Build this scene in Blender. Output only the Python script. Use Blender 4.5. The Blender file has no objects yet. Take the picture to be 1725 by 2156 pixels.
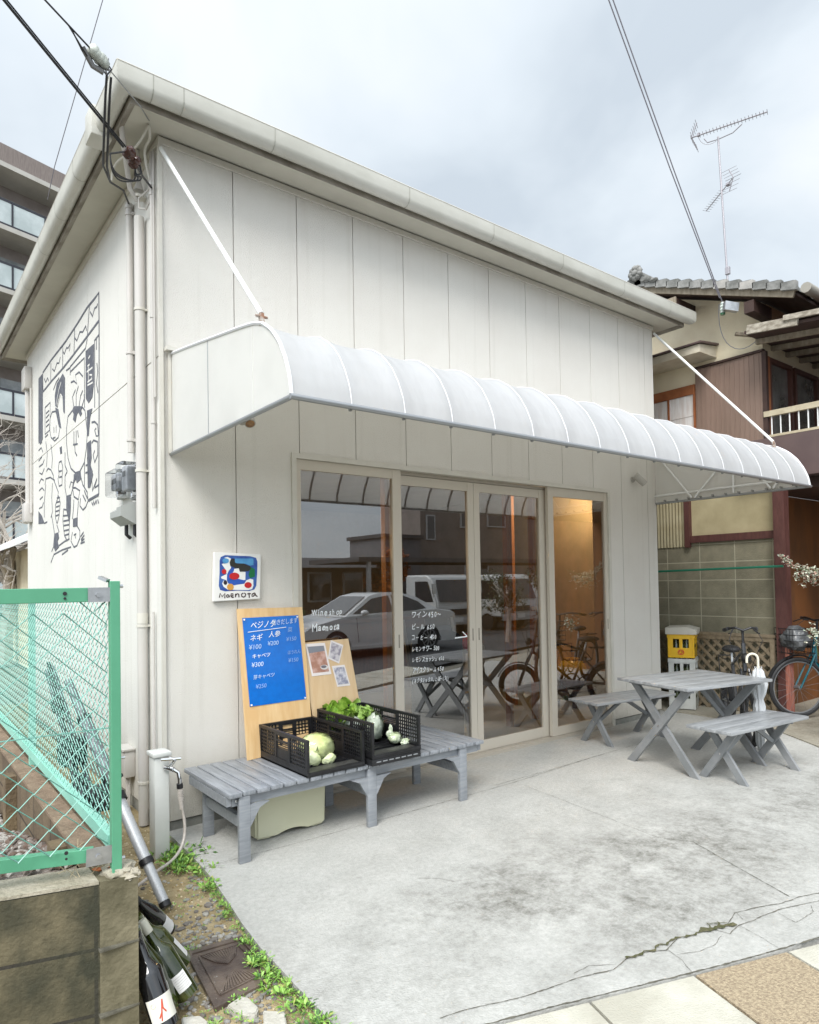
import bpy, bmesh, math, random
from mathutils import Vector, Matrix, noise
R = math.radians
random.seed(7)
S = bpy.context.scene
COL = S.collection
# ---------------- camera ----------------
cam = bpy.data.cameras.new('camera'); camo = bpy.data.objects.new('camera', cam); COL.objects.link(camo)
YAW, PIT, ROL = 0.6615, 0.0233, -0.0174
fw = Vector((math.sin(YAW)*math.cos(PIT), math.cos(YAW)*math.cos(PIT), math.sin(PIT)))
rt = Vector((math.cos(YAW), -math.sin(YAW), 0)); up = rt.cross(fw)
r2 = rt*math.cos(ROL)+up*math.sin(ROL); u2 = -rt*math.sin(ROL)+up*math.cos(ROL)
mw = Matrix((r2, u2, -fw)).transposed().to_4x4(); mw.translation = (-1.3149, -4.0743, 1.45)
camo.matrix_world = mw
cam.sensor_fit = 'HORIZONTAL'; cam.sensor_width = 36; cam.lens = 36*1422.39/1725
cam.shift_y = (1193.81-1078)/1725; cam.clip_start = .05; cam.clip_end = 500
S.camera = camo
# ---------------- sky, sun, exposure ----------------
W = bpy.data.worlds.new('World'); S.world = W; W.use_nodes = True
nt = W.node_tree; N = nt.nodes; L = nt.links; N.clear()
SUN_EL, SUN_AZ = R(48), R(232)     # azimuth from +y, clockwise
wo = N.new('ShaderNodeOutputWorld'); bg = N.new('ShaderNodeBackground'); bg.inputs[1].default_value = .1
sky = N.new('ShaderNodeTexSky'); sky.sky_type = 'NISHITA'; sky.sun_disc = False
sky.sun_elevation = SUN_EL; sky.sun_rotation = SUN_AZ
tc = N.new('ShaderNodeTexCoord'); sep = N.new('ShaderNodeSeparateXYZ'); L.new(tc.outputs['Generated'], sep.inputs[0])
ad = N.new('ShaderNodeMath'); ad.operation = 'ADD'; ad.inputs[1].default_value = .45; L.new(sep.outputs[2], ad.inputs[0])
mx = N.new('ShaderNodeMath'); mx.operation = 'MAXIMUM'; mx.inputs[1].default_value = .2; L.new(ad.outputs[0], mx.inputs[0])
dv = N.new('ShaderNodeVectorMath'); dv.operation = 'DIVIDE'; L.new(tc.outputs['Generated'], dv.inputs[0])
cb = N.new('ShaderNodeCombineXYZ'); [L.new(mx.outputs[0], cb.inputs[i]) for i in range(3)]; L.new(cb.outputs[0], dv.inputs[1])
n1 = N.new('ShaderNodeTexNoise'); n1.inputs['Scale'].default_value = 2.1; n1.inputs['Detail'].default_value = 5; n1.inputs['Roughness'].default_value = .5
n1.inputs['Distortion'].default_value = .35
L.new(dv.outputs[0], n1.inputs['Vector'])
cr = N.new('ShaderNodeValToRGB'); L.new(n1.outputs['Fac'], cr.inputs[0])
cr.color_ramp.elements[0].position = .36; cr.color_ramp.elements[0].color = (.585, .655, .725, 1)
cr.color_ramp.elements[1].position = .66; cr.color_ramp.elements[1].color = (.86, .905, .945, 1)
e = cr.color_ramp.elements.new(.5); e.color = (.73, .80, .86, 1)
sc_ = N.new('ShaderNodeVectorMath'); sc_.operation = 'SCALE'; L.new(cr.outputs[0], sc_.inputs[0])
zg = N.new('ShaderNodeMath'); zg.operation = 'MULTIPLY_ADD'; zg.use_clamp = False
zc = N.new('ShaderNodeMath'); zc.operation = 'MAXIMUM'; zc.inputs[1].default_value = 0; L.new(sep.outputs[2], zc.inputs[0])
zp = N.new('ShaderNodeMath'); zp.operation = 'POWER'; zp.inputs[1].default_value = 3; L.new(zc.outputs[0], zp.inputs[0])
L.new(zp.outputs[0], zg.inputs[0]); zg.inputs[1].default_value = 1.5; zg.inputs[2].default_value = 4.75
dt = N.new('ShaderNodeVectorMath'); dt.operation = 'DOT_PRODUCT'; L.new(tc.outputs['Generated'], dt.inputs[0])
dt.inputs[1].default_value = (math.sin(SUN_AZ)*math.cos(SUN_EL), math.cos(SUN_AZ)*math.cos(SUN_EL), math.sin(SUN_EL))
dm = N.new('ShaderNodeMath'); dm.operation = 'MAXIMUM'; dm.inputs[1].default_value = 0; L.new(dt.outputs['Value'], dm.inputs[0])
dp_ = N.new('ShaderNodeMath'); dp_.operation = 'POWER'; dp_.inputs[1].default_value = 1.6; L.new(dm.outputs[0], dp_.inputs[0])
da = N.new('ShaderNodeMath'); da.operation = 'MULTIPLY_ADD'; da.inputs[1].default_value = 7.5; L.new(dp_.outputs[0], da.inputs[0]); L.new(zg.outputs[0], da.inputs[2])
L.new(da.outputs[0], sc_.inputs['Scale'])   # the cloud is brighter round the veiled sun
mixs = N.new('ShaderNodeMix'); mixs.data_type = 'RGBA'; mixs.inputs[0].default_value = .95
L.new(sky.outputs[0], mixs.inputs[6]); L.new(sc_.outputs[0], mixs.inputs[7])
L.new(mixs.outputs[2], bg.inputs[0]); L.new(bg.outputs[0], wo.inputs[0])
sl = bpy.data.lights.new('sun', 'SUN'); sl.energy = 1.5; sl.angle = R(28); sl.color = (1, .97, .93)
so = bpy.data.objects.new('sun', sl); COL.objects.link(so)
sd = Vector((math.sin(SUN_AZ)*math.cos(SUN_EL), math.cos(SUN_AZ)*math.cos(SUN_EL), math.sin(SUN_EL)))
so.rotation_euler = sd.to_track_quat('Z', 'Y').to_euler(); so.location = (-3, -3, 9)
S.view_settings.view_transform = 'Standard'; S.view_settings.look = 'None'; S.view_settings.gamma = 1
S.view_settings.exposure = 1.2
S.cycles.max_bounces = 8; S.cycles.transparent_max_bounces = 16; S.cycles.caustics_reflective = False; S.cycles.caustics_refractive = False

# ---------------- materials ----------------
def M(name, c, c2=None, scale=4, rough=.6, metal=0, bump=0, bscale=60, detail=6, coat=0, lo=.38, hi=.62, stretch=(1, 1, 1), spec=.5, emit=None, bstretch=(1, 1, 1), alpha=1):
    m = bpy.data.materials.new(name); m.use_nodes = True; t = m.node_tree; b = t.nodes['Principled BSDF']
    b.inputs['Base Color'].default_value = (*c, 1); b.inputs['Roughness'].default_value = rough
    b.inputs['Metallic'].default_value = metal; b.inputs['Coat Weight'].default_value = coat; b.inputs['Specular IOR Level'].default_value = spec
    b.inputs['Alpha'].default_value = alpha
    co = t.nodes.new('ShaderNodeTexCoord')
    if c2:
        mp = t.nodes.new('ShaderNodeMapping'); mp.inputs['Scale'].default_value = stretch; t.links.new(co.outputs['Object'], mp.inputs[0])
        n = t.nodes.new('ShaderNodeTexNoise'); n.inputs['Scale'].default_value = scale; n.inputs['Detail'].default_value = detail; n.inputs['Roughness'].default_value = .6
        t.links.new(mp.outputs[0], n.inputs['Vector'])
        r = t.nodes.new('ShaderNodeValToRGB'); r.color_ramp.elements[0].position = lo; r.color_ramp.elements[1].position = hi
        r.color_ramp.elements[0].color = (*c, 1); r.color_ramp.elements[1].color = (*c2, 1)
        t.links.new(n.outputs['Fac'], r.inputs[0]); t.links.new(r.outputs[0], b.inputs['Base Color'])
    if bump:
        mp2 = t.nodes.new('ShaderNodeMapping'); mp2.inputs['Scale'].default_value = bstretch; t.links.new(co.outputs['Object'], mp2.inputs[0])
        n2 = t.nodes.new('ShaderNodeTexNoise'); n2.inputs['Scale'].default_value = bscale; n2.inputs['Detail'].default_value = 4
        bp_ = t.nodes.new('ShaderNodeBump'); bp_.inputs['Strength'].default_value = bump; bp_.inputs['Distance'].default_value = .01
        t.links.new(mp2.outputs[0], n2.inputs['Vector']); t.links.new(n2.outputs['Fac'], bp_.inputs['Height']); t.links.new(bp_.outputs[0], b.inputs['Normal'])
    if emit:
        b.inputs['Emission Color'].default_value = (*emit[0], 1); b.inputs['Emission Strength'].default_value = emit[1]
    return m

def mat_glass(name, tint=(.9, .95, .93), ior=1.9, extra=.06):
    m = bpy.data.materials.new(name); m.use_nodes = True; t = m.node_tree; t.nodes.clear()
    o = t.nodes.new('ShaderNodeOutputMaterial'); tr = t.nodes.new('ShaderNodeBsdfTransparent'); tr.inputs[0].default_value = (*tint, 1)
    g = t.nodes.new('ShaderNodeBsdfGlossy'); g.inputs['Roughness'].default_value = 0.0
    f = t.nodes.new('ShaderNodeFresnel'); f.inputs[0].default_value = ior
    a = t.nodes.new('ShaderNodeMath'); a.operation = 'ADD'; a.inputs[1].default_value = extra; a.use_clamp = True
    mx = t.nodes.new('ShaderNodeMixShader'); L = t.links
    L.new(f.outputs[0], a.inputs[0]); L.new(a.outputs[0], mx.inputs[0]); L.new(tr.outputs[0], mx.inputs[1]); L.new(g.outputs[0], mx.inputs[2]); L.new(mx.outputs[0], o.inputs[0])
    return m

def mat_fabric(name, c, tw=.35):
    m = M(name, c, tuple(v*.86 for v in c), scale=2.2, rough=.5, bump=.5, bscale=9, detail=10, stretch=(3.2, .7, .7), bstretch=(1.6, .5, .5), lo=.46, hi=.74); t = m.node_tree; b = t.nodes['Principled BSDF']
    o = [n for n in t.nodes if n.type == 'OUTPUT_MATERIAL'][0]
    tl = t.nodes.new('ShaderNodeBsdfTranslucent'); tl.inputs[0].default_value = (c[0], c[1]*.97, c[2]*.88, 1)
    mx = t.nodes.new('ShaderNodeMixShader'); mx.inputs[0].default_value = tw
    t.links.new(b.outputs[0], mx.inputs[1]); t.links.new(tl.outputs[0], mx.inputs[2]); t.links.new(mx.outputs[0], o.inputs[0])
    return m

def mat_concrete(name, c=(.50, .50, .485), dark=(.20, .20, .185), spots=()):
    m = M(name, c, tuple(v*.84 for v in c), scale=2.2, rough=.85, bump=.5, bscale=120, detail=10, lo=.3, hi=.7)
    t = m.node_tree; b = t.nodes['Principled BSDF']; L = t.links
    base = b.inputs['Base Color'].links[0].from_socket
    co = t.nodes.new('ShaderNodeTexCoord')
    acc = None
    for (x, y, rx, ry, k) in spots:
        mp = t.nodes.new('ShaderNodeMapping'); mp.vector_type = 'TEXTURE'; mp.inputs['Location'].default_value = (x, y, 0); mp.inputs['Scale'].default_value = (rx, ry, 1)
        gr = t.nodes.new('ShaderNodeTexGradient'); gr.gradient_type = 'SPHERICAL'
        L.new(co.outputs['Object'], mp.inputs[0]); L.new(mp.outputs[0], gr.inputs[0])
        ml = t.nodes.new('ShaderNodeMath'); ml.operation = 'MULTIPLY'; ml.inputs[1].default_value = k; L.new(gr.outputs['Fac'], ml.inputs[0])
        if acc is None: acc = ml.outputs[0]
        else:
            a = t.nodes.new('ShaderNodeMath'); a.operation = 'ADD'; L.new(acc, a.inputs[0]); L.new(ml.outputs[0], a.inputs[1]); acc = a.outputs[0]
    n = t.nodes.new('ShaderNodeTexNoise'); n.inputs['Scale'].default_value = 3.4; n.inputs['Detail'].default_value = 14; n.inputs['Roughness'].default_value = .78; L.new(co.outputs['Object'], n.inputs['Vector'])
    r = t.nodes.new('ShaderNodeValToRGB'); r.color_ramp.elements[0].position = .34; r.color_ramp.elements[1].position = .72; L.new(n.outputs['Fac'], r.inputs[0])
    a = t.nodes.new('ShaderNodeMath'); a.operation = 'ADD'; a.inputs[1].default_value = .16
    if acc is not None: L.new(acc, a.inputs[0])
    a.use_clamp = True; g2 = t.nodes.new('ShaderNodeTexNoise'); g2.inputs['Scale'].default_value = 16; g2.inputs['Detail'].default_value = 10; g2.inputs['Roughness'].default_value = .8; L.new(co.outputs['Object'], g2.inputs['Vector'])
    g3 = t.nodes.new('ShaderNodeMapRange'); g3.inputs[1].default_value = .36; g3.inputs[2].default_value = .62; g3.inputs[3].default_value = .35; g3.inputs[4].default_value = 1.45; L.new(g2.outputs['Fac'], g3.inputs[0])
    f0 = t.nodes.new('ShaderNodeMath'); f0.operation = 'MULTIPLY'; f0.use_clamp = True; L.new(r.outputs[0], f0.inputs[0]); L.new(a.outputs[0], f0.inputs[1])
    f = t.nodes.new('ShaderNodeMath'); f.operation = 'MULTIPLY'; f.use_clamp = True; L.new(f0.outputs[0], f.inputs[0]); L.new(g3.outputs[0], f.inputs[1])
    n3 = t.nodes.new('ShaderNodeTexNoise'); n3.inputs['Scale'].default_value = 42; n3.inputs['Detail'].default_value = 9; n3.inputs['Roughness'].default_value = .8; L.new(co.outputs['Object'], n3.inputs['Vector'])
    r3 = t.nodes.new('ShaderNodeValToRGB'); r3.color_ramp.elements[0].position = .35; r3.color_ramp.elements[0].color = (.80, .80, .79, 1); r3.color_ramp.elements[1].position = .6; r3.color_ramp.elements[1].color = (1.06, 1.06, 1.06, 1); L.new(n3.outputs['Fac'], r3.inputs[0])
    mx = t.nodes.new('ShaderNodeMix'); mx.data_type = 'RGBA'; L.new(f.outputs[0], mx.inputs[0]); L.new(base, mx.inputs[6]); mx.inputs[7].default_value = (*dark, 1)
    mm = t.nodes.new('ShaderNodeMix'); mm.data_type = 'RGBA'; mm.blend_type = 'MULTIPLY'; mm.inputs[0].default_value = 1; L.new(mx.outputs[2], mm.inputs[6]); L.new(r3.outputs[0], mm.inputs[7])
    L.new(mm.outputs[2], b.inputs['Base Color'])
    return m

def mat_blocks(name, c, c2, mort, u, bw, bh, off=0, msize=.008, grime=None, uo=0, vo=0):
    """masonry on a vertical face: u = 'x' or 'y' is the running axis"""
    m = M(name, c, c2, scale=7, rough=.9, bump=.5, bscale=70); t = m.node_tree; b = t.nodes['Principled BSDF']; L = t.links
    base = b.inputs['Base Color'].links[0].from_socket
    co = t.nodes.new('ShaderNodeTexCoord'); s = t.nodes.new('ShaderNodeSeparateXYZ'); L.new(co.outputs['Object'], s.inputs[0])
    cbn = t.nodes.new('ShaderNodeCombineXYZ'); 
    au = t.nodes.new('ShaderNodeMath'); au.inputs[1].default_value = uo; L.new(s.outputs['XYZ'.index(u.upper())], au.inputs[0])
    av = t.nodes.new('ShaderNodeMath'); av.inputs[1].default_value = vo; L.new(s.outputs[2], av.inputs[0])
    L.new(au.outputs[0], cbn.inputs[0]); L.new(av.outputs[0], cbn.inputs[1])
    br = t.nodes.new('ShaderNodeTexBrick'); br.offset = off; br.inputs['Scale'].default_value = 1; br.inputs['Brick Width'].default_value = bw; br.inputs['Row Height'].default_value = bh
    br.inputs['Mortar Size'].default_value = msize; br.inputs['Mortar Smooth'].default_value = .2; br.inputs['Color1'].default_value = (1, 1, 1, 1); br.inputs['Color2'].default_value = (.8, .8, .8, 1); br.inputs['Mortar'].default_value = (0, 0, 0, 1)
    L.new(cbn.outputs[0], br.inputs['Vector'])
    m1 = t.nodes.new('ShaderNodeMix'); m1.data_type = 'RGBA'; m1.blend_type = 'MULTIPLY'; m1.inputs[0].default_value = 1; L.new(base, m1.inputs[6]); L.new(br.outputs['Color'], m1.inputs[7])
    m2 = t.nodes.new('ShaderNodeMix'); m2.data_type = 'RGBA'; L.new(br.outputs['Fac'], m2.inputs[0]); L.new(m1.outputs[2], m2.inputs[6]); m2.inputs[7].default_value = (*mort, 1)
    last = m2.outputs[2]
    if grime:
        n = t.nodes.new('ShaderNodeTexNoise'); n.inputs['Scale'].default_value = 4; n.inputs['Detail'].default_value = 8
        mp = t.nodes.new('ShaderNodeMapping'); mp.inputs['Scale'].default_value = (1.4, 1.4, .8); L.new(co.outputs['Object'], mp.inputs[0]); L.new(mp.outputs[0], n.inputs['Vector'])
        r = t.nodes.new('ShaderNodeValToRGB'); r.color_ramp.elements[0].position = .42; r.color_ramp.elements[1].position = .6; L.new(n.outputs['Fac'], r.inputs[0])
        m3 = t.nodes.new('ShaderNodeMix'); m3.data_type = 'RGBA'; L.new(r.outputs[0], m3.inputs[0]); L.new(last, m3.inputs[6]); m3.inputs[7].default_value = (*grime, 1); last = m3.outputs[2]
    L.new(last, b.inputs['Base Color']); return m

def MS(name, c, c2, **k):
    """siding paint with rain-splash dirt low down and faint run-off streaks"""
    m = M(name, c, c2, **k); t = m.node_tree; b = t.nodes['Principled BSDF']; L = t.links; base = b.inputs['Base Color'].links[0].from_socket
    co = t.nodes.new('ShaderNodeTexCoord'); s = t.nodes.new('ShaderNodeSeparateXYZ'); L.new(co.outputs['Object'], s.inputs[0])
    mr = t.nodes.new('ShaderNodeMapRange'); mr.inputs[1].default_value = .55; mr.inputs[2].default_value = .05; mr.inputs[3].default_value = 0; mr.inputs[4].default_value = 1; L.new(s.outputs[2], mr.inputs[0])
    n = t.nodes.new('ShaderNodeTexNoise'); n.inputs['Scale'].default_value = 14; n.inputs['Detail'].default_value = 8; n.inputs['Roughness'].default_value = .7; L.new(co.outputs['Object'], n.inputs['Vector'])
    ml = t.nodes.new('ShaderNodeMath'); ml.operation = 'MULTIPLY'; L.new(mr.outputs[0], ml.inputs[0]); L.new(n.outputs['Fac'], ml.inputs[1])
    mp = t.nodes.new('ShaderNodeMapping'); mp.inputs['Scale'].default_value = (9, 9, .35); L.new(co.outputs['Object'], mp.inputs[0])
    n2 = t.nodes.new('ShaderNodeTexNoise'); n2.inputs['Scale'].default_value = 1.6; n2.inputs['Detail'].default_value = 6; L.new(mp.outputs[0], n2.inputs['Vector'])
    r2_ = t.nodes.new('ShaderNodeMapRange'); r2_.inputs[1].default_value = .55; r2_.inputs[2].default_value = .8; r2_.inputs[3].default_value = 0; r2_.inputs[4].default_value = .22; L.new(n2.outputs['Fac'], r2_.inputs[0])
    ad_ = t.nodes.new('ShaderNodeMath'); ad_.operation = 'ADD'; ad_.use_clamp = True; L.new(ml.outputs[0], ad_.inputs[0]); L.new(r2_.outputs[0], ad_.inputs[1])
    x = t.nodes.new('ShaderNodeMix'); x.data_type = 'RGBA'; L.new(ad_.outputs[0], x.inputs[0]); L.new(base, x.inputs[6]); x.inputs[7].default_value = (.40, .37, .30, 1); L.new(x.outputs[2], b.inputs['Base Color'])
    return m
wall_m = MS('painted siding', (.70, .675, .62), (.67, .64, .585), scale=1.5, rough=.7, bump=.5, bscale=150)
side_m = MS('painted side siding', (.70, .685, .64), (.66, .645, .60), scale=1.2, rough=.7, bump=.3, bscale=95)
trim_m = M('painted trim', (.62, .595, .53), (.57, .545, .48), scale=5, rough=.5)
gut_m = M('gutter plastic', (.60, .59, .53), (.50, .49, .43), scale=3, rough=.35, stretch=(.5, .5, 1))
soff_m = M('soffit board', (.56, .54, .46), (.50, .48, .41), scale=2, rough=.8)
brownstain_m = M('stained fascia', (.20, .175, .14), (.34, .31, .26), scale=4, rough=.8)
seam_m = M('joint sealant', (.22, .21, .19), rough=.9)
door_m = M('champagne aluminium', (.56, .51, .43), rough=.4, metal=0)
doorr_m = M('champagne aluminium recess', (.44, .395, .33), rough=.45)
glass_m = mat_glass('window glass', (.93, .95, .93), 2.0, .22)
awn_m = mat_fabric('awning vinyl', (.685, .69, .705), .42)
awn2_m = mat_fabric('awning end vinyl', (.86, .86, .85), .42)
alu_m = M('aluminium tube', (.36, .37, .38), rough=.35, metal=.6)
white_m = M('white paint', (.8, .8, .78), rough=.4)
cream_m = M('cream plastic', (.62, .60, .52), rough=.45)
black_m = M('black plastic', (.008, .008, .009), (.016, .016, .018), scale=12, rough=.42, bump=.15, bscale=200)
rub_m = M('black rubber', (.02, .02, .022), rough=.6)
gpaint_m = M('grey painted wood', (.20, .215, .235), (.31, .325, .35), scale=5, rough=.36, bump=.35, bscale=30, stretch=(12, 1, 8), bstretch=(4, 4, 1))
gpaint2_m = M('grey painted wood lengthwise', (.225, .24, .26), (.29, .305, .325), scale=6, rough=.42, bump=.2, bscale=30, stretch=(1, 9, 9))
ply_m = M('plywood', (.66, .42, .19), (.74, .52, .27), scale=3, rough=.5, stretch=(7, 7, .6), bump=.05, bscale=60)
ply2_m = M('pale plywood', (.66, .46, .26), (.72, .53, .32), scale=3, rough=.5, stretch=(7, 7, .6))
blue_m = M('blue board', (.0, .13, .52), (.0, .15, .58), scale=30, rough=.22, coat=.3)
chalk_m = M('chalk marker', (.85, .88, .9), rough=.8)
faint_m = M('faded chalk marker', (.25, .42, .75), rough=.8)
steel_m = M('galvanised steel', (.36, .37, .38), (.48, .49, .5), scale=20, rough=.35, metal=.8)
chrome_m = M('chrome', (.7, .7, .7), rough=.12, metal=1)
dkwood_m = M('dark brown wood', (.07, .022, .015), (.10, .035, .022), scale=6, rough=.6, stretch=(6, 6, 1))
glassbottle = M('green bottle glass', (.012, .022, .004), (.06, .075, .012), scale=9, rough=.05, coat=1)
glassblack = M('dark bottle glass', (.006, .006, .007), rough=.05, coat=1)
label_m = M('paper label', (.80, .79, .77), (.73, .71, .69), scale=20, rough=.6)
# ---------------- mesh helpers ----------------
def V(*a): return Vector(a)
def add_box(bm, a, b, bev=0):
    xs, ys, zs = [sorted((a[i], b[i])) for i in range(3)]
    c = V((xs[0]+xs[1])/2, (ys[0]+ys[1])/2, (zs[0]+zs[1])/2)
    m = Matrix.Translation(c) @ Matrix.Diagonal((max(xs[1]-xs[0], 1e-4), max(ys[1]-ys[0], 1e-4), max(zs[1]-zs[0], 1e-4), 1))
    r = bmesh.ops.create_cube(bm, size=1, matrix=m)
    if bev:
        es = list({e for v in r['verts'] for e in v.link_edges})
        bmesh.ops.bevel(bm, geom=es, offset=bev, segments=2, profile=.5, affect='EDGES')
    return r['verts']
def add_bar(bm, a, b, w, h, upv=(0, 0, 1), bev=0):
    """rectangular bar from a to b, w across, h along upv"""
    a, b = V(*a), V(*b); d = (b-a); l = d.length; d.normalize(); u = V(*upv); s = d.cross(u)
    if s.length < 1e-5: s = d.cross(V(1, 0, 0))
    s.normalize(); u = s.cross(d).normalized()
    m = Matrix((d, s, u)).transposed().to_4x4(); m.translation = (a+b)/2
    r = bmesh.ops.create_cube(bm, size=1, matrix=m @ Matrix.Diagonal((l, w, h, 1)))
    if bev:
        es = list({e for v in r['verts'] for e in v.link_edges})
        bmesh.ops.bevel(bm, geom=es, offset=bev, segments=2, profile=.5, affect='EDGES')
def add_tube(bm, pts, rad, sides=8, cap=True, flat=None, closed=False):
    pts = [V(*p) for p in pts]; n = len(pts); rs = rad if isinstance(rad, (list, tuple)) else [rad]*n
    rings = []; prev = None
    for i, p in enumerate(pts):
        if closed: d = pts[(i+1) % n]-pts[i-1]
        else: d = pts[min(i+1, n-1)]-pts[max(i-1, 0)]
        if d.length < 1e-9: d = V(0, 0, 1)
        d.normalize()
        if prev is None:
            a = V(0, 0, 1) if abs(d.z) < .9 else V(1, 0, 0)
            u = d.cross(a).normalized()
        else:
            u = prev-d*prev.dot(d)
            if u.length < 1e-6: u = d.cross(V(1, 0, 0))
            u.normalize()
        prev = u; v = d.cross(u); ring = []
        for k in range(sides):
            an = 2*math.pi*k/sides; o = (u*math.cos(an)+v*math.sin(an))*rs[i]
            if flat is not None: nn = flat[0]; o = o-nn*(o.dot(nn))*(1-flat[1])
            ring.append(bm.verts.new(p+o))
        rings.append(ring)
    m = n if closed else n-1
    for i in range(m):
        A, B = rings[i], rings[(i+1) % n]
        for k in range(sides):
            bm.faces.new((A[k], A[(k+1) % sides], B[(k+1) % sides], B[k]))
    if cap and not closed:
        bm.faces.new(rings[0][::-1]); bm.faces.new(rings[-1])
def add_poly(bm, pts, nrm, th):
    """flat outline pushed out along nrm by th (closed prism)"""
    nrm = V(*nrm); A = [bm.verts.new(V(*p)) for p in pts]; B = [bm.verts.new(V(*p)+nrm*th) for p in pts]; n = len(pts)
    bm.faces.new(A); bm.faces.new(B[::-1])
    for i in range(n): bm.faces.new((A[i], B[i], B[(i+1) % n], A[(i+1) % n]))
def add_lathe(bm, prof, mat=Matrix(), seg=24):
    rings = []
    for r, z in prof:
        if r < 1e-5: rings.append([bm.verts.new(mat @ V(0, 0, z))])
        else: rings.append([bm.verts.new(mat @ V(r*math.cos(2*math.pi*k/seg), r*math.sin(2*math.pi*k/seg), z)) for k in range(seg)])
    for A, B in zip(rings, rings[1:]):
        for k in range(seg):
            a, b = k, (k+1) % seg
            if len(A) == 1 and len(B) == 1: continue
            if len(A) == 1: bm.faces.new((A[0], B[b], B[a]))
            elif len(B) == 1: bm.faces.new((A[a], A[b], B[0]))
            else: bm.faces.new((A[a], A[b], B[b], B[a]))
def add_blob(bm, c, r, sub=3, amp=.15, fr=2, seed=0, sq=(1, 1, 1), rot=None):
    q = bmesh.ops.create_icosphere(bm, subdivisions=sub, radius=1)['verts']; so = V(seed*3.1, seed*1.7, seed*5.3)
    for v in q:
        k = 1+amp*noise.noise(v.co*fr+so)+amp*.5*noise.noise(v.co*fr*2.3+so)
        p = V(v.co.x*sq[0], v.co.y*sq[1], v.co.z*sq[2])*k*r
        v.co = (rot @ p if rot else p)+V(*c)
    return q
def NB(): return bmesh.new()
def smooth(o, ang=40):
    for p in o.data.polygons: p.use_smooth = True
    try: o.data.set_sharp_from_angle(angle=R(ang))
    except Exception: pass
SPLIT = set('plinth gutter_joint pipe_clamp post_bolt bolt rail_bracket rail_slot black_collar pin lacing_eyelet picture_white sheathing door_track side_siding inner_wall porch_wall infill_wall brown_beam faded_strip pilaster corner_brace apron lid_ribs hook clamp drop_loop loop_strand jumper batten grip mortar_joint door_handle door_gap ridge_cap white_insulator purlin front_wall roof_deck lean_to_verge brake_cable leg'.split())
def obj(name, bm, m, parent=None, sm=False, kind=None):
    if name in SPLIT and parent is not None:
        seen = set(); isl = []
        for v in bm.verts:
            if v in seen: continue
            st = [v]; cur = []; seen.add(v)
            while st:
                q = st.pop(); cur.append(q)
                for e in q.link_edges:
                    w = e.other_vert(q)
                    if w not in seen: seen.add(w); st.append(w)
            isl.append(cur)
        if 1 < len(isl) <= 40:
            out = None
            for cur in isl:
                b2 = bmesh.new(); mp = {v: b2.verts.new(v.co) for v in cur}
                for f in {f for v in cur for f in v.link_faces}: b2.faces.new([mp[v] for v in f.verts]).material_index = f.material_index
                out = obj1(name, b2, m, parent, sm, kind)
            bm.free(); return out
    return obj1(name, bm, m, parent, sm, kind)
def obj1(name, bm, m, parent=None, sm=False, kind=None):
    bmesh.ops.recalc_face_normals(bm, faces=bm.faces[:])
    me = bpy.data.meshes.new(name); bm.to_mesh(me); bm.free(); o = bpy.data.objects.new(name, me); COL.objects.link(o)
    for mm in (m if isinstance(m, (list, tuple)) else [m]): me.materials.append(mm)
    if sm: smooth(o, sm if sm is not True else 40)
    if parent is not None:
        o.parent = parent; o.matrix_parent_inverse = world_of(parent).inverted()
    if kind: o['kind'] = kind
    return o
def world_of(p):
    m = p.matrix_basis.copy()
    if p.parent: m = world_of(p.parent) @ p.matrix_parent_inverse @ m
    return m
def thing(name, label, cat, loc=(0, 0, 0), group=None, rotz=0):
    o = bpy.data.objects.new(name, None); COL.objects.link(o); o.location = loc; o.rotation_euler = (0, 0, rotz); o.empty_display_size = .1
    o['label'] = label; o['category'] = cat
    if group: o['group'] = group
    return o
def tag(o, label, cat, group=None):
    o['label'] = label; o['category'] = cat
    if group: o['group'] = group
    return o
def struct(name, bm, m, sm=False): return obj(name, bm, m, None, sm, 'structure')
def box(name, a, b, m, parent=None, bev=0, sm=False):
    bm = NB(); add_box(bm, a, b, bev); return obj(name, bm, m, parent, sm)
def tube(name, pts, r, m, parent=None, sides=10):
    bm = NB(); add_tube(bm, pts, r, sides); return obj(name, bm, m, parent, True)
def dup(root, loc, rotz, label, group=None):
    r = root.copy(); COL.objects.link(r); r.location = loc; r.rotation_euler = (0, 0, rotz); r['label'] = label
    if group: r['group'] = group
    def kids(a, b):
        for ch in list(a.children):
            c = ch.copy(); COL.objects.link(c); c.parent = b; kids(ch, c)
    kids(root, r); return r
def bez(p0, p1, p2, p3, n=12):
    p0, p1, p2, p3 = map(lambda q: V(*q), (p0, p1, p2, p3)); out = []
    for i in range(n+1):
        t = i/n; out.append(p0*(1-t)**3+p1*3*t*(1-t)**2+p2*3*t*t*(1-t)+p3*t**3)
    return out
def text_mesh(body, size, org, xd, zd, m, name, parent=None, shear=0, sx=1, off=0.0, weight=0):
    c = bpy.data.curves.new(name, 'FONT'); c.body = body; c.size = size; c.shear = shear; c.extrude = .0006; c.resolution_u = 3; c.offset = weight
    t = bpy.data.objects.new('tmp', c); COL.objects.link(t)
    dg = bpy.context.evaluated_depsgraph_get(); me = bpy.data.meshes.new_from_object(t.evaluated_get(dg)); bpy.data.objects.remove(t); bpy.data.curves.remove(c)
    xd, zd = V(*xd).normalized(), V(*zd).normalized(); nn = xd.cross(zd)
    mt = Matrix((xd*sx, zd, nn)).transposed().to_4x4(); mt.translation = V(*org)
    me.transform(mt); me.name = name; me.materials.clear(); me.materials.append(m)
    o = bpy.data.objects.new(name, me); COL.objects.link(o)
    if parent is not None: o.parent = parent; o.matrix_parent_inverse = world_of(parent).inverted()
    return o

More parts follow.
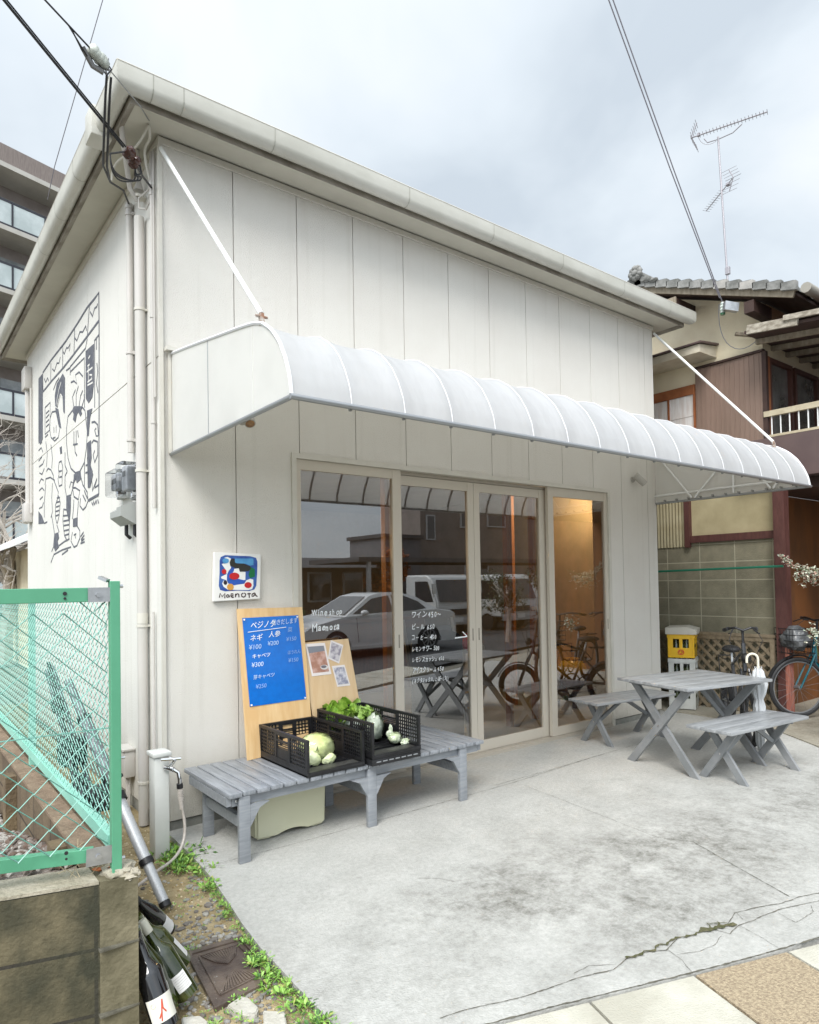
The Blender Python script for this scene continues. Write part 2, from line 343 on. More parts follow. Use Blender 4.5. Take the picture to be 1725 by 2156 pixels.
# ================= SETTING =================
def poly_sheet(name, pts, z, m, kind='structure', th=None):
    bm = NB()
    if th: add_poly(bm, [(x, y, z-th) for x, y in pts], (0, 0, 1), th)
    else: bm.faces.new([bm.verts.new((x, y, z)) for x, y in pts])
    return obj(name, bm, m, None, False, kind)
soil_m = M('soil', (.26, .20, .10), (.40, .32, .19), scale=9, rough=.95, bump=.9, bscale=70)
farg_m = M('far ground', (.16, .15, .12), (.22, .2, .16), scale=2, rough=.95)
poly_sheet('ground', [(-150, -150), (150, -150), (150, 150), (-150, 150)], -.26, farg_m)
poly_sheet('soil_strip', [(-.75, -6), (.2, -6), (.2, 6), (-.75, 6)], -.03, soil_m, th=.2)
SP = [(1.58,-2.058),(1.878,-2.066),(1.154,-1.795),(2.123,-2.122),(1.145,-2.387),(1.769,-2.406),(2.267,-2.433),(0.781,-1.804),(1.611,-1.606)]
spots = [(SP[0][0], SP[0][1], .65, .35, 1.25), (SP[1][0], SP[1][1], .5, .28, 1.0), (SP[2][0], SP[2][1], .5, .3, .75), (SP[3][0], SP[3][1], .5, .3, .6), (SP[4][0], SP[4][1], .3, .14, .8),
         (SP[5][0], SP[5][1], .5, .2, .8), (SP[6][0], SP[6][1], 1.0, .4, .6), (SP[7][0], SP[7][1], .5, .3, .55), (4.3, -1.95, 1.2, .35, .6), (3.4, -2.1, 1.2, .3, .5)]
conc_m = mat_concrete('forecourt concrete', (.52, .515, .485), (.13, .125, .105), [(a, b, c*1.3, d_*1.3, k*.55) for a, b, c, d_, k in spots]+[(1.9, -2.0, 3.6, 1.25, .6)])
edge = [(0.03, 0.2), (.007, -.014), (.0, -.3), (-.012, -.578), (-.03, -.8), (-.07, -1.096), (-.1, -1.3), (-.124, -1.53), (-.130, -1.7), (-.138, -1.85), (-.143, -2.12), (-.12, -2.32)]
slab = edge+[(.464, -2.519), (1.024, -2.716), (1.441, -2.852), (1.649, -2.897), (3.0, -3.28), (6.0, -4.2), (7.5, -4.7), (7.5, -2.2), (4.9, -1.66), (5.274, -1.231), (5.5, -.9), (5.45, .2)]
poly_sheet('forecourt', slab, 0, conc_m, th=.12)
lane_m = mat_concrete('lane concrete', (.40, .37, .30), (.16, .13, .09), [(5.8, -1.3, 1.5, 1, .8)])
poly_sheet('driveway', [(4.85, -1.74), (5.2, -1.27), (5.45, -.92), (5.42, 1.2), (14, 1.2), (14, -6), (7.5, -4.8), (7.5, -2.3)], .01, lane_m, th=.12)
pav_m = M('cream paver', (.55, .53, .45), (.42, .40, .33), scale=4, rough=.85, bump=.5, bscale=150)
tan_m = M('tan aggregate paver', (.46, .37, .245), (.29, .225, .15), scale=85, rough=.9, bump=.9, bscale=160, detail=3)
d = V(.946, -.325, 0); nrm = V(-.325, -.946, 0); P0 = V(1.024, -2.719, 0)
def paver(bm, s0, s1, t0, t1):
    g = .006; c = [P0+d*(s0+g)+nrm*(t0+g), P0+d*(s1-g)+nrm*(t0+g), P0+d*(s1-g)+nrm*(t1-g), P0+d*(s0+g)+nrm*(t1-g)]
    add_poly(bm, [(p.x, p.y, -.06) for p in c], (0, 0, 1), .058)
bm = NB()
for i in range(-4, 12):
    if i == 0: continue
    paver(bm, i*.445, i*.445+.445, 0, .5)
for i in range(-4, 12): paver(bm, i*.445, i*.445+.445, .5, .95)
struct('pavement', bm, pav_m)
bm = NB()
paver(bm, 0, .445, 0, .5)
struct('pavement_inlay', bm, tan_m)
asph_m = M('asphalt', (.045, .045, .047), (.07, .07, .07), scale=8, rough=.75, bump=.6, bscale=150)
poly_sheet('road', [(-40, -3.35), (-1.0, -3.35), (12, -7.6), (40, -16), (40, -45), (-40, -45)], -.2, asph_m)
# joints and cracks in the slab
crack_m = M('crack dirt', (.075, .07, .052), (.14, .13, .10), scale=30, rough=1)
moss_m = M('crack moss', (.055, .06, .02), (.12, .11, .06), scale=60, rough=1)
def ribbon(bm, pts, w, z=.003, jit=.35, sub=6, st=.012):
    P = [V(x, y, z) for x, y in pts]; Q = []
    for a, b in zip(P, P[1:]):
        k = max(1, int((b-a).length/st))
        for i in range(k): Q.append(a.lerp(b, i/k))
    Q.append(P[-1]); prev = None
    for i, p in enumerate(Q):
        dd = (Q[min(i+1, len(Q)-1)]-Q[max(i-1, 0)]).normalized(); s = V(-dd.y, dd.x, 0)
        j = (noise.noise(p*23)*1.8+noise.noise(p*70)*.9)*max(w, .005)*jit; ww = w*(.25+1.5*abs(noise.noise(p*31+V(5, 2, 1)))+.8*abs(noise.noise(p*90)))
        c = p+s*j; A, B = bm.verts.new(c+s*ww/2), bm.verts.new(c-s*ww/2)
        if prev: bm.faces.new((prev[0], A, B, prev[1]))
        prev = (A, B)
bm = NB()
CR = [[(0.143, -2.323), (0.242, -2.344), (0.37, -2.395), (0.478, -2.428), (0.612, -2.455), (0.699, -2.474), (0.82, -2.52), (0.92, -2.508), (1.038, -2.536)],
 [(1.038, -2.536), (1.09, -2.57), (1.197, -2.553)], [(1.377, -2.603), (1.398, -2.666), (1.494, -2.655), (1.595, -2.679)], [(1.605, -2.675), (1.778, -2.707), (1.973, -2.778)],
 [(1.468, -2.621), (1.584, -2.596), (1.702, -2.63), (1.83, -2.685), (1.954, -2.708), (2.052, -2.747), (2.4, -2.84), (3.0, -3.0), (4, -3.3)]]
for c in CR: ribbon(bm, c, .0042)
for c in [[(0.691, -2.441), (0.775, -2.446), (0.857, -2.504)], [(1.097, -2.575), (1.073, -2.645), (1.024, -2.716)], [(1.094, -2.614), (1.18, -2.655), (1.271, -2.669), (1.355, -2.652)], [(1.588, -2.599), (1.553, -2.644)],
          [(1.494, -2.655), (1.469, -2.747), (1.437, -2.837)], [(1.724, -2.713), (1.692, -2.797), (1.848, -2.804), (1.903, -2.773)], [(2.26, -.763), (2.22, -1.1), (2.17, -1.41), (2.1, -1.9)],
          [(.75, -1.45), (.82, -1.5), (.86, -1.58), (.9, -1.6)]]: ribbon(bm, c, .0022)
ribbon(bm, [(2.19, -2.06), (2.06, -2.35), (1.917, -2.676)], .004, jit=.3)
ribbon(bm, [(2.1, -1.9), (2.19, -2.06)], .003)
for c in [[(-.02, -.63), (.5, -.655), (1.3, -.66), (2.26, -.66), (3.3, -.6), (3.9, -.59)], [(2.1, -.62), (2.6, -.62), (3.4, -.6)]]: ribbon(bm, c, .003, jit=.15)
ribbon(bm, [(-.12, -2.34), (.2, -2.43), (.464, -2.515), (1.024, -2.713), (1.441, -2.849), (1.8, -2.95), (3.0, -3.28)], .007, jit=.25)
struct('slab_crack', bm, crack_m)
bm = NB()
ribbon(bm, [(.92, -2.51), (1.038, -2.536), (1.176, -2.547), (1.297, -2.581), (1.377, -2.603), (1.45, -2.60)], .013, z=.005, jit=.9)
ribbon(bm, [(1.33, -2.59), (1.40, -2.615), (1.49, -2.64)], .022, z=.006, jit=.6)
ribbon(bm, [(1.37, -2.60), (1.40, -2.57), (1.468, -2.621)], .008, z=.0065, jit=.6)
struct('crack_moss', bm, moss_m)

# ================= SHOP =================
shop = thing('shop_building', 'cream sided single-storey shop with a curved awning over four sliding glass doors', 'building', (2.6, 2.4, 0))
LX, LY, HZ = 5.23, 4.80, 4.165
# front siding panels
bm = NB(); s, o0 = .4606, .4629
xs = [0.0]+[o0+i*s for i in range(11)]
xs = [x for x in xs if x < LX-.05]+[LX]
DL, DR, DT = .857, 4.394, 2.344
for a, b in zip(xs, xs[1:]):
    a2, b2 = a+.003 if a > 0 else a, b-.003 if b < LX else b
    def pan(x0, x1, z0, z1):
        if x1-x0 > .005: add_box(bm, (x0, -.0, z0), (x1, .016, z1))
    if b2 <= DL or a2 >= DR: pan(a2, b2, .06, HZ)
    else:
        pan(a2, b2, DT, HZ)
        if a2 < DL: pan(a2, DL, .06, DT)
        if b2 > DR: pan(DR, b2, .06, DT)
obj('front_siding', bm, wall_m, shop)
bm = NB(); add_box(bm, (.016, .017, .05), (DL, .06, HZ)); add_box(bm, (DR, .017, .05), (LX-.016, .06, HZ)); add_box(bm, (DL, .017, DT), (DR, .06, HZ))
obj('sheathing', bm, seam_m, shop)
bm = NB(); yy = [.0, .93, 1.85, 2.77, 3.69, LY]
for a, b in zip(yy, yy[1:]):
    a2, b2 = a+(.017 if a == 0 else .0015), b-(.0015 if b < LY else 0)
    add_box(bm, (-.001, a2, .06), (.0155, b2, 2.847)); add_box(bm, (-.001, a2, 2.855), (.0155, b2, HZ))
obj('side_siding', bm, side_m, shop)
bm = NB(); add_box(bm, (.0165, .061, .05), (.05, LY, HZ)); obj('sheathing', bm, seam_m, shop)
bm = NB(); add_box(bm, (LX-.016, .061, .05), (LX, LY, HZ)); add_box(bm, (.05, LY, .05), (LX, LY+.016, HZ)); obj('siding', bm, side_m, shop)
bm = NB(); add_box(bm, (.012, .012, -.1), (DL-.01, .2, .049)); add_box(bm, (DR+.01, .012, -.1), (LX-.012, .2, .049)); add_box(bm, (.012, .2, -.1), (.2, LY, .049))
obj('plinth', bm, M('plinth concrete', (.20, .20, .18), (.28, .28, .25), scale=8, rough=.9, bump=.4), shop)
bm = NB(); add_bar(bm, (-.006, -.006, .05), (-.006, -.006, HZ), .022, .022); obj('corner_trim', bm, trim_m, shop)
bm = NB(); add_box(bm, (0, -.016, 4.125), (LX, -.0015, HZ)); add_box(bm, (-.016, 0, 4.125), (-.0015, LY, HZ)); obj('cornice_trim', bm, trim_m, shop)
# eaves: soffit, fascia, gutters, roof
E_ = .225
def frame_ring(bm, x0, x1, z0, z1):
    pass
bm = NB()
def ring_quads(bm, o1, z1, o2, z2):
    c1 = [(-o1, -o1, z1), (LX+o1, -o1, z1), (LX+o1, LY+o1, z1), (-o1, LY+o1, z1)]; c2 = [(-o2, -o2, z2), (LX+o2, -o2, z2), (LX+o2, LY+o2, z2), (-o2, LY+o2, z2)]
    A = [bm.verts.new(p) for p in c1]; B = [bm.verts.new(p) for p in c2]
    for i in range(4): bm.faces.new((A[i], A[(i+1) % 4], B[(i+1) % 4], B[i]))
ring_quads(bm, .0, HZ+.012, .20, HZ+.005)
obj('soffit', bm, soff_m, shop)
bm = NB(); ring_quads(bm, .20, HZ+.002, .20, HZ+.10); ring_quads(bm, .236, HZ-.022, .236, HZ+.09); ring_quads(bm, .236, HZ-.022, .20, HZ+.002)
obj('fascia', bm, brownstain_m, shop)
bm = NB()
ring_quads(bm, .285, HZ+.112, -1.9, HZ+.55)
A = [bm.verts.new(p) for p in ((1.9, 1.9, HZ+.551), (LX-1.9, 1.9, HZ+.551), (LX-1.9, LY-1.9, HZ+.551), (1.9, LY-1.9, HZ+.551))]; bm.faces.new(A)
obj('roof', bm, M('roof sheet', (.42, .42, .40), rough=.5), shop)
bm = NB(); add_box(bm, (.1, -.17, HZ+.135), (.45, .15, HZ+.165)); add_box(bm, (LX-.2, -.2, HZ+.12), (LX+.1, .1, HZ+.15)); obj('ridge_cap', bm, trim_m, shop)
def gutter(p0, p1, nout, seams):
    """half-round-ish gutter from p0 to p1, outward normal nout"""
    bm = NB(); nout = V(*nout); p0, p1 = V(*p0), V(*p1)
    prof = [(0, .118), (0, .022), (.012, .004), (.035, -.004), (.062, .0), (.082, .018), (.09, .04), (.091, .118), (.086, .121), (.083, .118)]
    rows = []
    for p, mit in ((p0, -1), (p1, 1)):
        dd = (p1-p0).normalized()
        rows.append([bm.verts.new(p+nout*a+dd*(a*mit)+V(0, 0, b)) for a, b in prof])
    for i in range(len(prof)-1): bm.faces.new((rows[0][i], rows[0][i+1], rows[1][i+1], rows[1][i]))
    obj('gutter', bm, gut_m, shop, True)
    bm = NB(); dd = (p1-p0).normalized()
    for s_ in seams:
        for k in (-.009, .009):
            pass
        ring = []
        for t in (-.0025, .0025):
            ring.append([bm.verts.new(p0+dd*(s_+t)+nout*(a*1.03-.0012)+V(0, 0, b-.0025)) for a, b in prof[1:9]])
        for i in range(7): bm.faces.new((ring[0][i], ring[0][i+1], ring[1][i+1], ring[1][i]))
    obj('gutter_joint', bm, M('gutter joint', (.36, .355, .30), rough=.5), shop)
gz = HZ+.006; g0 = .238
sf = [.10, .27, .84]+[1.9, 2.75, 3.6, 4.5, 5.3]
gutter((-g0, -g0, gz), (LX+g0, -g0, gz), (0, -1, 0), sf)
gutter((-g0, LY+g0, gz), (-g0, -g0, gz), (-1, 0, 0), [LY+g0-v for v in (.25, .75, 1.35, 2.0, 2.8, 3.7)])
bm = NB(); add_tube(bm, [(-g0-.088, -g0-.088, gz+.12), (LX+g0+.085, -g0-.088, gz+.12)], .006, 6); add_tube(bm, [(-g0-.088, -g0-.088, gz+.12), (-g0-.088, LY+g0, gz+.12)], .006, 6)
obj('gutter_lip', bm, trim_m, shop, True)
# gutter outlet, elbow and downpipe
bm = NB(); add_box(bm, (-.352, .15, gz-.03), (-.232, .30, gz+.15), .008); obj('outlet_box', bm, gut_m, shop, True)
dp_m = M('downpipe plastic', (.56, .53, .50), (.52, .50, .46), scale=3, rough=.4)
bm = NB(); add_tube(bm, [(-.042, .285, 3.96), (-.042, .285, 4.02), (-.06, .24, 4.10), (-.07, .2, 4.17)], [.031, .014, .011, .010], 12)
add_tube(bm, [(-.22, .02, gz+.0), (-.19, .08, gz-.05), (-.13, .22, gz-.13), (-.10, .27, gz-.22), (-.05, .285, gz-.28)], .016, 10)
add_tube(bm, [(-.042, .285, gz-.38), (-.042, .285, -.02)], .031, 16); obj('downpipe', bm, dp_m, shop, True)
bm = NB()
for z in (3.92, 3.2, 2.18, 1.21, .24): add_tube(bm, [(-.042, .285, z-.008), (-.042, .285, z+.008)], .036, 16); add_box(bm, (-.03, .26, z-.006), (-.002, .31, z+.006))
add_tube(bm, [(-.042, .285, 1.225), (-.042, .285, 1.29)], .0335, 16)
obj('pipe_clamp', bm, trim_m, shop, True)
bm = NB(); add_tube(bm, [(-.028, .55, 3.97), (-.028, .55, 2.34)], .021, 12); add_tube(bm, [(-.028, .55, 3.97), (-.028, .55, 4.0)], .026, 12)
for z in (3.93, 3.0, 2.42): add_tube(bm, [(-.028, .55, z-.007), (-.028, .55, z+.007)], .027, 12); add_box(bm, (-.02, .515, z-.01), (-.002, .53, z+.01))
obj('conduit', bm, dp_m, shop, True)
bm = NB(); add_tube(bm, [(-.02, .10, 4.12), (-.02, .10, 1.93)], .012, 10); add_tube(bm, [(-.02, .065, 4.12), (-.02, .065, 2.6)], .006, 8)
for z in (3.92, 3.86, 3.1, 2.45): add_tube(bm, [(-.02, .10, z-.006), (-.02, .10, z+.006)], .016, 10)
add_tube(bm, [(-.02, .10, 3.84), (-.03, .18, 3.8), (-.05, .25, 3.83), (-.05, .26, 3.9), (-.02, .18, 3.92), (-.02, .1, 3.92)], .007, 6)
obj('conduit', bm, dp_m, shop, True)
bm = NB(); add_tube(bm, [(-.02, .135, 1.3), (-.02, .135, .35)], .008, 8); obj('conduit', bm, dp_m, shop, True)
# far conduit with boxes
bm = NB(); add_tube(bm, [(-.03, 4.55, 3.95), (-.03, 4.55, 2.3)], .03, 8); add_box(bm, (-.08, 4.45, 3.7), (-.002, 4.66, 3.95), .01); add_box(bm, (-.08, 4.45, 2.2), (-.002, 4.66, 2.42), .01)
add_tube(bm, [(-.02, 4.42, 3.7), (-.02, 4.42, 2.3)], .012, 8)
obj('conduit', bm, dp_m, shop, True)
# electrical wiring cream cable at eave corner
bm = NB(); add_tube(bm, bez((.0-.03, .1, 3.95), (-.12, .06, 4.2), (-.03, .0, 4.05), (-.09, -.08, 4.165)), .008, 8); add_tube(bm, bez((-.09, -.08, 4.165), (-.13, .1, 4.0), (-.2, .28, 4.16), (-.2, .3, 3.98)), .007, 8)
obj('eave_cable', bm, trim_m, shop, True)
# door frame: parts
bm = NB()
fy0, fy1 = -.014, .05
add_box(bm, (DL, fy0, 0.0), (DL+.035, fy1, DT)); add_box(bm, (DR-.035, fy0, 0.0), (DR, fy1, DT)); add_box(bm, (DL+.035, fy0, DT-.035), (DR-.035, fy1, DT))
obj('door_frame', bm, trim_m, shop)
bm = NB(); add_box(bm, (DL+.035, -.012, -.02), (DR-.035, .16, .022)); add_box(bm, (DL+.035, -.004, .022), (DR-.035, .002, .03)); add_box(bm, (DL+.035, .045, .022), (DR-.035, .051, .03))
obj('door_track', bm, doorr_m, shop)
bm = NB(); add_box(bm, (DL+.035, .052, 0.022), (DL+.06, .16, DT-.035)); add_box(bm, (DR-.06, .052, 0.022), (DR-.035, .16, DT-.035)); add_box(bm, (DL+.036, .052, DT-.06), (DR-.036, .16, DT-.036)); obj('door_reveal', bm, doorr_m, shop)
def sash(x0, x1, gx0, gx1, gz0, gz1, y0, y1, zt, lock):
    r = bpy.data.objects.new('sliding_door', None); COL.objects.link(r); r.location = ((x0+x1)/2, y0, 0); r.parent = shop; r.matrix_parent_inverse = world_of(shop).inverted()
    bm = NB(); add_box(bm, (x0, y0, .031), (gx0, y1, zt)); add_box(bm, (gx1, y0, .031), (x1, y1, zt)); add_box(bm, (gx0, y0+.002, gz1), (gx1, y1-.002, zt)); add_box(bm, (gx0, y0+.002, .031), (gx1, y1-.002, gz0))
    obj('sash_frame', bm, door_m, r)
    bm = NB(); yc = (y0+y1)/2; add_box(bm, (gx0, yc-.0, gz0), (gx1, yc+.0001, gz1)); bm.free()
    bm = NB(); bm.faces.new([bm.verts.new(p) for p in ((gx0, yc, gz0), (gx1, yc, gz0), (gx1, yc, gz1), (gx0, yc, gz1))]); obj('glass_pane', bm, glass_m, r)
    bm = NB(); add_box(bm, (lock-.006, y0-.001, .96), (lock+.006, y0+.004, 1.06)); obj('door_pull', bm, brownstain_m, r)
    return r
sash(.892, 1.79, .931, 1.71, .11, 2.237, .004, .036, 2.308, 1.75)
sash(3.475, 4.358, 3.549, 4.311, .11, 2.222, .004, .036, 2.308, 4.335)
sash(1.735, 2.588, 1.80, 2.521, .12, 2.205, .052, .084, 2.28, 2.555)
sash(2.592, 3.53, 2.657, 3.405, .12, 2.205, .0525, .0845, 2.28, 2.625)
# lettering on the panes
def hand(body, x, z, size, ang, y, k=1, m=chalk_m, seed=0, wt=.012):
    """loose hand lettering: each character placed with its own tilt and size"""
    rnd = random.Random(seed); bm = NB(); cx = 0
    for ch in body:
        lat = ord(ch) < 0x3000; w_ = {'M': .86, 'W': .98, 'i': .30, 't': .42, 'e': .54, 's': .50, 'a': .55}.get(ch, .60) if lat else .98
        if ch == ' ': w_ = .32
        if ch != ' ':
            s_ = size*rnd.uniform(.85, 1.12)*(.82 if ch in 'ーッュョ' else 1); a_ = ang+rnd.uniform(-.09, .09)*(.5 if lat else 1)
            px_, pz_ = x+cx*math.cos(ang), z+cx*math.sin(ang)+rnd.uniform(-.05, .07)*size
            o = text_mesh(ch, s_, (px_, y, pz_), (math.cos(a_), 0, math.sin(a_)), (-math.sin(a_), 0, math.cos(a_)), m, 'tmp', None, rnd.uniform(0, .3), k*rnd.uniform(.82, 1.05), 0, wt*size)
            bm.from_mesh(o.data); bpy.data.objects.remove(o)
        cx += w_*size*k*rnd.uniform(.97, 1.07)
    return obj('lettering', bm, m, shop)
def wr(body, x, z, size, ang, y, sx=1, shear=.1, m=chalk_m, name='lettering', parent=shop, w=.006):
    return text_mesh(body, size, (x, y, z), (math.cos(ang), 0, math.sin(ang)), (-math.sin(ang), 0, math.cos(ang)), m, name, parent, shear, sx, 0, w*size)
hand('Wine shop', 1.01, 1.235, .060, 0, .017, .82, chalk_m, 1)
hand('Maenota', 1.008, 1.127, .068, 0, .017, .80, chalk_m, 2, .022)
hand('12 - 20', 1.02, 1.015, .055, 0, .017, .8, chalk_m, 3)
T = [('ワイン 450〜', 1.18, .052, 1), ('ビール 650', 1.085, .048, 1), ('コーヒー 450', 1.005, .046, .95), ('レモンサワー 500', .915, .043, .85), ('レモンスカッシュ 450', .833, .041, .83), ('アイスクリーム 450', .75, .042, .87), ('(ネクタミックス,こぼー(5))', .672, .038, .76)]
for i_, (b_, z_, s_, k_) in enumerate(T): hand(b_, 1.915, z_, s_*1.12, -.03, .065, k_*.86, chalk_m, 10+i_)
bm = NB(); F = (V(0, 1, 0), .15)
add_tube(bm, [(2.364, .064, .992), (2.50, .064, .997)], .006, 6, flat=F); add_tube(bm, [(2.50, .064, .997), (2.45, .064, 1.038)], .005, 6, flat=F); obj('arrow_mark', bm, chalk_m, shop)
# ---- interior room ----
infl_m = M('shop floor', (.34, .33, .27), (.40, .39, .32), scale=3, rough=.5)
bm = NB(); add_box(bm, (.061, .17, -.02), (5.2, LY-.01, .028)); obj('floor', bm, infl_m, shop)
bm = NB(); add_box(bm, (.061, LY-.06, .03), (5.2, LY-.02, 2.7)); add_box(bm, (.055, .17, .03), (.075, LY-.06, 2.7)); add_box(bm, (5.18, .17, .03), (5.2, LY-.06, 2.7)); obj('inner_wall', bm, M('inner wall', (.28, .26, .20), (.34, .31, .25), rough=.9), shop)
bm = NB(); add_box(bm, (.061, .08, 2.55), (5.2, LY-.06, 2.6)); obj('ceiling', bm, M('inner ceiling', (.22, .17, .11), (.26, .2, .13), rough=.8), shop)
post_m = M('larch post', (.42, .17, .05), (.50, .22, .07), scale=5, rough=.6, stretch=(5, 5, 1))
for x, y in ((3.50, .55), (3.95, .62), (4.36, 1.3), (5.1, .40), (1.85, .30), (2.4, 4.0), (1.2, 4.2)):
    bm = NB(); add_box(bm, (x, y, .03), (x+.045, y+.06, 2.549)); obj('wooden_post', bm, post_m, shop)
bm = NB(); add_box(bm, (2.2, 3.2, .03), (4.6, 3.7, .95), .01); add_box(bm, (2.15, 3.15, .951), (4.65, 3.75, 1.0)); obj('counter', bm, dkwood_m, shop)
bm = NB()
for z in (.6, 1.0, 1.4, 1.8): add_box(bm, (.3, 4.4, z), (2.3, 4.7, z+.03))
obj('wall_shelf', bm, dkwood_m, shop)

# ---- awning ----
awn = thing('awning', 'white barrel-fronted vinyl awning with two stay rods above the glass doors', 'awning', (2.63, 0, 2.85))
X0, X1, AZ = .050, 5.22, 2.249
prof = [(-.004, 2.855), (-.35, 2.806), (-.695, 2.752), (-1.0, 2.705), (-1.17, 2.675), (-1.26, 2.645), (-1.35, 2.588), (-1.425, 2.51), (-1.48, 2.42), (-1.515, 2.335), (-1.53, 2.25)]
def pr(t):
    t *= len(prof)-1; i = min(int(t), len(prof)-2); f = t-i; a, b = prof[i], prof[i+1]; return V(0, a[0]+(b[0]-a[0])*f, a[1]+(b[1]-a[1])*f)
NBAY = 17; bm = NB(); rows = []; nx = NBAY*8; ny = 30
for i in range(nx+1):
    u = i/nx; ph = (i % 8)/8; sag = .75*math.sin(math.pi*ph)**.8 if ph else 0; col = []
    for j in range(ny+1):
        t = j/ny; p = pr(t); q = pr(min(t+.03, 1))-pr(max(t-.03, 0)); q.normalize(); nr = V(0, q.z, -q.y)
        if nr.z < 0: nr = -nr
        wv = math.sin(math.pi*min(1, t*1.03))**.5 if t < .97 else 0
        k = sag*.020*max(0, wv)
        k += .002*noise.noise(V(u*40, t*9, 1))
        col.append(bm.verts.new(V(X0+(X1-X0)*u, p.y, p.z)-nr*k))
    rows.append(col)
for i in range(nx):
    for j in range(ny): bm.faces.new((rows[i][j], rows[i+1][j], rows[i+1][j+1], rows[i][j+1]))
obj('canopy', bm, awn_m, awn, 60)
bm = NB()
for i in range(NBAY+1):
    x = X0+(X1-X0)*i/NBAY
    add_tube(bm, [(x, p[0], p[1]+.002) for p in [tuple(pr(k/24).yz) for k in range(25)]], .0026 if 0 < i < NBAY else .009, 6)
obj('seam_welt', bm, M('welt vinyl', (.76, .76, .77), rough=.5), awn, True)
for i in range(1, NBAY):
    x = X0+(X1-X0)*i/NBAY; bm = NB(); add_tube(bm, [(x, pr(k/20).y+.016*(k/20), pr(k/20).z-.016) for k in range(21)], .009, 8); obj('rib', bm, alu_m, awn, True)
for x, nn in ((X0, 1), (X1, -1)):
    bm = NB(); outl = [(x, p[0], p[1]-.004) for p in prof]+[(x, -.004, AZ)]
    add_poly(bm, outl, (nn, 0, 0), .003); obj('end_panel', bm, awn2_m, awn)
    tube('hem_tube', [(x, -.004, AZ), (x, -1.53, AZ)], .012, alu_m, awn)
    if nn == 1:
        tube('end_seam', [(x-.001, -.60, AZ), (x-.001, -.60, 2.765)], .0022, alu_m, awn, 5); tube('end_seam', [(x-.001, -1.15, AZ), (x-.001, -1.15, 2.675)], .0018, awn2_m, awn, 5)
    else:
        bm = NB(); xx = x-.02
        for a, b in (((-.05, 2.75), (-.42, 2.27)), ((-.85, 2.68), (-.45, 2.27)), ((-.85, 2.68), (-.85, 2.27)), ((-.9, 2.68), (-1.2, 2.27)), ((-1.4, 2.5), (-1.22, 2.27))): add_tube(bm, [(xx, a[0], a[1]), (xx, b[0], b[1])], .011, 8)
        add_tube(bm, [(xx, 0, 2.33), (xx, -1.5, 2.33)], .011, 8); obj('end_truss', bm, white_m, awn, True)
        bm = NB()
        for k in range(11):
            add_tube(bm, [(x-.03, -.12-k*.13, AZ+.02), (x-.005, -.12-k*.13, AZ+.02)], .010, 8)
        obj('lacing_eyelet', bm, M('eyelet', (.3, .3, .28), rough=.5), awn)
tube('front_tube', [(X0-.01, -1.532, AZ), (X1+.01, -1.532, AZ)], .013, alu_m, awn)
for k, y in enumerate((-.5, -1.0)): tube('under_rail', [(X0+.01, y, 2.70-k*.07), (X1-.01, y, 2.70-k*.07)], .011, white_m, awn)
bm = NB(); add_box(bm, (X0-.02, -.03, 2.25), (X0-.003, -.0165, 2.9)); add_box(bm, (X0-.04, -.06, 2.862), (X0+.05, -.0165, 2.885)); obj('wall_bracket', bm, trim_m, awn)
for i, (xa, xb) in enumerate(((.0, .055), (5.235, 5.2))):
    bm = NB(); add_tube(bm, [(xa, -.02, 4.09), (xb, -1.235, 2.70)], .0125, 10); r_ = obj('stay_rod', bm, white_m, awn, True)
    bm = NB(); add_bar(bm, (xb, -1.235, 2.70), (xb, -1.245, 2.645), .02, .02); add_tube(bm, [(xb-.03, -1.24, 2.685), (xb+.03, -1.24, 2.685)], .006, 6); obj('rod_bracket', bm, M('rusty bracket', (.5, .48, .44), (.28, .14, .08), scale=40, rough=.6), awn)
# ---- spotlights ----
def spot(name, base, aim, label, r=.028, ln=.09):
    t = thing(name, label, 'spotlight', base); b = V(*base); a = V(*aim).normalized(); lm = M('spot body', (.42, .40, .36), rough=.4)
    bm = NB(); add_tube(bm, [b, b+V(0, -.012, 0)], .03, 16); add_tube(bm, [b+V(0, -.01, 0), b+V(0, -.07, 0)], .010, 10); obj('mount', bm, lm, t, True)
    c = b+V(0, -.08, 0); bm = NB(); add_tube(bm, [c-a*ln*.4, c+a*ln*.6], r, 18); obj('lamp_head', bm, lm, t, True)
    bm = NB(); add_tube(bm, [c+a*ln*.6, c+a*(ln*.6+.002)], r*.82, 18); obj('lens', bm, M('amber lens', (.45, .22, .06), (.2, .1, .04), scale=30, rough=.15), t, True)
spot('wall_spotlight', (4.80, -.001, 2.475), (.55, -.35, -.6), 'small grey spotlight on the wall right of the glass doors', .036, .13)
spot('wall_spotlight', (.15, -.80, 2.31), (-.1, -.5, -.7), 'small spotlight with amber lens hanging under the left end of the awning')

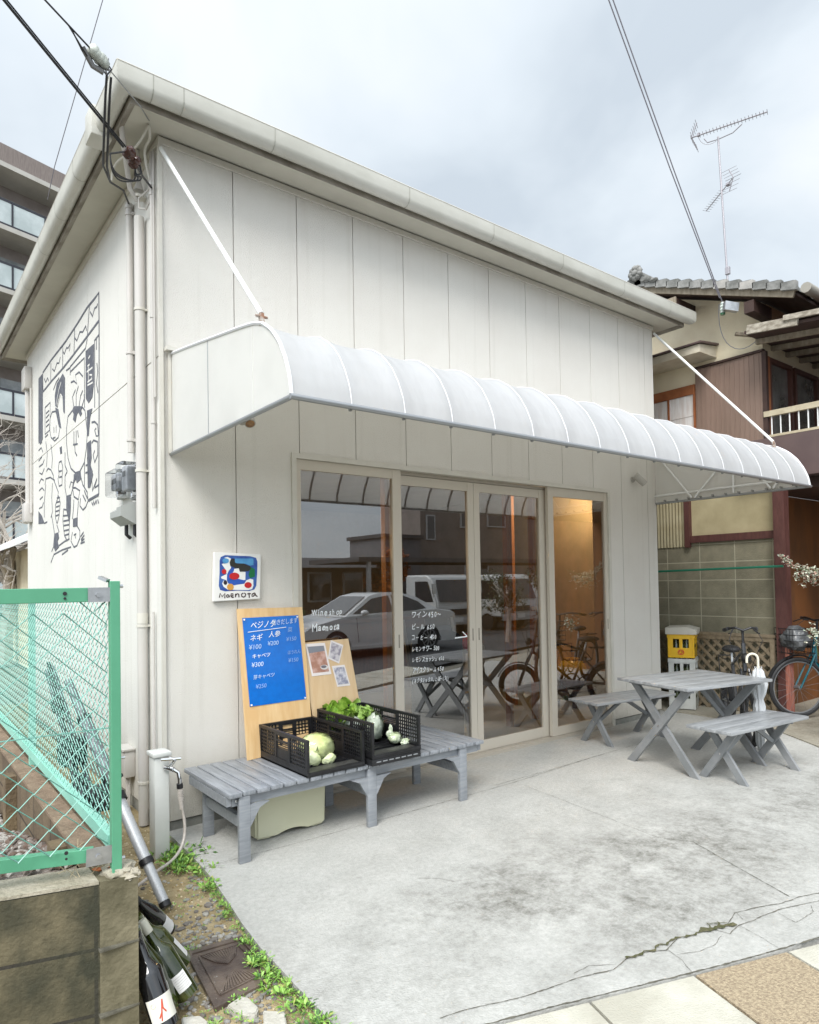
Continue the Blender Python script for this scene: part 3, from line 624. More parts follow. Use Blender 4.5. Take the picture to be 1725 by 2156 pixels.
# ---- mural painted on the side wall ----
ink_m = M('mural ink', (.075, .08, .10), (.13, .135, .155), scale=20, rough=.7)
bm = NB(); FX = (V(1, 0, 0), .12)
def ms(pts, w=.016):
    add_tube(bm, [(-.0025, y, z) for y, z in pts], w/2, 6, flat=FX)
def mf(pts): add_poly(bm, [(-.001, y, z) for y, z in pts], (-1, 0, 0), .0035)
ML = [[(3.811,3.717),(3.335,3.728),(2.71,3.715),(2.226,3.728),(1.848,3.75),(1.602,3.738),(1.471,3.739),(1.469,3.489),(1.486,2.846),(1.513,2.181),(1.84,2.165)],[(3.816,3.515),(3.341,3.514),(2.78,3.5),(2.347,3.504),(2.011,3.51),(1.704,3.516),(1.477,3.521)],[(3.812,3.694),(3.8,3.511)],[(3.374,3.701),(3.394,3.513)],[(2.808,3.709),(2.827,3.498)],[(2.312,3.716),(2.347,3.504)],[(1.773,3.743),(1.854,3.513)],[(3.73,3.634),(3.651,3.576),(3.554,3.598),(3.493,3.552)],[(3.301,3.623),(3.206,3.576),(3.083,3.623),(2.979,3.595),(2.924,3.637)],[(2.809,3.661),(2.745,3.615),(2.648,3.649),(2.585,3.624),(2.493,3.638),(2.525,3.58)],[(2.314,3.638),(2.229,3.587),(2.117,3.63),(2.009,3.597),(1.903,3.614),(1.879,3.569)],[(1.749,3.68),(1.677,3.621),(1.604,3.662),(1.534,3.65),(1.51,3.666)],[(1.855,3.494),(1.918,3.433),(2.498,3.432),(2.5,3.359)],[(2.499,3.386),(1.962,3.365),(1.963,2.949)],[(2.666,3.442),(2.498,3.426)],[(2.472,3.285),(2.353,3.269),(2.239,3.215),(2.294,3.307),(2.153,3.296),(2.019,3.224)],[(1.611,3.404),(1.625,2.876)],[(1.554,3.405),(1.556,3.318)],[(1.48,3.412),(1.62,3.407)],[(1.545,3.209),(1.524,3.134),(1.564,3.05),(1.519,2.97)],[(3.698,3.325),(3.422,3.318),(3.444,3.046),(3.705,3.049),(3.698,3.325)],[(3.643,3.252),(3.485,3.249)],[(3.644,3.206),(3.486,3.211)],[(3.645,3.16),(3.487,3.159)],[(3.646,3.115),(3.489,3.114)],[(3.255,3.405),(3.123,3.446),(2.983,3.454)],[(3.334,3.202),(3.426,3.161),(3.467,3.065),(3.393,2.961),(3.21,2.892),(3.032,2.896),(2.961,2.968),(3.027,3.08),(3.166,3.174),(3.334,3.202)],[(3.242,3.036),(3.244,2.978)],[(3.134,3.03),(3.136,2.958)],[(3.282,2.934),(3.173,2.921)],[(2.419,3.022),(2.602,3.007),(2.667,2.911),(2.67,2.776),(2.611,2.631),(2.492,2.519),(2.316,2.455),(2.148,2.444),(1.985,2.495),(1.904,2.606),(1.875,2.735),(1.923,2.855),(1.948,2.921),(2.052,2.975),(2.245,2.998),(2.419,3.022)],[(2.365,2.827),(2.368,2.717)],[(2.278,2.817),(2.281,2.702)],[(2.397,2.715),(2.225,2.692)],[(2.339,2.705),(2.323,2.638),(2.256,2.594)],[(2.222,2.807),(2.195,2.744)],[(2.359,3.035),(2.415,3.14),(2.297,3.178)],[(2.273,3.017),(2.27,3.132),(2.184,3.183)],[(2.161,3.005),(2.104,3.081),(2.022,3.106)],[(2.052,2.981),(1.971,3.026),(1.981,3.065)],[(3.666,2.965),(3.59,2.83),(3.633,2.7)],[(3.395,2.887),(3.324,2.743),(3.363,2.645)],[(3.705,3.018),(3.546,3.019)],[(3.634,2.654),(3.554,2.673),(3.401,2.636),(3.277,2.56),(3.292,2.525)],[(3.718,2.527),(3.676,2.583),(3.441,2.567),(3.219,2.508)],[(3.678,2.522),(3.764,2.348),(3.768,2.194)],[(3.33,2.493),(3.371,2.351),(3.337,2.215),(3.414,2.163)],[(3.256,2.513),(3.046,2.372),(3.118,2.28)],[(3.04,2.599),(3.004,2.65),(2.902,2.649),(2.837,2.583),(2.873,2.491),(2.875,2.422),(3.01,2.424),(3.063,2.502),(3.007,2.537),(3.04,2.599)],[(3.008,2.509),(2.886,2.5)],[(3.006,2.565),(2.884,2.555)],[(2.742,2.487),(2.745,2.378),(2.683,2.289),(2.498,2.282),(2.377,2.372),(2.495,2.4),(2.557,2.355)],[(2.742,2.487),(2.646,2.515)],[(2.736,2.705),(2.739,2.582),(2.646,2.515)],[(2.316,2.455),(2.376,2.411),(2.436,2.34)],[(2.148,2.432),(2.043,2.317),(1.888,2.237),(1.865,2.161),(1.943,2.121),(2.048,2.106),(2.156,2.154),(2.127,2.214)],[(2.045,2.23),(1.942,2.169)],[(1.991,2.261),(1.89,2.188)],[(2.436,2.34),(2.38,2.255),(2.209,2.211),(2.152,2.28),(2.32,2.326),(2.436,2.34)],[(2.38,2.229),(2.412,2.128),(2.444,2.065)],[(2.21,2.198),(2.24,2.112),(2.27,2.05)],[(3.376,2.174),(3.268,2.034),(3.233,1.973)],[(3.124,2.066),(3.021,1.987)],[(3.117,2.323),(2.978,2.315)],[(3.139,2.282),(2.979,2.277)],[(3.155,2.241),(3.001,2.237)],[(3.17,2.199),(3.016,2.196)],[(3.171,2.156),(3.031,2.155)],[(3.047,2.337),(3.19,2.259),(3.193,2.144),(3.123,2.08)],[(3.047,2.337),(2.959,2.264),(3.017,2.142),(3.102,2.079)],[(2.815,2.186),(2.85,2.086),(2.788,1.944),(2.662,1.881)],[(2.815,2.186),(2.655,2.164),(2.565,2.036),(2.6,1.891)],[(2.816,2.125),(2.613,2.113)],[(2.818,2.077),(2.595,2.067)],[(2.806,2.034),(2.578,2.026)],[(2.787,1.985),(2.579,1.981)],[(2.756,1.942),(2.58,1.941)],[(2.447,1.947),(2.509,1.872),(2.391,1.813),(2.276,1.82),(2.163,1.877),(2.161,1.94),(2.271,1.993)],[(2.389,1.917),(2.302,1.924),(2.331,1.888)],[(3.425,1.712),(3.275,1.787),(2.89,1.812),(2.51,1.82)],[(3.025,1.861),(2.758,1.887),(2.569,1.896)],[(2.892,1.77),(2.633,1.799)],[(3.385,1.821),(3.236,1.887)],[(2.135,1.888),(2.027,1.918)],[(2.12,1.862),(2.001,1.892)],[(2.137,1.831),(1.992,1.836)],[(2.109,1.849),(2.002,1.861)],[(1.881,2.522),(1.836,2.291)],[(1.974,2.512),(1.99,2.298)],[(1.934,2.463),(1.857,2.458)],[(1.946,2.403),(1.859,2.397)],[(1.724,2.778),(1.628,2.765),(1.535,2.723),(1.515,2.632),(1.584,2.645),(1.63,2.7),(1.582,2.703)],[(1.728,2.612),(1.67,2.625),(1.539,2.59),(1.541,2.486),(1.636,2.443),(1.683,2.509),(1.634,2.536)],[(1.735,2.35),(1.714,2.228),(1.57,2.304),(1.642,2.243),(1.511,2.25)],[(1.782,2.441),(1.71,2.382),(1.76,2.342)],[(4.075,2.828),(3.876,2.845)],[(4.05,2.761),(3.836,2.761),(3.752,2.794)],[(4.025,2.693),(3.881,2.658),(3.754,2.702)],[(4.054,2.586),(3.924,2.616),(3.799,2.584)],[(4.057,2.506),(3.884,2.517),(3.76,2.471)],[(4.015,2.406),(3.845,2.419)],[(4.061,2.315),(3.889,2.314),(3.805,2.352)],[(3.892,2.205),(3.769,2.132),(3.608,2.134)],[(4.07,3.02),(3.956,3.048),(3.872,2.986)],[(4.072,2.94),(3.916,2.946),(3.833,2.885)],[(1.741,2.136),(1.693,2.108),(1.683,2.142),(1.645,2.109),(1.597,2.139),(1.575,2.107)],[(1.551,2.139),(1.515,2.107)]]
for i, p in enumerate(ML): ms(p, .026 if i in (0, 1) else .018)
MFILL = [[(4.052,3.715),(3.811,3.709),(3.829,3.025),(3.957,2.985),(4.069,3.036)],[(4.089,2.286),(3.892,2.22),(3.769,2.132),(4.092,2.15)],[(3.165,3.224),(3.184,3.33),(3.088,3.423),(2.915,3.437),(2.814,3.453),(2.718,3.387),(2.74,3.063),(2.791,3.087),(2.82,3.232),(2.905,3.294),(3.023,3.264),(3.059,3.187)],[(3.165,3.21),(3.025,3.165),(2.894,2.955),(2.995,2.988),(3.097,3.109)],[(1.909,3.406),(1.635,3.387),(1.644,3.07),(1.694,2.975),(1.819,2.955),(1.909,3.011)],[(2.419,3.022),(2.359,3.048),(2.106,2.993),(2.026,2.969),(2.091,2.952),(2.054,2.919),(2.108,2.905),(2.19,2.96),(2.246,2.946),(2.305,2.894),(2.391,2.937),(2.361,2.977)],[(1.871,2.905),(1.697,2.886),(1.772,2.824),(1.826,2.689),(1.876,2.698)],[(1.878,2.638),(1.752,2.64),(1.732,2.493),(1.783,2.429),(1.687,2.355),(1.787,2.261),(1.862,2.27)],[(2.375,2.45),(2.121,2.44),(2.095,2.374),(2.262,2.358),(2.289,2.4),(2.377,2.372)],[(2.414,2.063),(2.241,2.061),(2.243,1.984),(2.416,1.991)],[(3.233,1.988),(3.056,1.99),(3.023,1.931),(3.093,1.907),(3.025,1.847),(3.201,1.813),(3.294,1.875)],[(2.683,2.296),(2.498,2.268),(2.514,2.137),(2.565,2.036),(2.686,2.167)],[(2.966,2.785),(2.878,2.784),(2.867,2.72),(2.934,2.717)],[(1.865,2.173),(1.513,2.181),(1.513,2.164),(1.84,2.153)]]
for p in MFILL: mf(p)
obj('mural', bm, ink_m, shop)
bm = NB()
for p in [[(1.836,3.263),(1.77,3.258)],[(1.862,3.221),(1.674,3.208)],[(1.81,3.262),(1.814,3.136)],[(1.839,3.13),(1.69,3.123)],[(1.773,3.174),(1.69,3.152),(1.705,3.126)],[(1.84,3.105),(1.667,3.087)],[(3.115,3.228),(2.986,3.341),(2.883,3.387)],[(3.073,3.204),(2.919,3.283),(2.82,3.232)],[(1.809,3.317),(1.749,3.324)]]: add_tube(bm, [(-.005, y, z) for y, z in p], .008, 6, flat=FX)
obj('mural_highlight', bm, side_m, shop)
# ---- name sign ----
sign = thing('wall_sign', 'square white hand-painted sign with blue picture and the word Maenota', 'sign', (.456, -.02, 1.5))
SQ = [(0.301,1.662),(0.616,1.651),(0.606,1.362),(0.292,1.353)]
bm = NB(); add_poly(bm, [(x, -.030, z) for x, z in SQ], (0, 1, 0), .026)
bmesh.ops.bevel(bm, geom=bm.edges[:], offset=.004, segments=2, affect='EDGES'); obj('panel', bm, M('white sign board', (.80, .79, .76), (.74, .73, .70), scale=8, rough=.5), sign, True)
def sfill(name, pts, m, lay):
    bm = NB(); add_poly(bm, [(x, -.0303, z) for x, z in pts], (0, -1, 0), .0006*lay); obj(name, bm, m, sign)
sb1 = M('sign blue', (.02, .06, .28), (.04, .12, .38), scale=20, rough=.5); sb2 = M('sign sky', (.06, .25, .5), (.09, .32, .58), scale=20, rough=.5)
sfill('picture_field', [(0.335,1.608),(0.343,1.631),(0.371,1.643),(0.454,1.64),(0.539,1.638),(0.579,1.628),(0.589,1.604),(0.586,1.528),(0.579,1.448),(0.565,1.424),(0.53,1.415),(0.451,1.419),(0.368,1.416),(0.336,1.426),(0.328,1.452),(0.334,1.53)], sb1, 1)
swh = M('sign white', (.8, .8, .77), rough=.5)
bm = NB()
for pts in [[(0.365,1.626),(0.387,1.632),(0.409,1.621),(0.402,1.582),(0.41,1.563),(0.394,1.545),(0.383,1.524),(0.38,1.485),(0.347,1.496),(0.342,1.506),(0.367,1.519),(0.38,1.524),(0.37,1.556),(0.348,1.587),(0.359,1.59),(0.37,1.59),(0.392,1.598),(0.395,1.616)],[(0.358,1.483),(0.38,1.485),(0.391,1.464),(0.424,1.453),(0.497,1.462),(0.511,1.483),(0.537,1.493),(0.558,1.488),(0.559,1.448),(0.55,1.427),(0.522,1.421),(0.437,1.424),(0.385,1.427),(0.358,1.446),(0.35,1.465)],[(0.425,1.556),(0.461,1.561),(0.466,1.54),(0.506,1.537),(0.504,1.486),(0.48,1.485),(0.446,1.495),(0.419,1.513),(0.419,1.535)]]:
    add_poly(bm, [(x, -.0303, z) for x, z in pts], (0, -1, 0), .0012)
obj('picture_white', bm, swh, sign)
sfill('picture_sky', [(0.437,1.622),(0.561,1.623),(0.561,1.582),(0.538,1.577),(0.509,1.59),(0.445,1.593),(0.434,1.6)], sb2, 3)
sfill('picture_blue', [(0.425,1.563),(0.43,1.55),(0.394,1.487),(0.424,1.487),(0.452,1.495),(0.508,1.481),(0.497,1.465),(0.429,1.453),(0.396,1.461),(0.383,1.482),(0.383,1.524),(0.397,1.545)], M('sign royal', (.02, .09, .42), rough=.5), 2.5)
sfill('picture_black', [(0.406,1.613),(0.42,1.623),(0.433,1.619),(0.436,1.595),(0.453,1.59),(0.495,1.59),(0.538,1.574),(0.543,1.555),(0.523,1.542),(0.469,1.538),(0.461,1.561),(0.439,1.561),(0.403,1.577),(0.4,1.598)], M('sign black', (.02, .02, .015), rough=.5), 4)
sfill('picture_green', [(0.541,1.569),(0.569,1.555),(0.569,1.507),(0.537,1.497),(0.526,1.518),(0.535,1.545)], M('sign green', (.0, .14, .04), rough=.5), 3.5)
def ell(cx, cz, rx, rz, n=20, rot=0): return [(cx+rx*math.cos(2*math.pi*k/n)*math.cos(rot)-rz*math.sin(2*math.pi*k/n)*math.sin(rot), cz+rx*math.cos(2*math.pi*k/n)*math.sin(rot)+rz*math.sin(2*math.pi*k/n)*math.cos(rot)) for k in range(n)]
sred = M('sign red', (.5, .01, .012), rough=.5)
for c, rx, rz, m_ in zip([(0.43,1.511),(0.363,1.54),(0.522,1.453),(0.403,1.443),(0.37,1.471),(0.374,1.607)], (.034, .015, .025, .022, .012, .021), (.022, .016, .019, .021, .014, .016), (sred, sred, sred, M('sign orange', (.62, .30, .05), rough=.5), M('sign ink', (.02, .01, .02), rough=.5), sb2)):
    sfill('picture_dot', ell(c[0], c[1], rx, rz), m_, 5)
bm = NB(); FY = (V(0, 1, 0), .2)
for p in [[(0.331,1.378),(0.336,1.405),(0.349,1.383),(0.367,1.404),(0.366,1.373)],[(0.393,1.392),(0.383,1.395),(0.377,1.387),(0.381,1.379),(0.391,1.381),(0.394,1.392),(0.398,1.379)],[(0.408,1.386),(0.42,1.387),(0.42,1.4),(0.409,1.401),(0.406,1.388),(0.414,1.377),(0.425,1.378)],[(0.437,1.4),(0.437,1.378)],[(0.438,1.389),(0.448,1.4),(0.458,1.397),(0.46,1.377)],[(0.49,1.403),(0.477,1.396),(0.479,1.382),(0.49,1.377),(0.501,1.381),(0.506,1.396),(0.496,1.403)],[(0.528,1.403),(0.53,1.372)],[(0.517,1.397),(0.54,1.398)],[(0.567,1.402),(0.55,1.395),(0.548,1.381),(0.557,1.38),(0.567,1.39),(0.569,1.401),(0.574,1.386),(0.586,1.378)]]:
    add_tube(bm, [(x, -.031, z) for x, z in p], .0042, 6, flat=FY)
obj('sign_letters', bm, M('sign lettering', (.03, .01, .01), rough=.5), sign)

# ---- electric meters ----
clear_m = mat_glass('clear cover', (.95, .96, .97), 1.35, .03); mgrey = M('meter grey', (.36, .37, .35), rough=.5); mdark = M('meter dark', (.16, .165, .17), rough=.5)
def meter(y0, y1, z0, z1, dp, gb, label):
    t = thing('electric_meter', label, 'electric meter', (0, (y0+y1)/2, z0), 'electric meters on the side wall')
    box('meter_case', (-.04, y0, z0), (-.002, y1, z1), mgrey, t, .004)
    box('clear_cover', (-dp, y0+.015, z0+.01), (-.041, y1-.015, z1-.01), clear_m, t, .012)
    w_ = y1-y0; box('dial_unit', (-dp*.75, y0+.18*w_, z0+.05), (-.042, y1-.18*w_, z1-.03), M('meter face', (.55, .56, .58), (.42, .43, .45), scale=30, rough=.5), t, .01)
    box('dial_window', (-dp*.75-.002, y0+.3*w_, z1-.10), (-dp*.75+.002, y1-.3*w_, z1-.065), mdark, t)
    a, b, c, d_ = gb; bm = NB(); add_poly(bm, [(-.003, a, c+.03), (-.06, a, c), (-dp*1.05, a, c+.05), (-dp*1.05, a, d_-.03), (-.08, a, d_), (-.003, a, d_)], (0, 1, 0), b-a)
    obj('terminal_box', bm, mgrey, t)
    tube('lead', [(-.05, (a+b)/2, c+.05), (-.05, (a+b)/2, c-.06), (-.02, (a+b)/2+.02, c-.08)], .012, rub_m, t)
    return t
meter(.345, .52, 2.02, 2.26, .14, (.345, .45, 1.85, 1.99), 'larger clear-covered electric meter next to the thick downpipe')
meter(.60, .86, 2.06, 2.25, .12, (.49, .69, 1.86, 1.98), 'smaller clear-covered electric meter farther from the downpipe')
bm = NB(); add_tube(bm, bez((-.03, .42, 1.86), (-.03, .42, 1.68), (-.03, .34, 1.70), (-.03, .34, 1.84)), .012, 8); obj('meter_hose', bm, trim_m, shop, True)
# ---- outlet box ----
ob = thing('outlet_box', 'cream weatherproof outlet box low on the side wall with thin conduit', 'outlet box', (-.05, .69, .06))
bm = NB(); add_box(bm, (-.07, .60, .20), (-.002, .76, .38), .006); obj('case', bm, dp_m, ob, True); box('lid', (-.085, .59, .375), (-.002, .77, .39), dp_m, ob, .003)
tube('conduit', [(-.03, .68, .2), (-.03, .68, -.03)], .012, dp_m, ob); tube('conduit', [(-.03, .64, .2), (-.03, .64, -.03)], .006, dp_m, ob)

# ---- tap post with hose ----
tp = thing('tap_post', 'pale grey water tap post with chrome tap and clear hose at the corner', 'water tap', (-.115, -.25, 0))
tpm = M('tap post resin', (.64, .65, .62), (.58, .59, .56), scale=5, rough=.45)
bm = NB(); add_box(bm, (-.155, -.30, -.03), (-.075, -.20, .52), .006); obj('post', bm, tpm, tp, True)
bm = NB(); add_box(bm, (-.165, -.31, .521), (-.065, -.19, .545), .004); obj('cap', bm, tpm, tp, True)
bm = NB(); add_tube(bm, [(-.10, -.301, .46), (-.085, -.33, .46), (-.07, -.355, .455)], .014, 12); add_tube(bm, [(-.085, -.335, .47), (-.06, -.35, .505), (-.085, -.335, .52)], .010, 10)
add_tube(bm, [(-.13, -.33, .515), (-.03, -.355, .51)], .009, 8); add_tube(bm, [(-.07, -.355, .455), (-.05, -.37, .44), (-.045, -.375, .40), (-.045, -.375, .375)], .011, 10); obj('tap', bm, chrome_m, tp, True)
bm = NB(); add_tube(bm, [(-.045, -.375, .38), (-.044, -.375, .355)], .017, 12); obj('hose_collar', bm, black_m, tp, True)
hose_m = M('clear hose', (.50, .46, .42), (.42, .38, .34), scale=60, rough=.25)
bm = NB(); add_tube(bm, [(-.044, -.375, .355), (-.04, -.376, .30), (-.035, -.378, .24)], [.014, .014, .012], 12)
for k in range(5): add_tube(bm, [(-.042+k*.001, -.376, .345-k*.013), (-.042+k*.001, -.376, .341-k*.013)], .0165, 12)
obj('hose_end', bm, hose_m, tp, True)
bm = NB(); add_tube(bm, bez((-.035, -.378, .25), (-.0, -.38, .1), (-.04, -.42, .02), (-.16, -.5, .012), 16)+bez((-.16, -.5, .012), (-.26, -.56, .01), (-.33, -.66, .012), (-.42, -.7, .012), 8)[1:], .0085, 10); obj('hose', bm, hose_m, tp, True)

# ---- block wall, fence ----
blk_m = mat_blocks('stained concrete block', (.155, .13, .075), (.075, .065, .036), (.035, .03, .022), 'x', .39, .2, 0, .006, (.035, .035, .02), uo=.795, vo=.07)
blk2_m = mat_blocks('stained concrete block side', (.17, .125, .075), (.10, .07, .042), (.04, .03, .02), 'y', .39, .2, 0, .006, None, uo=.2, vo=.07)
capd_m = M('stained wall cap', (.17, .12, .08), (.26, .19, .13), scale=9, rough=.95, bump=.8, bscale=60)
cap_m = M('mortar cap', (.42, .38, .30), (.30, .27, .20), scale=12, rough=.95, bump=.8, bscale=60)
bw = thing('block_wall', 'low stained concrete block wall in the left foreground carrying the green fence', 'block wall', (-.75, -1.7, 0))
bm = NB(); add_poly(bm, [(-.785, -1.795, -.3), (-.785, -1.66, -.3), (-2.5, -1.16, -.3), (-2.5, -1.31, -.3)], (0, 0, 1), .828)
obj('front_wall', bm, blk_m, bw)
bm = NB(); add_poly(bm, [(-.785, -1.797, -.3), (-.675, -1.815, -.3), (-.675, -1.66, -.3), (-.785, -1.66, -.3)], (0, 0, 1), .835); obj('end_pier', bm, M('pier block', (.20, .175, .11), (.10, .088, .05), scale=5, rough=.9, bump=.5), bw)
bm = NB()
for z in (.13, .33): add_box(bm, (-.79, -1.817, z-.003), (-.674, -1.70, z+.003))
obj('mortar_joint', bm, crack_m, bw)
bm = NB(); add_box(bm, (-.78, -1.659, -.3), (-.675, 7.0, .52)); obj('side_wall', bm, blk2_m, bw)
bm = NB()
for k in range(40):
    y = -1.62+k*.2; add_box(bm, (-.785, y, .521), (-.70, y+.197, .534+.01*noise.noise(V(k, 0, 0))))
obj('wall_cap', bm, capd_m, bw)
bm = NB(); add_poly(bm, [(-.787, -1.797, .5285), (-.787, -1.655, .5285), (-2.5, -1.155, .5285), (-2.5, -1.312, .5285)], (0, 0, 1), .010); obj('top_mortar', bm, cap_m, bw)
bm = NB()
for k in range(6): add_box(bm, (-.83, -1.3+k*1.2, -.3), (-.781, -1.2+k*1.2, .50))
obj('pilaster', bm, M('pilaster', (.19, .14, .08), (.12, .085, .05), scale=5, rough=.9, bump=.6), bw)
# rough mortar lump
bm = NB(); add_blob(bm, (-.715, -1.74, .535), .045, 3, .5, 3, 3, (1.1, 1.3, .5)); add_blob(bm, (-.69, -1.785, .53), .03, 3, .5, 3, 4, (1, 1, .5)); obj('mortar_lump', bm, cap_m, bw, True)
green_m = M('green fence paint', (.10, .34, .20), (.09, .31, .18), scale=6, rough=.4); mint_m = M('mint fence coat', (.28, .62, .50), (.24, .56, .45), scale=6, rough=.4); wire_m = M('green coated wire', (.16, .36, .30), rough=.4)
FZ0, FZ1 = .655, 1.452
dx = V(-.965, .262, 0).normalized()     # direction of the near panel away from the corner post
FP = V(-.732, -1.752, 0)
ff = thing('mesh_fence', 'green chain-link fence panel facing the camera on the block wall', 'fence', (-.74, -1.75, .53), 'green chain-link fence panels')
dxf = V(-1, .04, 0).normalized()
def rail(bm, z0, z1, t0, t1, dd=dxf, yo=0): add_bar(bm, FP+dd*t0+V(0, yo, (z0+z1)/2), FP+dd*t1+V(0, yo, (z0+z1)/2), .028, z1-z0, bev=.002)
bm = NB(); rail(bm, FZ1-.045, FZ1, .02, 1.9); obj('top_rail', bm, green_m, ff)
bm = NB(); add_bar(bm, FP+dxf*.06+V(0, -.0, .61), FP+dx*1.8+V(0, 0, .66), .028, .042, bev=.002); obj('bottom_rail', bm, green_m, ff)
bm = NB()
for z in (FZ1-.023,): add_bar(bm, FP+dxf*.01+V(0, -.019, z), FP+dxf*.075+V(0, -.019, z), .004, .046)
add_bar(bm, FP+dxf*.01+V(0, -.019, .605), FP+dxf*.085+V(0, -.019, .608), .004, .055)
for z, t in ((FZ1-.023, .045), (.606, .05)): add_tube(bm, [FP+dxf*t+V(0, -.02, z), FP+dxf*t+V(0, -.028, z)], .009, 6)
obj('rail_bracket', bm, steel_m, ff)
bm = NB()
for t in (.14, .37, .6): 
    for zc, rr in ((FZ1-.026, 0), (.625, .02)): add_tube(bm, [FP+dxf*t+V(0, -.0145, zc+.009+rr*t), FP+dxf*t+V(0, -.017, zc+.009+rr*t)], .006, 8); add_tube(bm, [FP+dxf*t+V(0, -.0145, zc-.006), FP+dxf*t+V(0, -.017, zc-.006)], .004, 8)
obj('rail_slot', bm, rub_m, ff)
def chain(name, org, dd, ln, z0, z1, zslope, pitch, ph, parent, r, m):
    """woven diamond mesh in the vertical plane through org along dd"""
    bm = NB(); nv = V(-dd.y, dd.x, 0); n = int(ln/(pitch/2))
    for i in range(n):
        s0 = i*pitch/2; pts = []; base = z0+zslope*s0; k = 0; z = base
        while z <= z1+.001:
            side = (k+i) % 2; s_ = s0+(pitch/2 if side else 0)
            pts.append(org+dd*s_+nv*(.004 if side else -.004)+V(0, 0, z)); z += ph/2; k += 1
        if len(pts) > 1: add_tube(bm, pts, r, 4, cap=False)
    return obj(name, bm, m, parent, True)
chain('chain_mesh', FP+dxf*.015, dxf, 1.6, .63, 1.41, .02, .084, .078, ff, .0024, wire_m)
bm = NB(); add_tube(bm, [FP+V(0, 0, 1.0), FP+dxf*1.7+V(0, 0, 1.0)], .0022, 5); obj('tension_wire', bm, wire_m, ff)
fs = thing('mesh_fence', 'green chain-link fence run receding along the side wall behind the near panel', 'fence', (-.70, 1.5, .53), 'green chain-link fence panels')
bm = NB(); add_box(bm, (-.742, -1.775, .50), (-.712, -1.745, 1.472), .002); obj('corner_post', bm, green_m, fs)
bm = NB(); add_tube(bm, [(-.712, -1.76, 1.455), (-.70, -1.76, 1.455)], .007, 6); add_tube(bm, [(-.712, -1.76, .9), (-.698, -1.76, .9)], .005, 6); add_tube(bm, [(-.712, -1.76, .58), (-.70, -1.76, .58)], .006, 6); add_bar(bm, (-.745, -1.76, 1.473), (-.765, -1.74, 1.485), .02, .01); obj('post_bolt', bm, steel_m, fs)
bm = NB(); add_bar(bm, (-.722, -1.70, .62), (-.722, 6.8, .66), .03, .04); obj('bottom_rail', bm, mint_m, fs)
bm = NB(); add_bar(bm, (-.722, -1.70, 1.43), (-.722, 6.8, 1.43), .03, .03); obj('top_rail', bm, mint_m, fs)
for y in (-.05, 2.0, 4.2, 6.4): box('fence_post', (-.715, y, .5), (-.685, y+.03, 1.45), mint_m, fs)
chain('chain_mesh', V(-.73, -1.73, 0), V(0, 1, 0), 7.6, .65, 1.42, .0, .062, .075, fs, .0016, M('mint wire', (.22, .50, .42), rough=.4))
# ---- gravel yard left of the wall ----
bm = NB(); g = []
for i in range(20):
    row = []
    for j in range(30):
        x = -.79-i*.14; y = -1.78+j*.3; z = .20+.33*max(0, min(1, (.2-y)/1.6))**1.0-.04+.02*noise.noise(V(x*3, y*3, 0))
        if y < -1.6: z = min(z, .47)
        y = max(y, -1.60-(x+.785)*.29)
        row.append(bm.verts.new((x, y, z)))
    g.append(row)
for i in range(19):
    for j in range(29): bm.faces.new((g[i][j], g[i+1][j], g[i+1][j+1], g[i][j+1]))
obj('gravel_yard', bm, M('yard gravel', (.20, .16, .13), (.34, .30, .27), scale=40, rough=.95, bump=1, bscale=60), None, True, 'structure')
yg_m = [M('pebble a', (.17, .14, .12), rough=.8), M('pebble b', (.12, .08, .06), rough=.85), M('pebble c', (.34, .32, .29), rough=.8)]
def pebbles(name, n, fn, ms, rr, seed, label, cat):
    bm = NB(); rnd = random.Random(seed)
    for i in range(n):
        x, y, z = fn(rnd); r = rr[0]+(rr[1]-rr[0])*rnd.random()**2; q = bmesh.ops.create_icosphere(bm, subdivisions=1, radius=r)['verts']; mi = rnd.randrange(len(ms)); an = rnd.random()*6.3
        sx, sy, sz = rnd.uniform(.7, 1.4), rnd.uniform(.6, 1.1), rnd.uniform(.4, .8)
        for v in q:
            k = 1+.3*(rnd.random()-.5); p = V(v.co.x*sx*k, v.co.y*sy*k, v.co.z*sz*k); v.co = V(p.x*math.cos(an)-p.y*math.sin(an)+x, p.x*math.sin(an)+p.y*math.cos(an)+y, p.z+z+r*.2)
        for f in {f for v in q for f in v.link_faces}: f.material_index = mi
    o = obj(name, bm, ms, None); o['kind'] = 'stuff'; return tag(o, label, cat)
def yf(r):
    x = -.80-r.random()**1.5*1.2; y = -1.5-(x+.785)*.29+r.random()**1.5*3.2; return x, y, .20+.33*max(0, min(1, (.2-y)/1.6))-.035
pebbles('yard_gravel', 2200, yf, yg_m, (.008, .022), 3, 'loose brown and grey gravel behind the green fence', 'gravel')
def bx_(y):
    for (x0, y0), (x1, y1) in zip(edge, edge[1:]):
        if y1 <= y <= y0: return x0+(x1-x0)*(y0-y)/(y0-y1+1e-9)
    return -.13
def sf_(r):
    y = -2.5+r.random()*2.7; return -.66+r.random()*(bx_(y)+.66), y, -.03
def sf2(r):
    y = -1.5+r.gauss(0, .42); return -.5+r.random()*(bx_(y)+.48), y, -.03
pebbles('strip_gravel', 2600, sf_, [M('grit a', (.48, .36, .19), rough=.9), M('grit b', (.28, .20, .10), rough=.9), M('grit c', (.60, .50, .34), rough=.9)], (.003, .008), 5, 'fine sandy grit on the soil strip between wall and concrete', 'gravel')
pebbles('strip_pebbles', 900, sf2, [M('stone a', (.26, .25, .23), rough=.8), M('stone b', (.36, .34, .30), rough=.8), M('stone c', (.18, .16, .14), rough=.8)], (.006, .018), 6, 'grey pebbles scattered round the dark drain cover', 'pebbles')
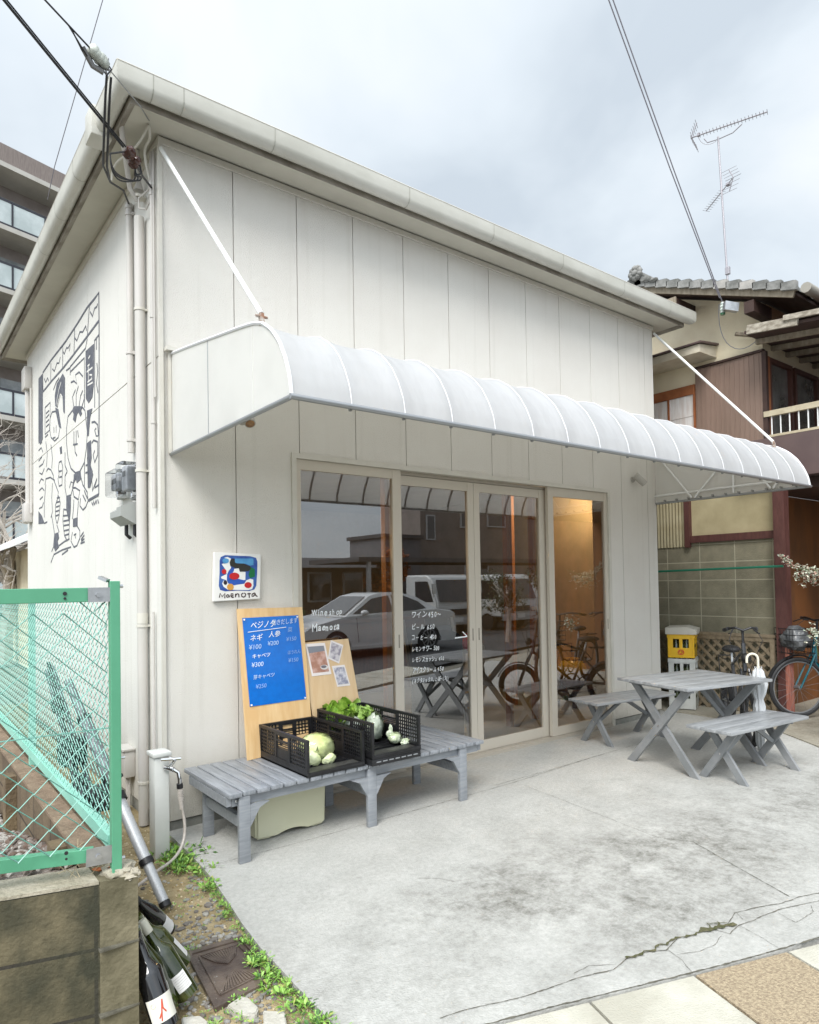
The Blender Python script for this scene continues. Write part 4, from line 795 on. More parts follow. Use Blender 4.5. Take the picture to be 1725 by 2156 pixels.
# broken larger stones near corner
# ---- three pale stones ----
st_m = M('pale stone', (.55, .53, .47), (.44, .42, .36), scale=9, rough=.9, bump=.6, bscale=50)
def stone(pts, z, label):
    bm = NB(); add_poly(bm, [(x, y, -.03) for x, y in pts], (0, 0, 1), .03+z); bmesh.ops.bevel(bm, geom=bm.edges[:], offset=.004, segments=2, affect='EDGES')
    for v in bm.verts: v.co += V(0, 0, (.003*noise.noise(v.co*25)))
    tag(obj('stone', bm, st_m, None, True), label, 'stone', 'pale stones below the drain cover')
stone([(-0.376,-1.795),(-0.316,-1.777),(-0.298,-1.804),(-0.296,-1.879),(-0.317,-1.902),(-0.349,-1.888),(-0.367,-1.832)], -.002, 'wide flat cream stone touching the lower edge of the drain cover')
stone([(-0.521,-1.757),(-0.468,-1.792),(-0.459,-1.836),(-0.474,-1.873),(-0.538,-1.821)], -.002, 'white stone at the bottom edge beside the red-marked bottle')
stone([(-0.291,-1.9),(-0.235,-1.953),(-0.268,-2.031),(-0.327,-1.983)], -.002, 'squarish white stone at the bottom edge right of the cream stone')
# ---- drain cover ----
mh = thing('drain_cover', 'dark brown square drain cover with ribbed lid in the soil strip', 'drain cover', (-.27, -1.56, 0))
MC = [(-0.359,-1.343),(-0.136,-1.37),(-0.135,-1.733),(-0.408,-1.769)]
def quad_in(q, a):
    c = (sum(p[0] for p in q)/4, sum(p[1] for p in q)/4); return [(c[0]+(p[0]-c[0])*a, c[1]+(p[1]-c[1])*a) for p in q]
iron_m = M('wet iron', (.05, .035, .03), (.15, .115, .09), scale=5, rough=.35, bump=.3, bscale=80)
bm = NB(); o1, i1 = MC, quad_in(MC, .86)
for k in range(4):
    a, b, c, d_ = o1[k], o1[(k+1) % 4], i1[(k+1) % 4], i1[k]; add_poly(bm, [(*a, -.05), (*b, -.05), (*c, -.05), (*d_, -.05)], (0, 0, 1), .038)
obj('frame', bm, iron_m, mh)
bm = NB(); add_poly(bm, [(*p, -.05) for p in quad_in(MC, .84)], (0, 0, 1), .033); obj('lid', bm, iron_m, mh)
def bil(q, u, v): return V(*[(q[0][i]*(1-u)+q[1][i]*u)*(1-v)+(q[3][i]*(1-u)+q[2][i]*u)*v for i in (0, 1)], 0)
bm = NB(); Q = quad_in(MC, .66)
for k in range(14):
    t = (k+.5)/14
    for (u0, v0, u1, v1) in ((t, 0, t/2+.25, .42-abs(t-.5)*.3), (t, 1, t/2+.25, .58+abs(t-.5)*.3)):
        a, b = bil(Q, u0, v0), bil(Q, u1, v1); add_bar(bm, a+V(0, 0, -.0145), b+V(0, 0, -.0145), .006, .005)
Q2 = quad_in(MC, .70)
for k in range(4): add_bar(bm, V(*Q2[k], -.0145), V(*Q2[(k+1) % 4], -.0145), .007, .005)
obj('lid_ribs', bm, iron_m, mh)
# ---- bottles ----
def bottle(base, neck_dir, label, gm, kind, lab=None, ln=.30, r=.038, cap=None, ch=.06):
    """bottle lying with its base at base, axis along neck_dir"""
    a = V(*neck_dir).normalized(); t = thing('wine_bottle', label, 'bottle', base, 'empty wine bottles leaning on the block wall')
    q = a.to_track_quat('Z', 'Y').to_matrix().to_4x4(); q.translation = V(*base)
    if kind == 'burg': pf = [(0, .006), (r*.8, 0), (r, .006), (r, .13), (r*.93, .16), (r*.6, .205), (.016, .24), (.0145, ln-.02), (.0155, ln-.018), (.0155, ln), (.0, ln)]
    else: pf = [(0, .006), (r*.8, 0), (r, .006), (r, .17), (r*.95, .185), (r*.6, .205), (.016, .225), (.0145, ln-.02), (.0155, ln-.018), (.0155, ln), (.0, ln)]
    bm = NB(); add_lathe(bm, pf, q, 28); obj('glass_body', bm, gm, t, True)
    if lab:
        z0, z1, span, rot, mm = lab; bm = NB(); row = []
        for z in (z0, z1):
            row.append([bm.verts.new(q @ V((r+.0006)*math.cos(rot+span*(k/14-.5)), (r+.0006)*math.sin(rot+span*(k/14-.5)), z)) for k in range(15)])
        for k in range(14): bm.faces.new((row[0][k], row[0][k+1], row[1][k+1], row[1][k]))
        obj('paper_label', bm, mm, t, True)
    if cap:
        bm = NB(); add_lathe(bm, [(.0165, ln-ch), (.0165, ln+.001), (0, ln+.001)], q, 20); obj('neck_foil', bm, cap, t, True)
    return t, q
camv = V(-1.3149, -4.0743, 1.45)
def faceang(q, base):
    loc = q.inverted() @ camv; return math.atan2(loc.y, loc.x)
def put_bottle(base, tip, label, gm, kind, lab=None, **k):
    a = V(*tip)-V(*base)
    q = a.normalized().to_track_quat('Z', 'Y').to_matrix().to_4x4(); q.translation = V(*base)
    if lab: lab = (lab[0], lab[1], lab[2], faceang(q, base)+lab[3], lab[4])
    return bottle(base, a, label, gm, kind, lab, **k)
foil_m = M('cream foil', (.60, .58, .48), rough=.35)
put_bottle((-.385, -1.20, .02), (-.56, -1.29, .26), 'dark wine bottle with a plain white label, farthest from the camera', glassblack, 'burg', (.02, .085, 2.4, .2, label_m), cap=rub_m)
put_bottle((-.42, -1.48, .02), (-.60, -1.51, .275), 'wine bottle with a narrow white label squeezed behind the others', glassbottle, 'bord', (.03, .12, .9, 1.2, label_m))
put_bottle((-.50, -1.36, .02), (-.62, -1.42, .285), 'unlabelled dark bottle mostly hidden between the white-labelled ones', glassblack, 'bord', None, cap=foil_m)
put_bottle((-.50, -1.585, .02), (-.63, -1.56, .285), 'olive bottle whose black neck stands behind the cream-foiled one', glassbottle, 'burg', None, cap=rub_m)
t_, q_ = put_bottle((-.475, -1.70, .024), (-.60, -1.613, .275), 'green wine bottle with lined back label and cream neck foil', glassbottle, 'bord', (.035, .095, 1.3, .1, label_m), cap=foil_m, ch=.05, ln=.31, r=.040)
bm = NB(); an = faceang(q_, None)+.1
for k in range(6):
    z = .085-k*.008; row = [q_ @ V(.0412*math.cos(an+1.0*(j/8-.5)), .0412*math.sin(an+1.0*(j/8-.5)), z) for j in range(9)]; add_tube(bm, row, .0005, 4)
obj('label_print', bm, M('label print', (.35, .35, .33), rough=.7), t_)
put_bottle((-.55, -1.70, .02), (-.645, -1.68, .30), 'olive green wine bottle without front label between two labelled ones', glassbottle, 'burg', None, r=.042)
t_, q_ = put_bottle((-.59, -1.82, .022), (-.65, -1.72, .29), 'dark wine bottle with cream label bearing a red brush mark', glassblack, 'bord', (.03, .105, 2.2, .1, M('cream label', (.70, .68, .60), rough=.6)), r=.042, ln=.31)
bm = NB(); an = faceang(q_, None)+.1
def onlab(u, z, rr=.0435): return q_ @ V(rr*math.cos(an+u), rr*math.sin(an+u), z)
for pl in ([(.35, .045), (.1, .06), (-.15, .095)], [(-.2, .055), (-.05, .07), (-.15, .095)], [(.1, .06), (.25, .035)]): add_tube(bm, [onlab(-u, z) for u, z in pl], .0022, 5)
obj('label_mark', bm, M('red brush mark', (.55, .08, .04), rough=.6), t_)
bm = NB(); add_tube(bm, [onlab(-.55+.18*math.cos(k*.63), .085+.007*math.sin(k*.63)) for k in range(11)], .0006, 4); obj('label_ring', bm, M('label ring', (.4, .4, .3), rough=.6), t_)
# ---- folded telescopic stand ----
stn = thing('telescopic_stand', 'folded aluminium telescopic stand with black collars leaning behind the fence', 'telescopic stand', (-.31, -.93, 0))
al2 = M('brushed aluminium', (.52, .53, .54), (.40, .41, .42), scale=30, rough=.5, metal=.35, stretch=(8, 8, .3))
ald = M('dark grey tube', (.12, .13, .14), (.2, .21, .22), scale=20, rough=.5)
Bs = V(-.305, -.94, .0); Tp = V(-.545, -.12, .96)
def along(a, b, t): return a+(b-a)*t
for t0, t1, r_ in ((0, .17, .023), (.17, .43, .027), (.43, .80, .031), (.8, 1.0, .022)):
    tube('tube_section', [along(Bs, Tp, t0), along(Bs, Tp, t1)], r_, al2 if t1 < .6 else ald, stn, 16)
bm = NB()
for t, w_, r_ in ((.0, .02, .026), (.165, .022, .033), (.43, .03, .037), (.50, .05, .039), (.80, .02, .034)): add_tube(bm, [along(Bs, Tp, t), along(Bs, Tp, t+w_)], r_, 16)
obj('black_collar', bm, black_m, stn, True)
B2, T2 = V(-.50, -.80, .02), V(-.60, .12, 1.0)
tube('leg', [B2, T2], .017, ald, stn, 12); tube('leg', [V(-.42, -.62, .03), V(-.58, .1, 1.02)], .014, ald, stn, 12); tube('leg', [V(-.56, -.9, .02), V(-.61, .02, 1.05)], .012, rub_m, stn, 10)
bm = NB()
for a, b in ((B2, T2),):
    for t in (.45, .62, .8): add_tube(bm, [along(a, b, t), along(a, b, t+.05)], .03, 12)
add_box(bm, (-.56, -.66, .40), (-.46, -.52, .50), .01); add_box(bm, (-.62, -.35, .56), (-.50, -.22, .70), .01); add_tube(bm, [(-.46, -.63, .52), (-.42, -.66, .56)], .012, 8); obj('clamp', bm, black_m, stn, True)
bm = NB(); add_blob(bm, (-.45, -.655, .49), .011, 2, 0); obj('clamp_screw', bm, chrome_m, stn, True)
# pale panel leaning behind the stand
# ---- weeds ----
leaf_m = [M('weed leaf a', (.13, .28, .03), (.20, .38, .06), scale=30, rough=.5), M('weed leaf b', (.24, .44, .08), (.32, .52, .12), scale=30, rough=.5), M('weed leaf c', (.06, .15, .03), rough=.5), M('weed leaf d', (.34, .36, .10), rough=.6)]
def leaf(bm, p, d, l, w, droop, mi, rnd):
    d = d.normalized(); s = d.cross(V(0, 0, 1)); s = s.normalized() if s.length > .01 else V(1, 0, 0)
    s = (s+V(0, 0, rnd.uniform(-.5, .5))).normalized()
    pts = [p, p+d*l*.35+s*w/2, p+d*l*.35-s*w/2, p+d*l*.75+s*w*.4+V(0, 0, -droop*.5), p+d*l*.75-s*w*.4+V(0, 0, -droop*.5), p+d*l+V(0, 0, -droop)]
    v = [bm.verts.new(q) for q in pts]; m1 = bm.verts.new(p+d*l*.4+V(0, 0, -w*.15)); m2 = bm.verts.new(p+d*l*.75+V(0, 0, -droop*.5-w*.12))
    for f in ((v[0], v[1], m1), (v[0], m1, v[2]), (v[1], v[3], m2, m1), (v[2], m1, m2, v[4]), (v[3], v[5], m2), (v[4], m2, v[5])):
        bm.faces.new(f).material_index = mi
def weeds(name, plants, label, seed):
    bm = NB(); rnd = random.Random(seed)
    for (x, y, s, n) in plants:
        for k in range(n):
            a = rnd.random()*6.283; el = rnd.uniform(.15, 1.2); r = rnd.random()*s*.6
            p = V(x+r*math.cos(a), y+r*math.sin(a), -.015+rnd.random()*s*.35); d_ = V(math.cos(a)*math.cos(el), math.sin(a)*math.cos(el), math.sin(el))
            l = s*rnd.uniform(.25, .75); wf = rnd.uniform(.3, .6)
            if rnd.random() < .3: l *= 1.5; wf = .10
            leaf(bm, p, d_, l, l*wf, l*rnd.uniform(.1, .5), rnd.choices((0, 1, 2, 3), (5, 4, 2, 1))[0], rnd)
    o = obj(name, bm, leaf_m, None); o['kind'] = 'stuff'; return tag(o, label, 'weeds')
rnd = random.Random(11); pl = []
for k in range(60): pl.append((-.075+rnd.gauss(0, .05), -.42+rnd.gauss(0, .13), rnd.uniform(.03, .065), 16))
for k in range(150):
    y = -.5-rnd.random()*1.75; pl.append((bx_(y)-.008-abs(rnd.gauss(0, .022)), y, rnd.uniform(.02, .052)*(.6+.8*abs(noise.noise(V(y*4, 0, 0)))*1.6), 13))
for k in range(40): y = -1.55-rnd.random()*.75; pl.append((bx_(y)-.02-abs(rnd.gauss(0, .035)), y, rnd.uniform(.025, .05), 15))
weeds('edge_weeds', pl, 'green weeds growing along the edge of the concrete slab', 21)
pl = []
for k in range(420):
    y = -.7-rnd.random()*1.6; x = -.62+rnd.random()*.5
    if noise.noise(V(x*5, y*5, 3)) > -.12 and not (-.42 < x < -.12 and -1.8 < y < -1.33): pl.append((x, y, rnd.uniform(.01, .022), 8))
for k in range(16): pl.append((-.38+rnd.gauss(0, .06), -1.83+rnd.gauss(0, .07), rnd.uniform(.02, .035), 12))
for k in range(14): pl.append((-.36+rnd.gauss(0, .04), -1.33+rnd.gauss(0, .04), rnd.uniform(.015, .025), 10))
weeds('strip_weeds', pl, 'sparse small weeds dotted over the sandy soil strip', 22)
# dry stems on wall
bm = NB(); rnd = random.Random(4)
for k in range(14): 
    x, y = -.80+rnd.uniform(-.06, .08), -1.66+rnd.uniform(-.08, .05); add_tube(bm, [(x, y, .54), (x+rnd.uniform(-.05, .05), y+.02, .57), (x+rnd.uniform(-.1, .1), y+rnd.uniform(-.05, .05), .56+rnd.random()*.06)], .001, 4)
o = tag(obj('dry_grass', bm, M('dry stems', (.5, .4, .25), rough=.8)), 'dry straw stems on top of the block wall', 'dry grass'); o['kind'] = 'stuff'
bm = NB(); rr = random.Random(2)
for k in range(5): leaf(bm, V(-.775+.012*k, -1.735, .545+.003*k), V(rr.uniform(-1, 1), rr.uniform(-1, 1), .2), .035, .02, .004, 0, rr)
tag(obj('dead_leaf', bm, M('dead leaf', (.42, .12, .03), rough=.6)), 'reddish dead leaf on the wall top by the fence post', 'leaf')

# ---- long slatted bench ----
bn = thing('slatted_bench', 'long grey painted slatted bench against the wall carrying the black crates', 'bench', (1.0, -.4, 0))
bx0, bx1, by0, by1, bz = .085, 1.905, -.725, -.06, .372
bm = NB(); n = 23; p_ = (bx1-bx0)/n
for k in range(n):
    rr = random.Random(k); x = bx0+k*p_; add_box(bm, (x+.004, by0-.008*rr.random(), bz-.022), (x+p_-.005, by1, bz+.002*rr.random()), .0025)
obj('seat', bm, gpaint_m, bn, True)
bm = NB()
for y in (by0+.03, by1-.12):
    add_box(bm, (bx0+.03, y, bz-.075), (.985, y+.028, bz-.0235)); add_box(bm, (.99, y, bz-.075), (bx1-.03, y+.028, bz-.0235))
add_box(bm, (bx0+.002, by0+.03, bz-.07), (bx0+.028, by1-.09, bz-.024)); add_box(bm, (bx1-.028, by0+.03, bz-.07), (bx1-.002, by1-.09, bz-.024))
obj('apron', bm, gpaint2_m, bn)
for x in (.145, .955, 1.69):
    for y in (by0+.003, -.225):
        bm = NB(); add_box(bm, (x, y, 0), (x+.062, y+.027, bz-.024), .003)
        obj('leg', bm, gpaint2_m, bn, True)
    for s in (-1, 1):
        if (x < .2 and s < 0) or (x > 1.6 and s > 0): continue
        bm = NB(); xe = x+.062 if s > 0 else x; y = by0+.004
        add_poly(bm, [(xe, y, bz-.076), (xe+s*.11, y, bz-.076), (xe+s*.055, y, bz-.10), (xe+s*.02, y, bz-.16), (xe, y, bz-.19)], (0, 1, 0), .024); obj('corner_brace', bm, gpaint2_m, bn)
    bm = NB(); add_box(bm, (x+.012, by0+.031, .18), (x+.045, -.226, .235)); obj('stretcher', bm, gpaint2_m, bn)
bm = NB()
for x in (.14, .175, .965, 1.01): add_tube(bm, [(x, by0+.030, bz-.048), (x, by0+.0245, bz-.048)], .0075, 12)
obj('bolt', bm, chrome_m, bn, True)
# ---- cream box below ----
bm = NB(); prof_ = [(.34, .012), (.34, .262), (.80, .262), (.79, .01), (.70, .005)]+[(.70-.26*k/10, .005+.028*math.sin(math.pi*k/10)) for k in range(1, 10)]+[(.44, .004)]
add_poly(bm, [(x, -.50, z) for x, z in prof_], (0, 1, 0), .26); bmesh.ops.bevel(bm, geom=[e for e in bm.edges], offset=.014, segments=3, affect='EDGES', clamp_overlap=True)
tag(obj('plastic_step', bm, M('pale yellow plastic', (.60, .59, .43), (.55, .54, .38), scale=2, rough=.5), None, True), 'pale yellow plastic box with arched base standing under the slatted bench', 'plastic box')
# ---- crates ----
def crate(name, x0, x1, y0, y1, z0, h, label):
    t = thing(name, label, 'crate', ((x0+x1)/2, (y0+y1)/2, z0), 'black folding crates on the slatted bench')
    def side(kind, c, a0, a1):
        bm = NB(); th = .010
        def bb(u0, u1, w0, w1, t_=th):
            if kind == 'x': add_box(bm, (c-t_/2, u0, w0), (c+t_/2, u1, w1))
            else: add_box(bm, (u0, c-t_/2, w0), (u1, c+t_/2, w1))
        z1 = z0+h; bb(a0, a1, z1-.016, z1, .018); bb(a0, a1, z0+.03, z0+.045, .014); bb(a0, a0+.022, z0+.045, z1-.016, .016); bb(a1-.022, a1, z0+.045, z1-.016, .016)
        L_ = a1-a0; m1, m2 = a0+L_*.36, a0+L_*.64
        bb(m1-.012, m1+.012, z0+.045, z1-.016, .014); bb(m2-.012, m2+.012, z0+.045, z1-.016, .014)
        bb(m1+.012, m2-.012, z1-.062, z1-.052, .012); bb(m1+.012, m2-.012, z0+.045, z1-.10, .006); bb(m1+.012, m2-.012, z1-.026, z1-.016, .012)
        for k in range(1, 4): bb(m1+.012, m2-.012, z1-.10+.012*k-.008, z1-.10+.012*k-.004, .006)
        for u0, u1 in ((a0+.022, m1-.012), (m2+.012, a1-.022)):
            nu = max(2, round((u1-u0)/.0225)); pu = (u1-u0)/nu
            for k in range(1, nu): bb(u0+k*pu-.0036, u0+k*pu+.0036, z0+.045, z1-.016, .005)
            zz = z1-.016-.0215
            while zz > z0+.055: bb(u0, u1, zz-.0036, zz+.0036, .0054); zz -= .0215
        obj('side_panel', bm, black_m, t)
    side('x', x0+.008, y0, y1); side('x', x1-.008, y0, y1); side('y', y1-.008, x0+.02, x1-.02)
    bm = NB(); add_box(bm, (x0, y0, z0), (x1, y1, z0+.012), .002)
    for k in range(5): add_box(bm, (x0+.03, y0+.05+k*(y1-y0-.1)/5, z0+.013), (x1-.03, y0+.058+k*(y1-y0-.1)/5, z0+.02))
    add_box(bm, (x0, y0-.002, z0+.002), (x0+.012, y1, z0+.031)); add_box(bm, (x1-.012, y0-.002, z0+.002), (x1, y1, z0+.031)); add_box(bm, (x0+.012, y0-.004, z0+.0125), (x1-.012, y0+.014, z0+.028)); add_box(bm, (x0+.012, y1-.012, z0+.0125), (x1-.012, y1, z0+.03))
    obj('base', bm, black_m, t, True)
    bm = NB(); add_box(bm, (x0+.02, y0+.02, z0+.02), (x1-.02, y0+.10, z0+.0235)); add_bar(bm, (x0+.03, y0+.12, z0+.023), (x0+.16, y0+.16, z0+.023), .006, .004); obj('folded_front', bm, M('crate floor', (.035, .035, .033), (.06, .06, .055), scale=8, rough=.5), t)
    return t
c1 = crate('folding_crate', .54, .925, -.735, -.13, .3745, .205, 'black open-front folding crate holding one pale cabbage, nearest the camera')
c3 = thing('folded_crate', 'flat folded black crate lying under the right-hand open crate', 'crate', (1.11, -.45, .375), 'black folding crates on the slatted bench')
bm = NB(); add_box(bm, (.945, -.785, .3745), (1.31, -.15, .412), .004); obj('body', bm, black_m, c3, True)
bm = NB()
for k in range(7): add_box(bm, (.975+k*.046, -.7865, .392), (1.008+k*.046, -.7855, .399))
obj('foot_notch', bm, M('crate notch light', (.25, .26, .27), rough=.5), c3)
crate('folding_crate', .945, 1.31, -.785, -.15, .413, .215, 'black open-front folding crate with leafy greens, right of the cabbage crate')
# ---- vegetables ----
film_m = mat_glass('plastic film', (.97, .98, .97), 1.25, .035)
def leafy(name, c, r, sq, cols, label, cat, seed, film=True, nl=12, top=None):
    t = thing(name, label, cat, (c[0], c[1], c[2]-r*sq[2]))
    m1 = M(name+' leaf', cols[0], cols[1], scale=9, rough=.42, bump=.22, bscale=30, spec=.4, stretch=(1, 1, .4))
    bm = NB(); rnd = random.Random(seed); add_blob(bm, c, r*.88, 3, .25, 1.6, seed, sq)
    for k in range(nl):
        a = rnd.random()*6.28; e = rnd.uniform(-.5, 1.2); dn = V(math.cos(a)*math.cos(e), math.sin(a)*math.cos(e), math.sin(e)); s = dn.cross(V(0, 0, 1)).normalized(); u = s.cross(dn)
        g = []; W_ = rnd.uniform(.5, .8)
        for i in range(7):
            row = []
            for j in range(7):
                x, y = (i-3)/3*W_, (j-3)/3*W_; fr = (abs(i-3)+abs(j-3))/6
                d2 = (dn+s*x+u*y).normalized(); k2 = 1.0+.05*math.sin(x*14+seed+k)*fr+.05*noise.noise(d2*5+V(k, 0, 0))+.03*fr
                row.append(bm.verts.new(V(c[0]+d2.x*sq[0]*r*k2, c[1]+d2.y*sq[1]*r*k2, c[2]+d2.z*sq[2]*r*k2)))
            g.append(row)
        for i in range(6):
            for j in range(6): bm.faces.new((g[i][j], g[i+1][j], g[i+1][j+1], g[i][j+1]))
    obj('leaves', bm, m1, t, 80)
    if film:
        bm = NB(); add_blob(bm, c, r*1.07, 4, .07, 3.5, seed+5, sq)
        obj('plastic_wrap', bm, film_m, t, True)
    return t
leafy('cabbage', (.735, -.50, .468), .095, (1.15, 1.0, .9), ((.62, .70, .24), (.78, .82, .45)), 'pale yellow-green cabbage in clear film in the left crate', 'cabbage', 3)
bm = NB(); add_blob(bm, (.675, -.565, .432), .052, 4, .14, 1.6, 2, (1, .7, .95)); add_blob(bm, (.77, -.575, .415), .045, 4, .14, 1.6, 5, (1.1, .8, .8)); tag(obj('cabbage_wrap_end', bm, M('gathered film', (.62, .70, .30), (.74, .80, .50), scale=14, rough=.2), None, True), 'gathered clear film below the pale cabbage', 'plastic film')
leafy('wrapped_greens', (1.205, -.44, .518), .062, (.95, .95, 1.5), ((.45, .52, .36), (.66, .70, .60)), 'upright bag of pale napa cabbage in crinkled clear plastic', 'napa cabbage', 8)
leafy('wrapped_turnip', (1.235, -.62, .470), .042, (1.15, 1, .9), ((.5, .6, .3), (.72, .76, .6)), 'small knotted bag of pale vegetable at the front of the right crate', 'vegetable bag', 12)
bm = NB(); add_blob(bm, (1.215, -.60, .522), .015, 4, .35, 2, 1, (.8, .8, 2.2)); add_blob(bm, (1.205, -.605, .50), .022, 4, .3, 2, 4); add_blob(bm, (1.283, -.66, .448), .026, 4, .3, 2, 6, (1.4, 1, .8))
tag(obj('bag_knot', bm, M('knot film', (.50, .58, .38), (.66, .70, .58), scale=20, rough=.2), None, True), 'twisted plastic knot on the small vegetable bag', 'plastic film')
leafy('wrapped_leaves', (1.09, -.34, .545), .055, (1.3, 1.3, .8), ((.40, .45, .36), (.62, .66, .60)), 'crumpled clear bag of greens between the lettuce and the napa cabbage', 'greens bag', 15)
def sheetleaf(bm, base, d, l, w, curl, rnd, mi=0):
    d = V(*d).normalized(); s = d.cross(V(0, -1, .2)).normalized(); nn = s.cross(d); g = []
    ph = rnd.random()*9
    for i in range(9):
        t = i/8; row = []; ww = w*math.sin(math.pi*min(1, .15+t*.8))**.7
        for j in range(7):
            x = (j-3)/3; p = V(*base)+d*(l*t)+s*(ww*x)+nn*(curl*t*t+.014*math.sin(x*7+ph+t*9)*abs(x)*t+.02*abs(x)*math.sin(ph))-V(0, 0, abs(curl)*.6*t*t)
            row.append(bm.verts.new(p))
        g.append(row)
    for i in range(8):
        for j in range(6): bm.faces.new((g[i][j], g[i][j+1], g[i+1][j+1], g[i+1][j])).material_index = mi
def greens(name, c, n, spread, l, w, label, cols, seed):
    bm = NB(); rnd = random.Random(seed)
    for k in range(n):
        a = rnd.random()*6.28; e = rnd.uniform(.5, 1.35)
        sheetleaf(bm, (c[0]+rnd.uniform(-.5, .5)*spread, c[1]+rnd.uniform(-.6, .6)*spread, c[2]), (math.cos(a)*math.cos(e), math.sin(a)*math.cos(e)*.8, math.sin(e)), l*rnd.uniform(.6, 1), w*rnd.uniform(.6, 1), rnd.uniform(-.03, .04), rnd)
    m1 = M(name, cols[0], cols[1], scale=25, rough=.4, bump=.4, bscale=60)
    return tag(obj(name, bm, m1, None, 80), label, 'leafy greens')
greens('leaf_lettuce', (1.10, -.22, .50), 34, .17, .20, .075, 'bunch of large bright green leaves rising over the back of the right crate', ((.14, .30, .02), (.36, .54, .08)), 31)
greens('lettuce_tops', (1.18, -.36, .58), 22, .09, .085, .035, 'frilly green tops poking out of the bagged napa cabbage', ((.22, .38, .06), (.36, .52, .14)), 33)
# ---- boards ----
def board(name, q, th, m, label, cat):
    """q: four world corners TL TR BR BL"""
    t = thing(name, label, cat, tuple(q[3])); a, b, c, d_ = [V(*p) for p in q]; nn = (b-a).cross(d_-a).normalized()
    if nn.y > 0: nn = -nn
    bm = NB(); add_poly(bm, [a, b, c, d_], -nn, th); obj('board', bm, m, t)
    return t, nn
TL = (0.44,-0.045,1.305); TR = (0.903,-0.045,1.299); BL = (0.451,-0.15,0.389)
TL, TR, BL = V(*TL), V(*TR), V(*BL); BL.z = .373; BR = BL+(TR-TL)+V(.0, 0, .03)
b1, nn1 = board('price_board', (TL, TR, BR, BL), .010, ply_m, 'tall plywood board with a blue handwritten price sheet leaning on the wall', 'price board')
def onb(u, v, o=0): return TL+(TR-TL)*u+(BL-TL)*v+nn1*o+(BR-BL-(TR-TL))*u*v
CORN = [(0.47,-0.055,1.245),(0.866,-0.055,1.246),(0.885,-0.118,0.695),(0.486,-0.118,0.694)]
def onplane(p, o):  # slide the point along y onto the board plane
    p = V(*p); t = (TL-p).dot(nn1)/nn1.y; return p+V(0, t, 0)+nn1*o
cq = [onplane(p, .0015) for p in CORN]
bm = NB(); add_poly(bm, cq, nn1, .003); obj('blue_sheet', bm, blue_m, b1)
bm = NB()
for u, v in ((.025, .02), (.975, .02), (.975, .985), (.025, .985)):
    p = cq[0]*(1-u)*(1-v)+cq[1]*u*(1-v)+cq[2]*u*v+cq[3]*(1-u)*v; add_tube(bm, [p+nn1*.004, p+nn1*.008], .006, 10)
obj('pin', bm, white_m, b1, True)
ux = (cq[1]-cq[0]).normalized(); uz = -(nn1.cross(ux)) ; uz = uz if uz.z > 0 else -uz
Ws, Hs = (cq[1]-cq[0]).length, (cq[3]-cq[0]).length
def onsheet(u, v, o=.0045): return cq[0]*(1-u)*(1-v)+cq[1]*u*(1-v)+cq[2]*u*v+cq[3]*(1-u)*v+nn1*o
def wb(body, u, v, size, m=chalk_m, sx=1, sh=.15): text_mesh(body, size, onsheet(u, v), ux+uz*.03, uz, m, 'lettering', b1, sh, sx, 0, .001*size)
wb('ベジノタ', .12, .125, .052, chalk_m, .85); wb('動きだします', .50, .098, .040, M('chalk half', (.5, .62, .82), rough=.8), .78)
bm = NB(); add_tube(bm, [onsheet(.07, .165), onsheet(.75, .135)], .0022, 5); obj('underline', bm, chalk_m, b1)
wb('ネギ', .09, .265, .044); wb('¥100', .06, .365, .042, M('chalk mid', (.42, .58, .82), rough=.8)); wb('人参', .42, .235, .042); wb('¥200', .39, .335, .038, M('chalk mid2', (.42, .58, .82), rough=.8))
wb('キャベツ', .10, .465, .032); wb('¥300', .08, .565, .040, M('chalk mid3', (.6, .72, .9), rough=.8)); wb('菜', .77, .19, .035, faint_m); wb('¥150', .73, .30, .036, faint_m); wb('ほうれん', .73, .455, .03, faint_m, .8); wb('¥150', .73, .55, .036, faint_m)
wb('芽キャベツ', .09, .70, .030, M('chalk mid4', (.5, .65, .85), rough=.8)); wb('¥250', .12, .81, .036, faint_m)
# photo board
A_ = [(1.262,-0.05,1.065),(1.309,-0.11,0.618),(0.918,-0.05,1.06)]
TR2 = V(*A_[0]); MR = V(*A_[1]); TL2 = V(*A_[2]); dn = (MR-TR2).normalized(); BR2 = TR2+dn*((TR2.z-.373)/-dn.z); BL2 = BR2+(TL2-TR2)+V(.012, 0, .0)
TL2 = TL2-(TR2-TL2)*.12; BL2 = BL2-(TR2-TL2)*.12
b2, nn2 = board('photo_board', (TL2, TR2, BR2, BL2), .010, ply2_m, 'shorter plywood board with three pinned photos behind the crates', 'photo board')
def onp2(p, o): p = V(*p); t = (TR2-p).dot(nn2)/nn2.y; return p+V(0, t, 0)+nn2*o
PH = [[(0.915,-0.07,1.051),(1.068,-0.07,1.049),(1.1,-0.07,0.835),(0.948,-0.07,0.834)],[(1.117,-0.07,1.064),(1.214,-0.07,1.023),(1.168,-0.07,0.9),(1.082,-0.07,0.941)],[(1.108,-0.07,0.888),(1.211,-0.07,0.888),(1.243,-0.07,0.744),(1.138,-0.07,0.745)]]
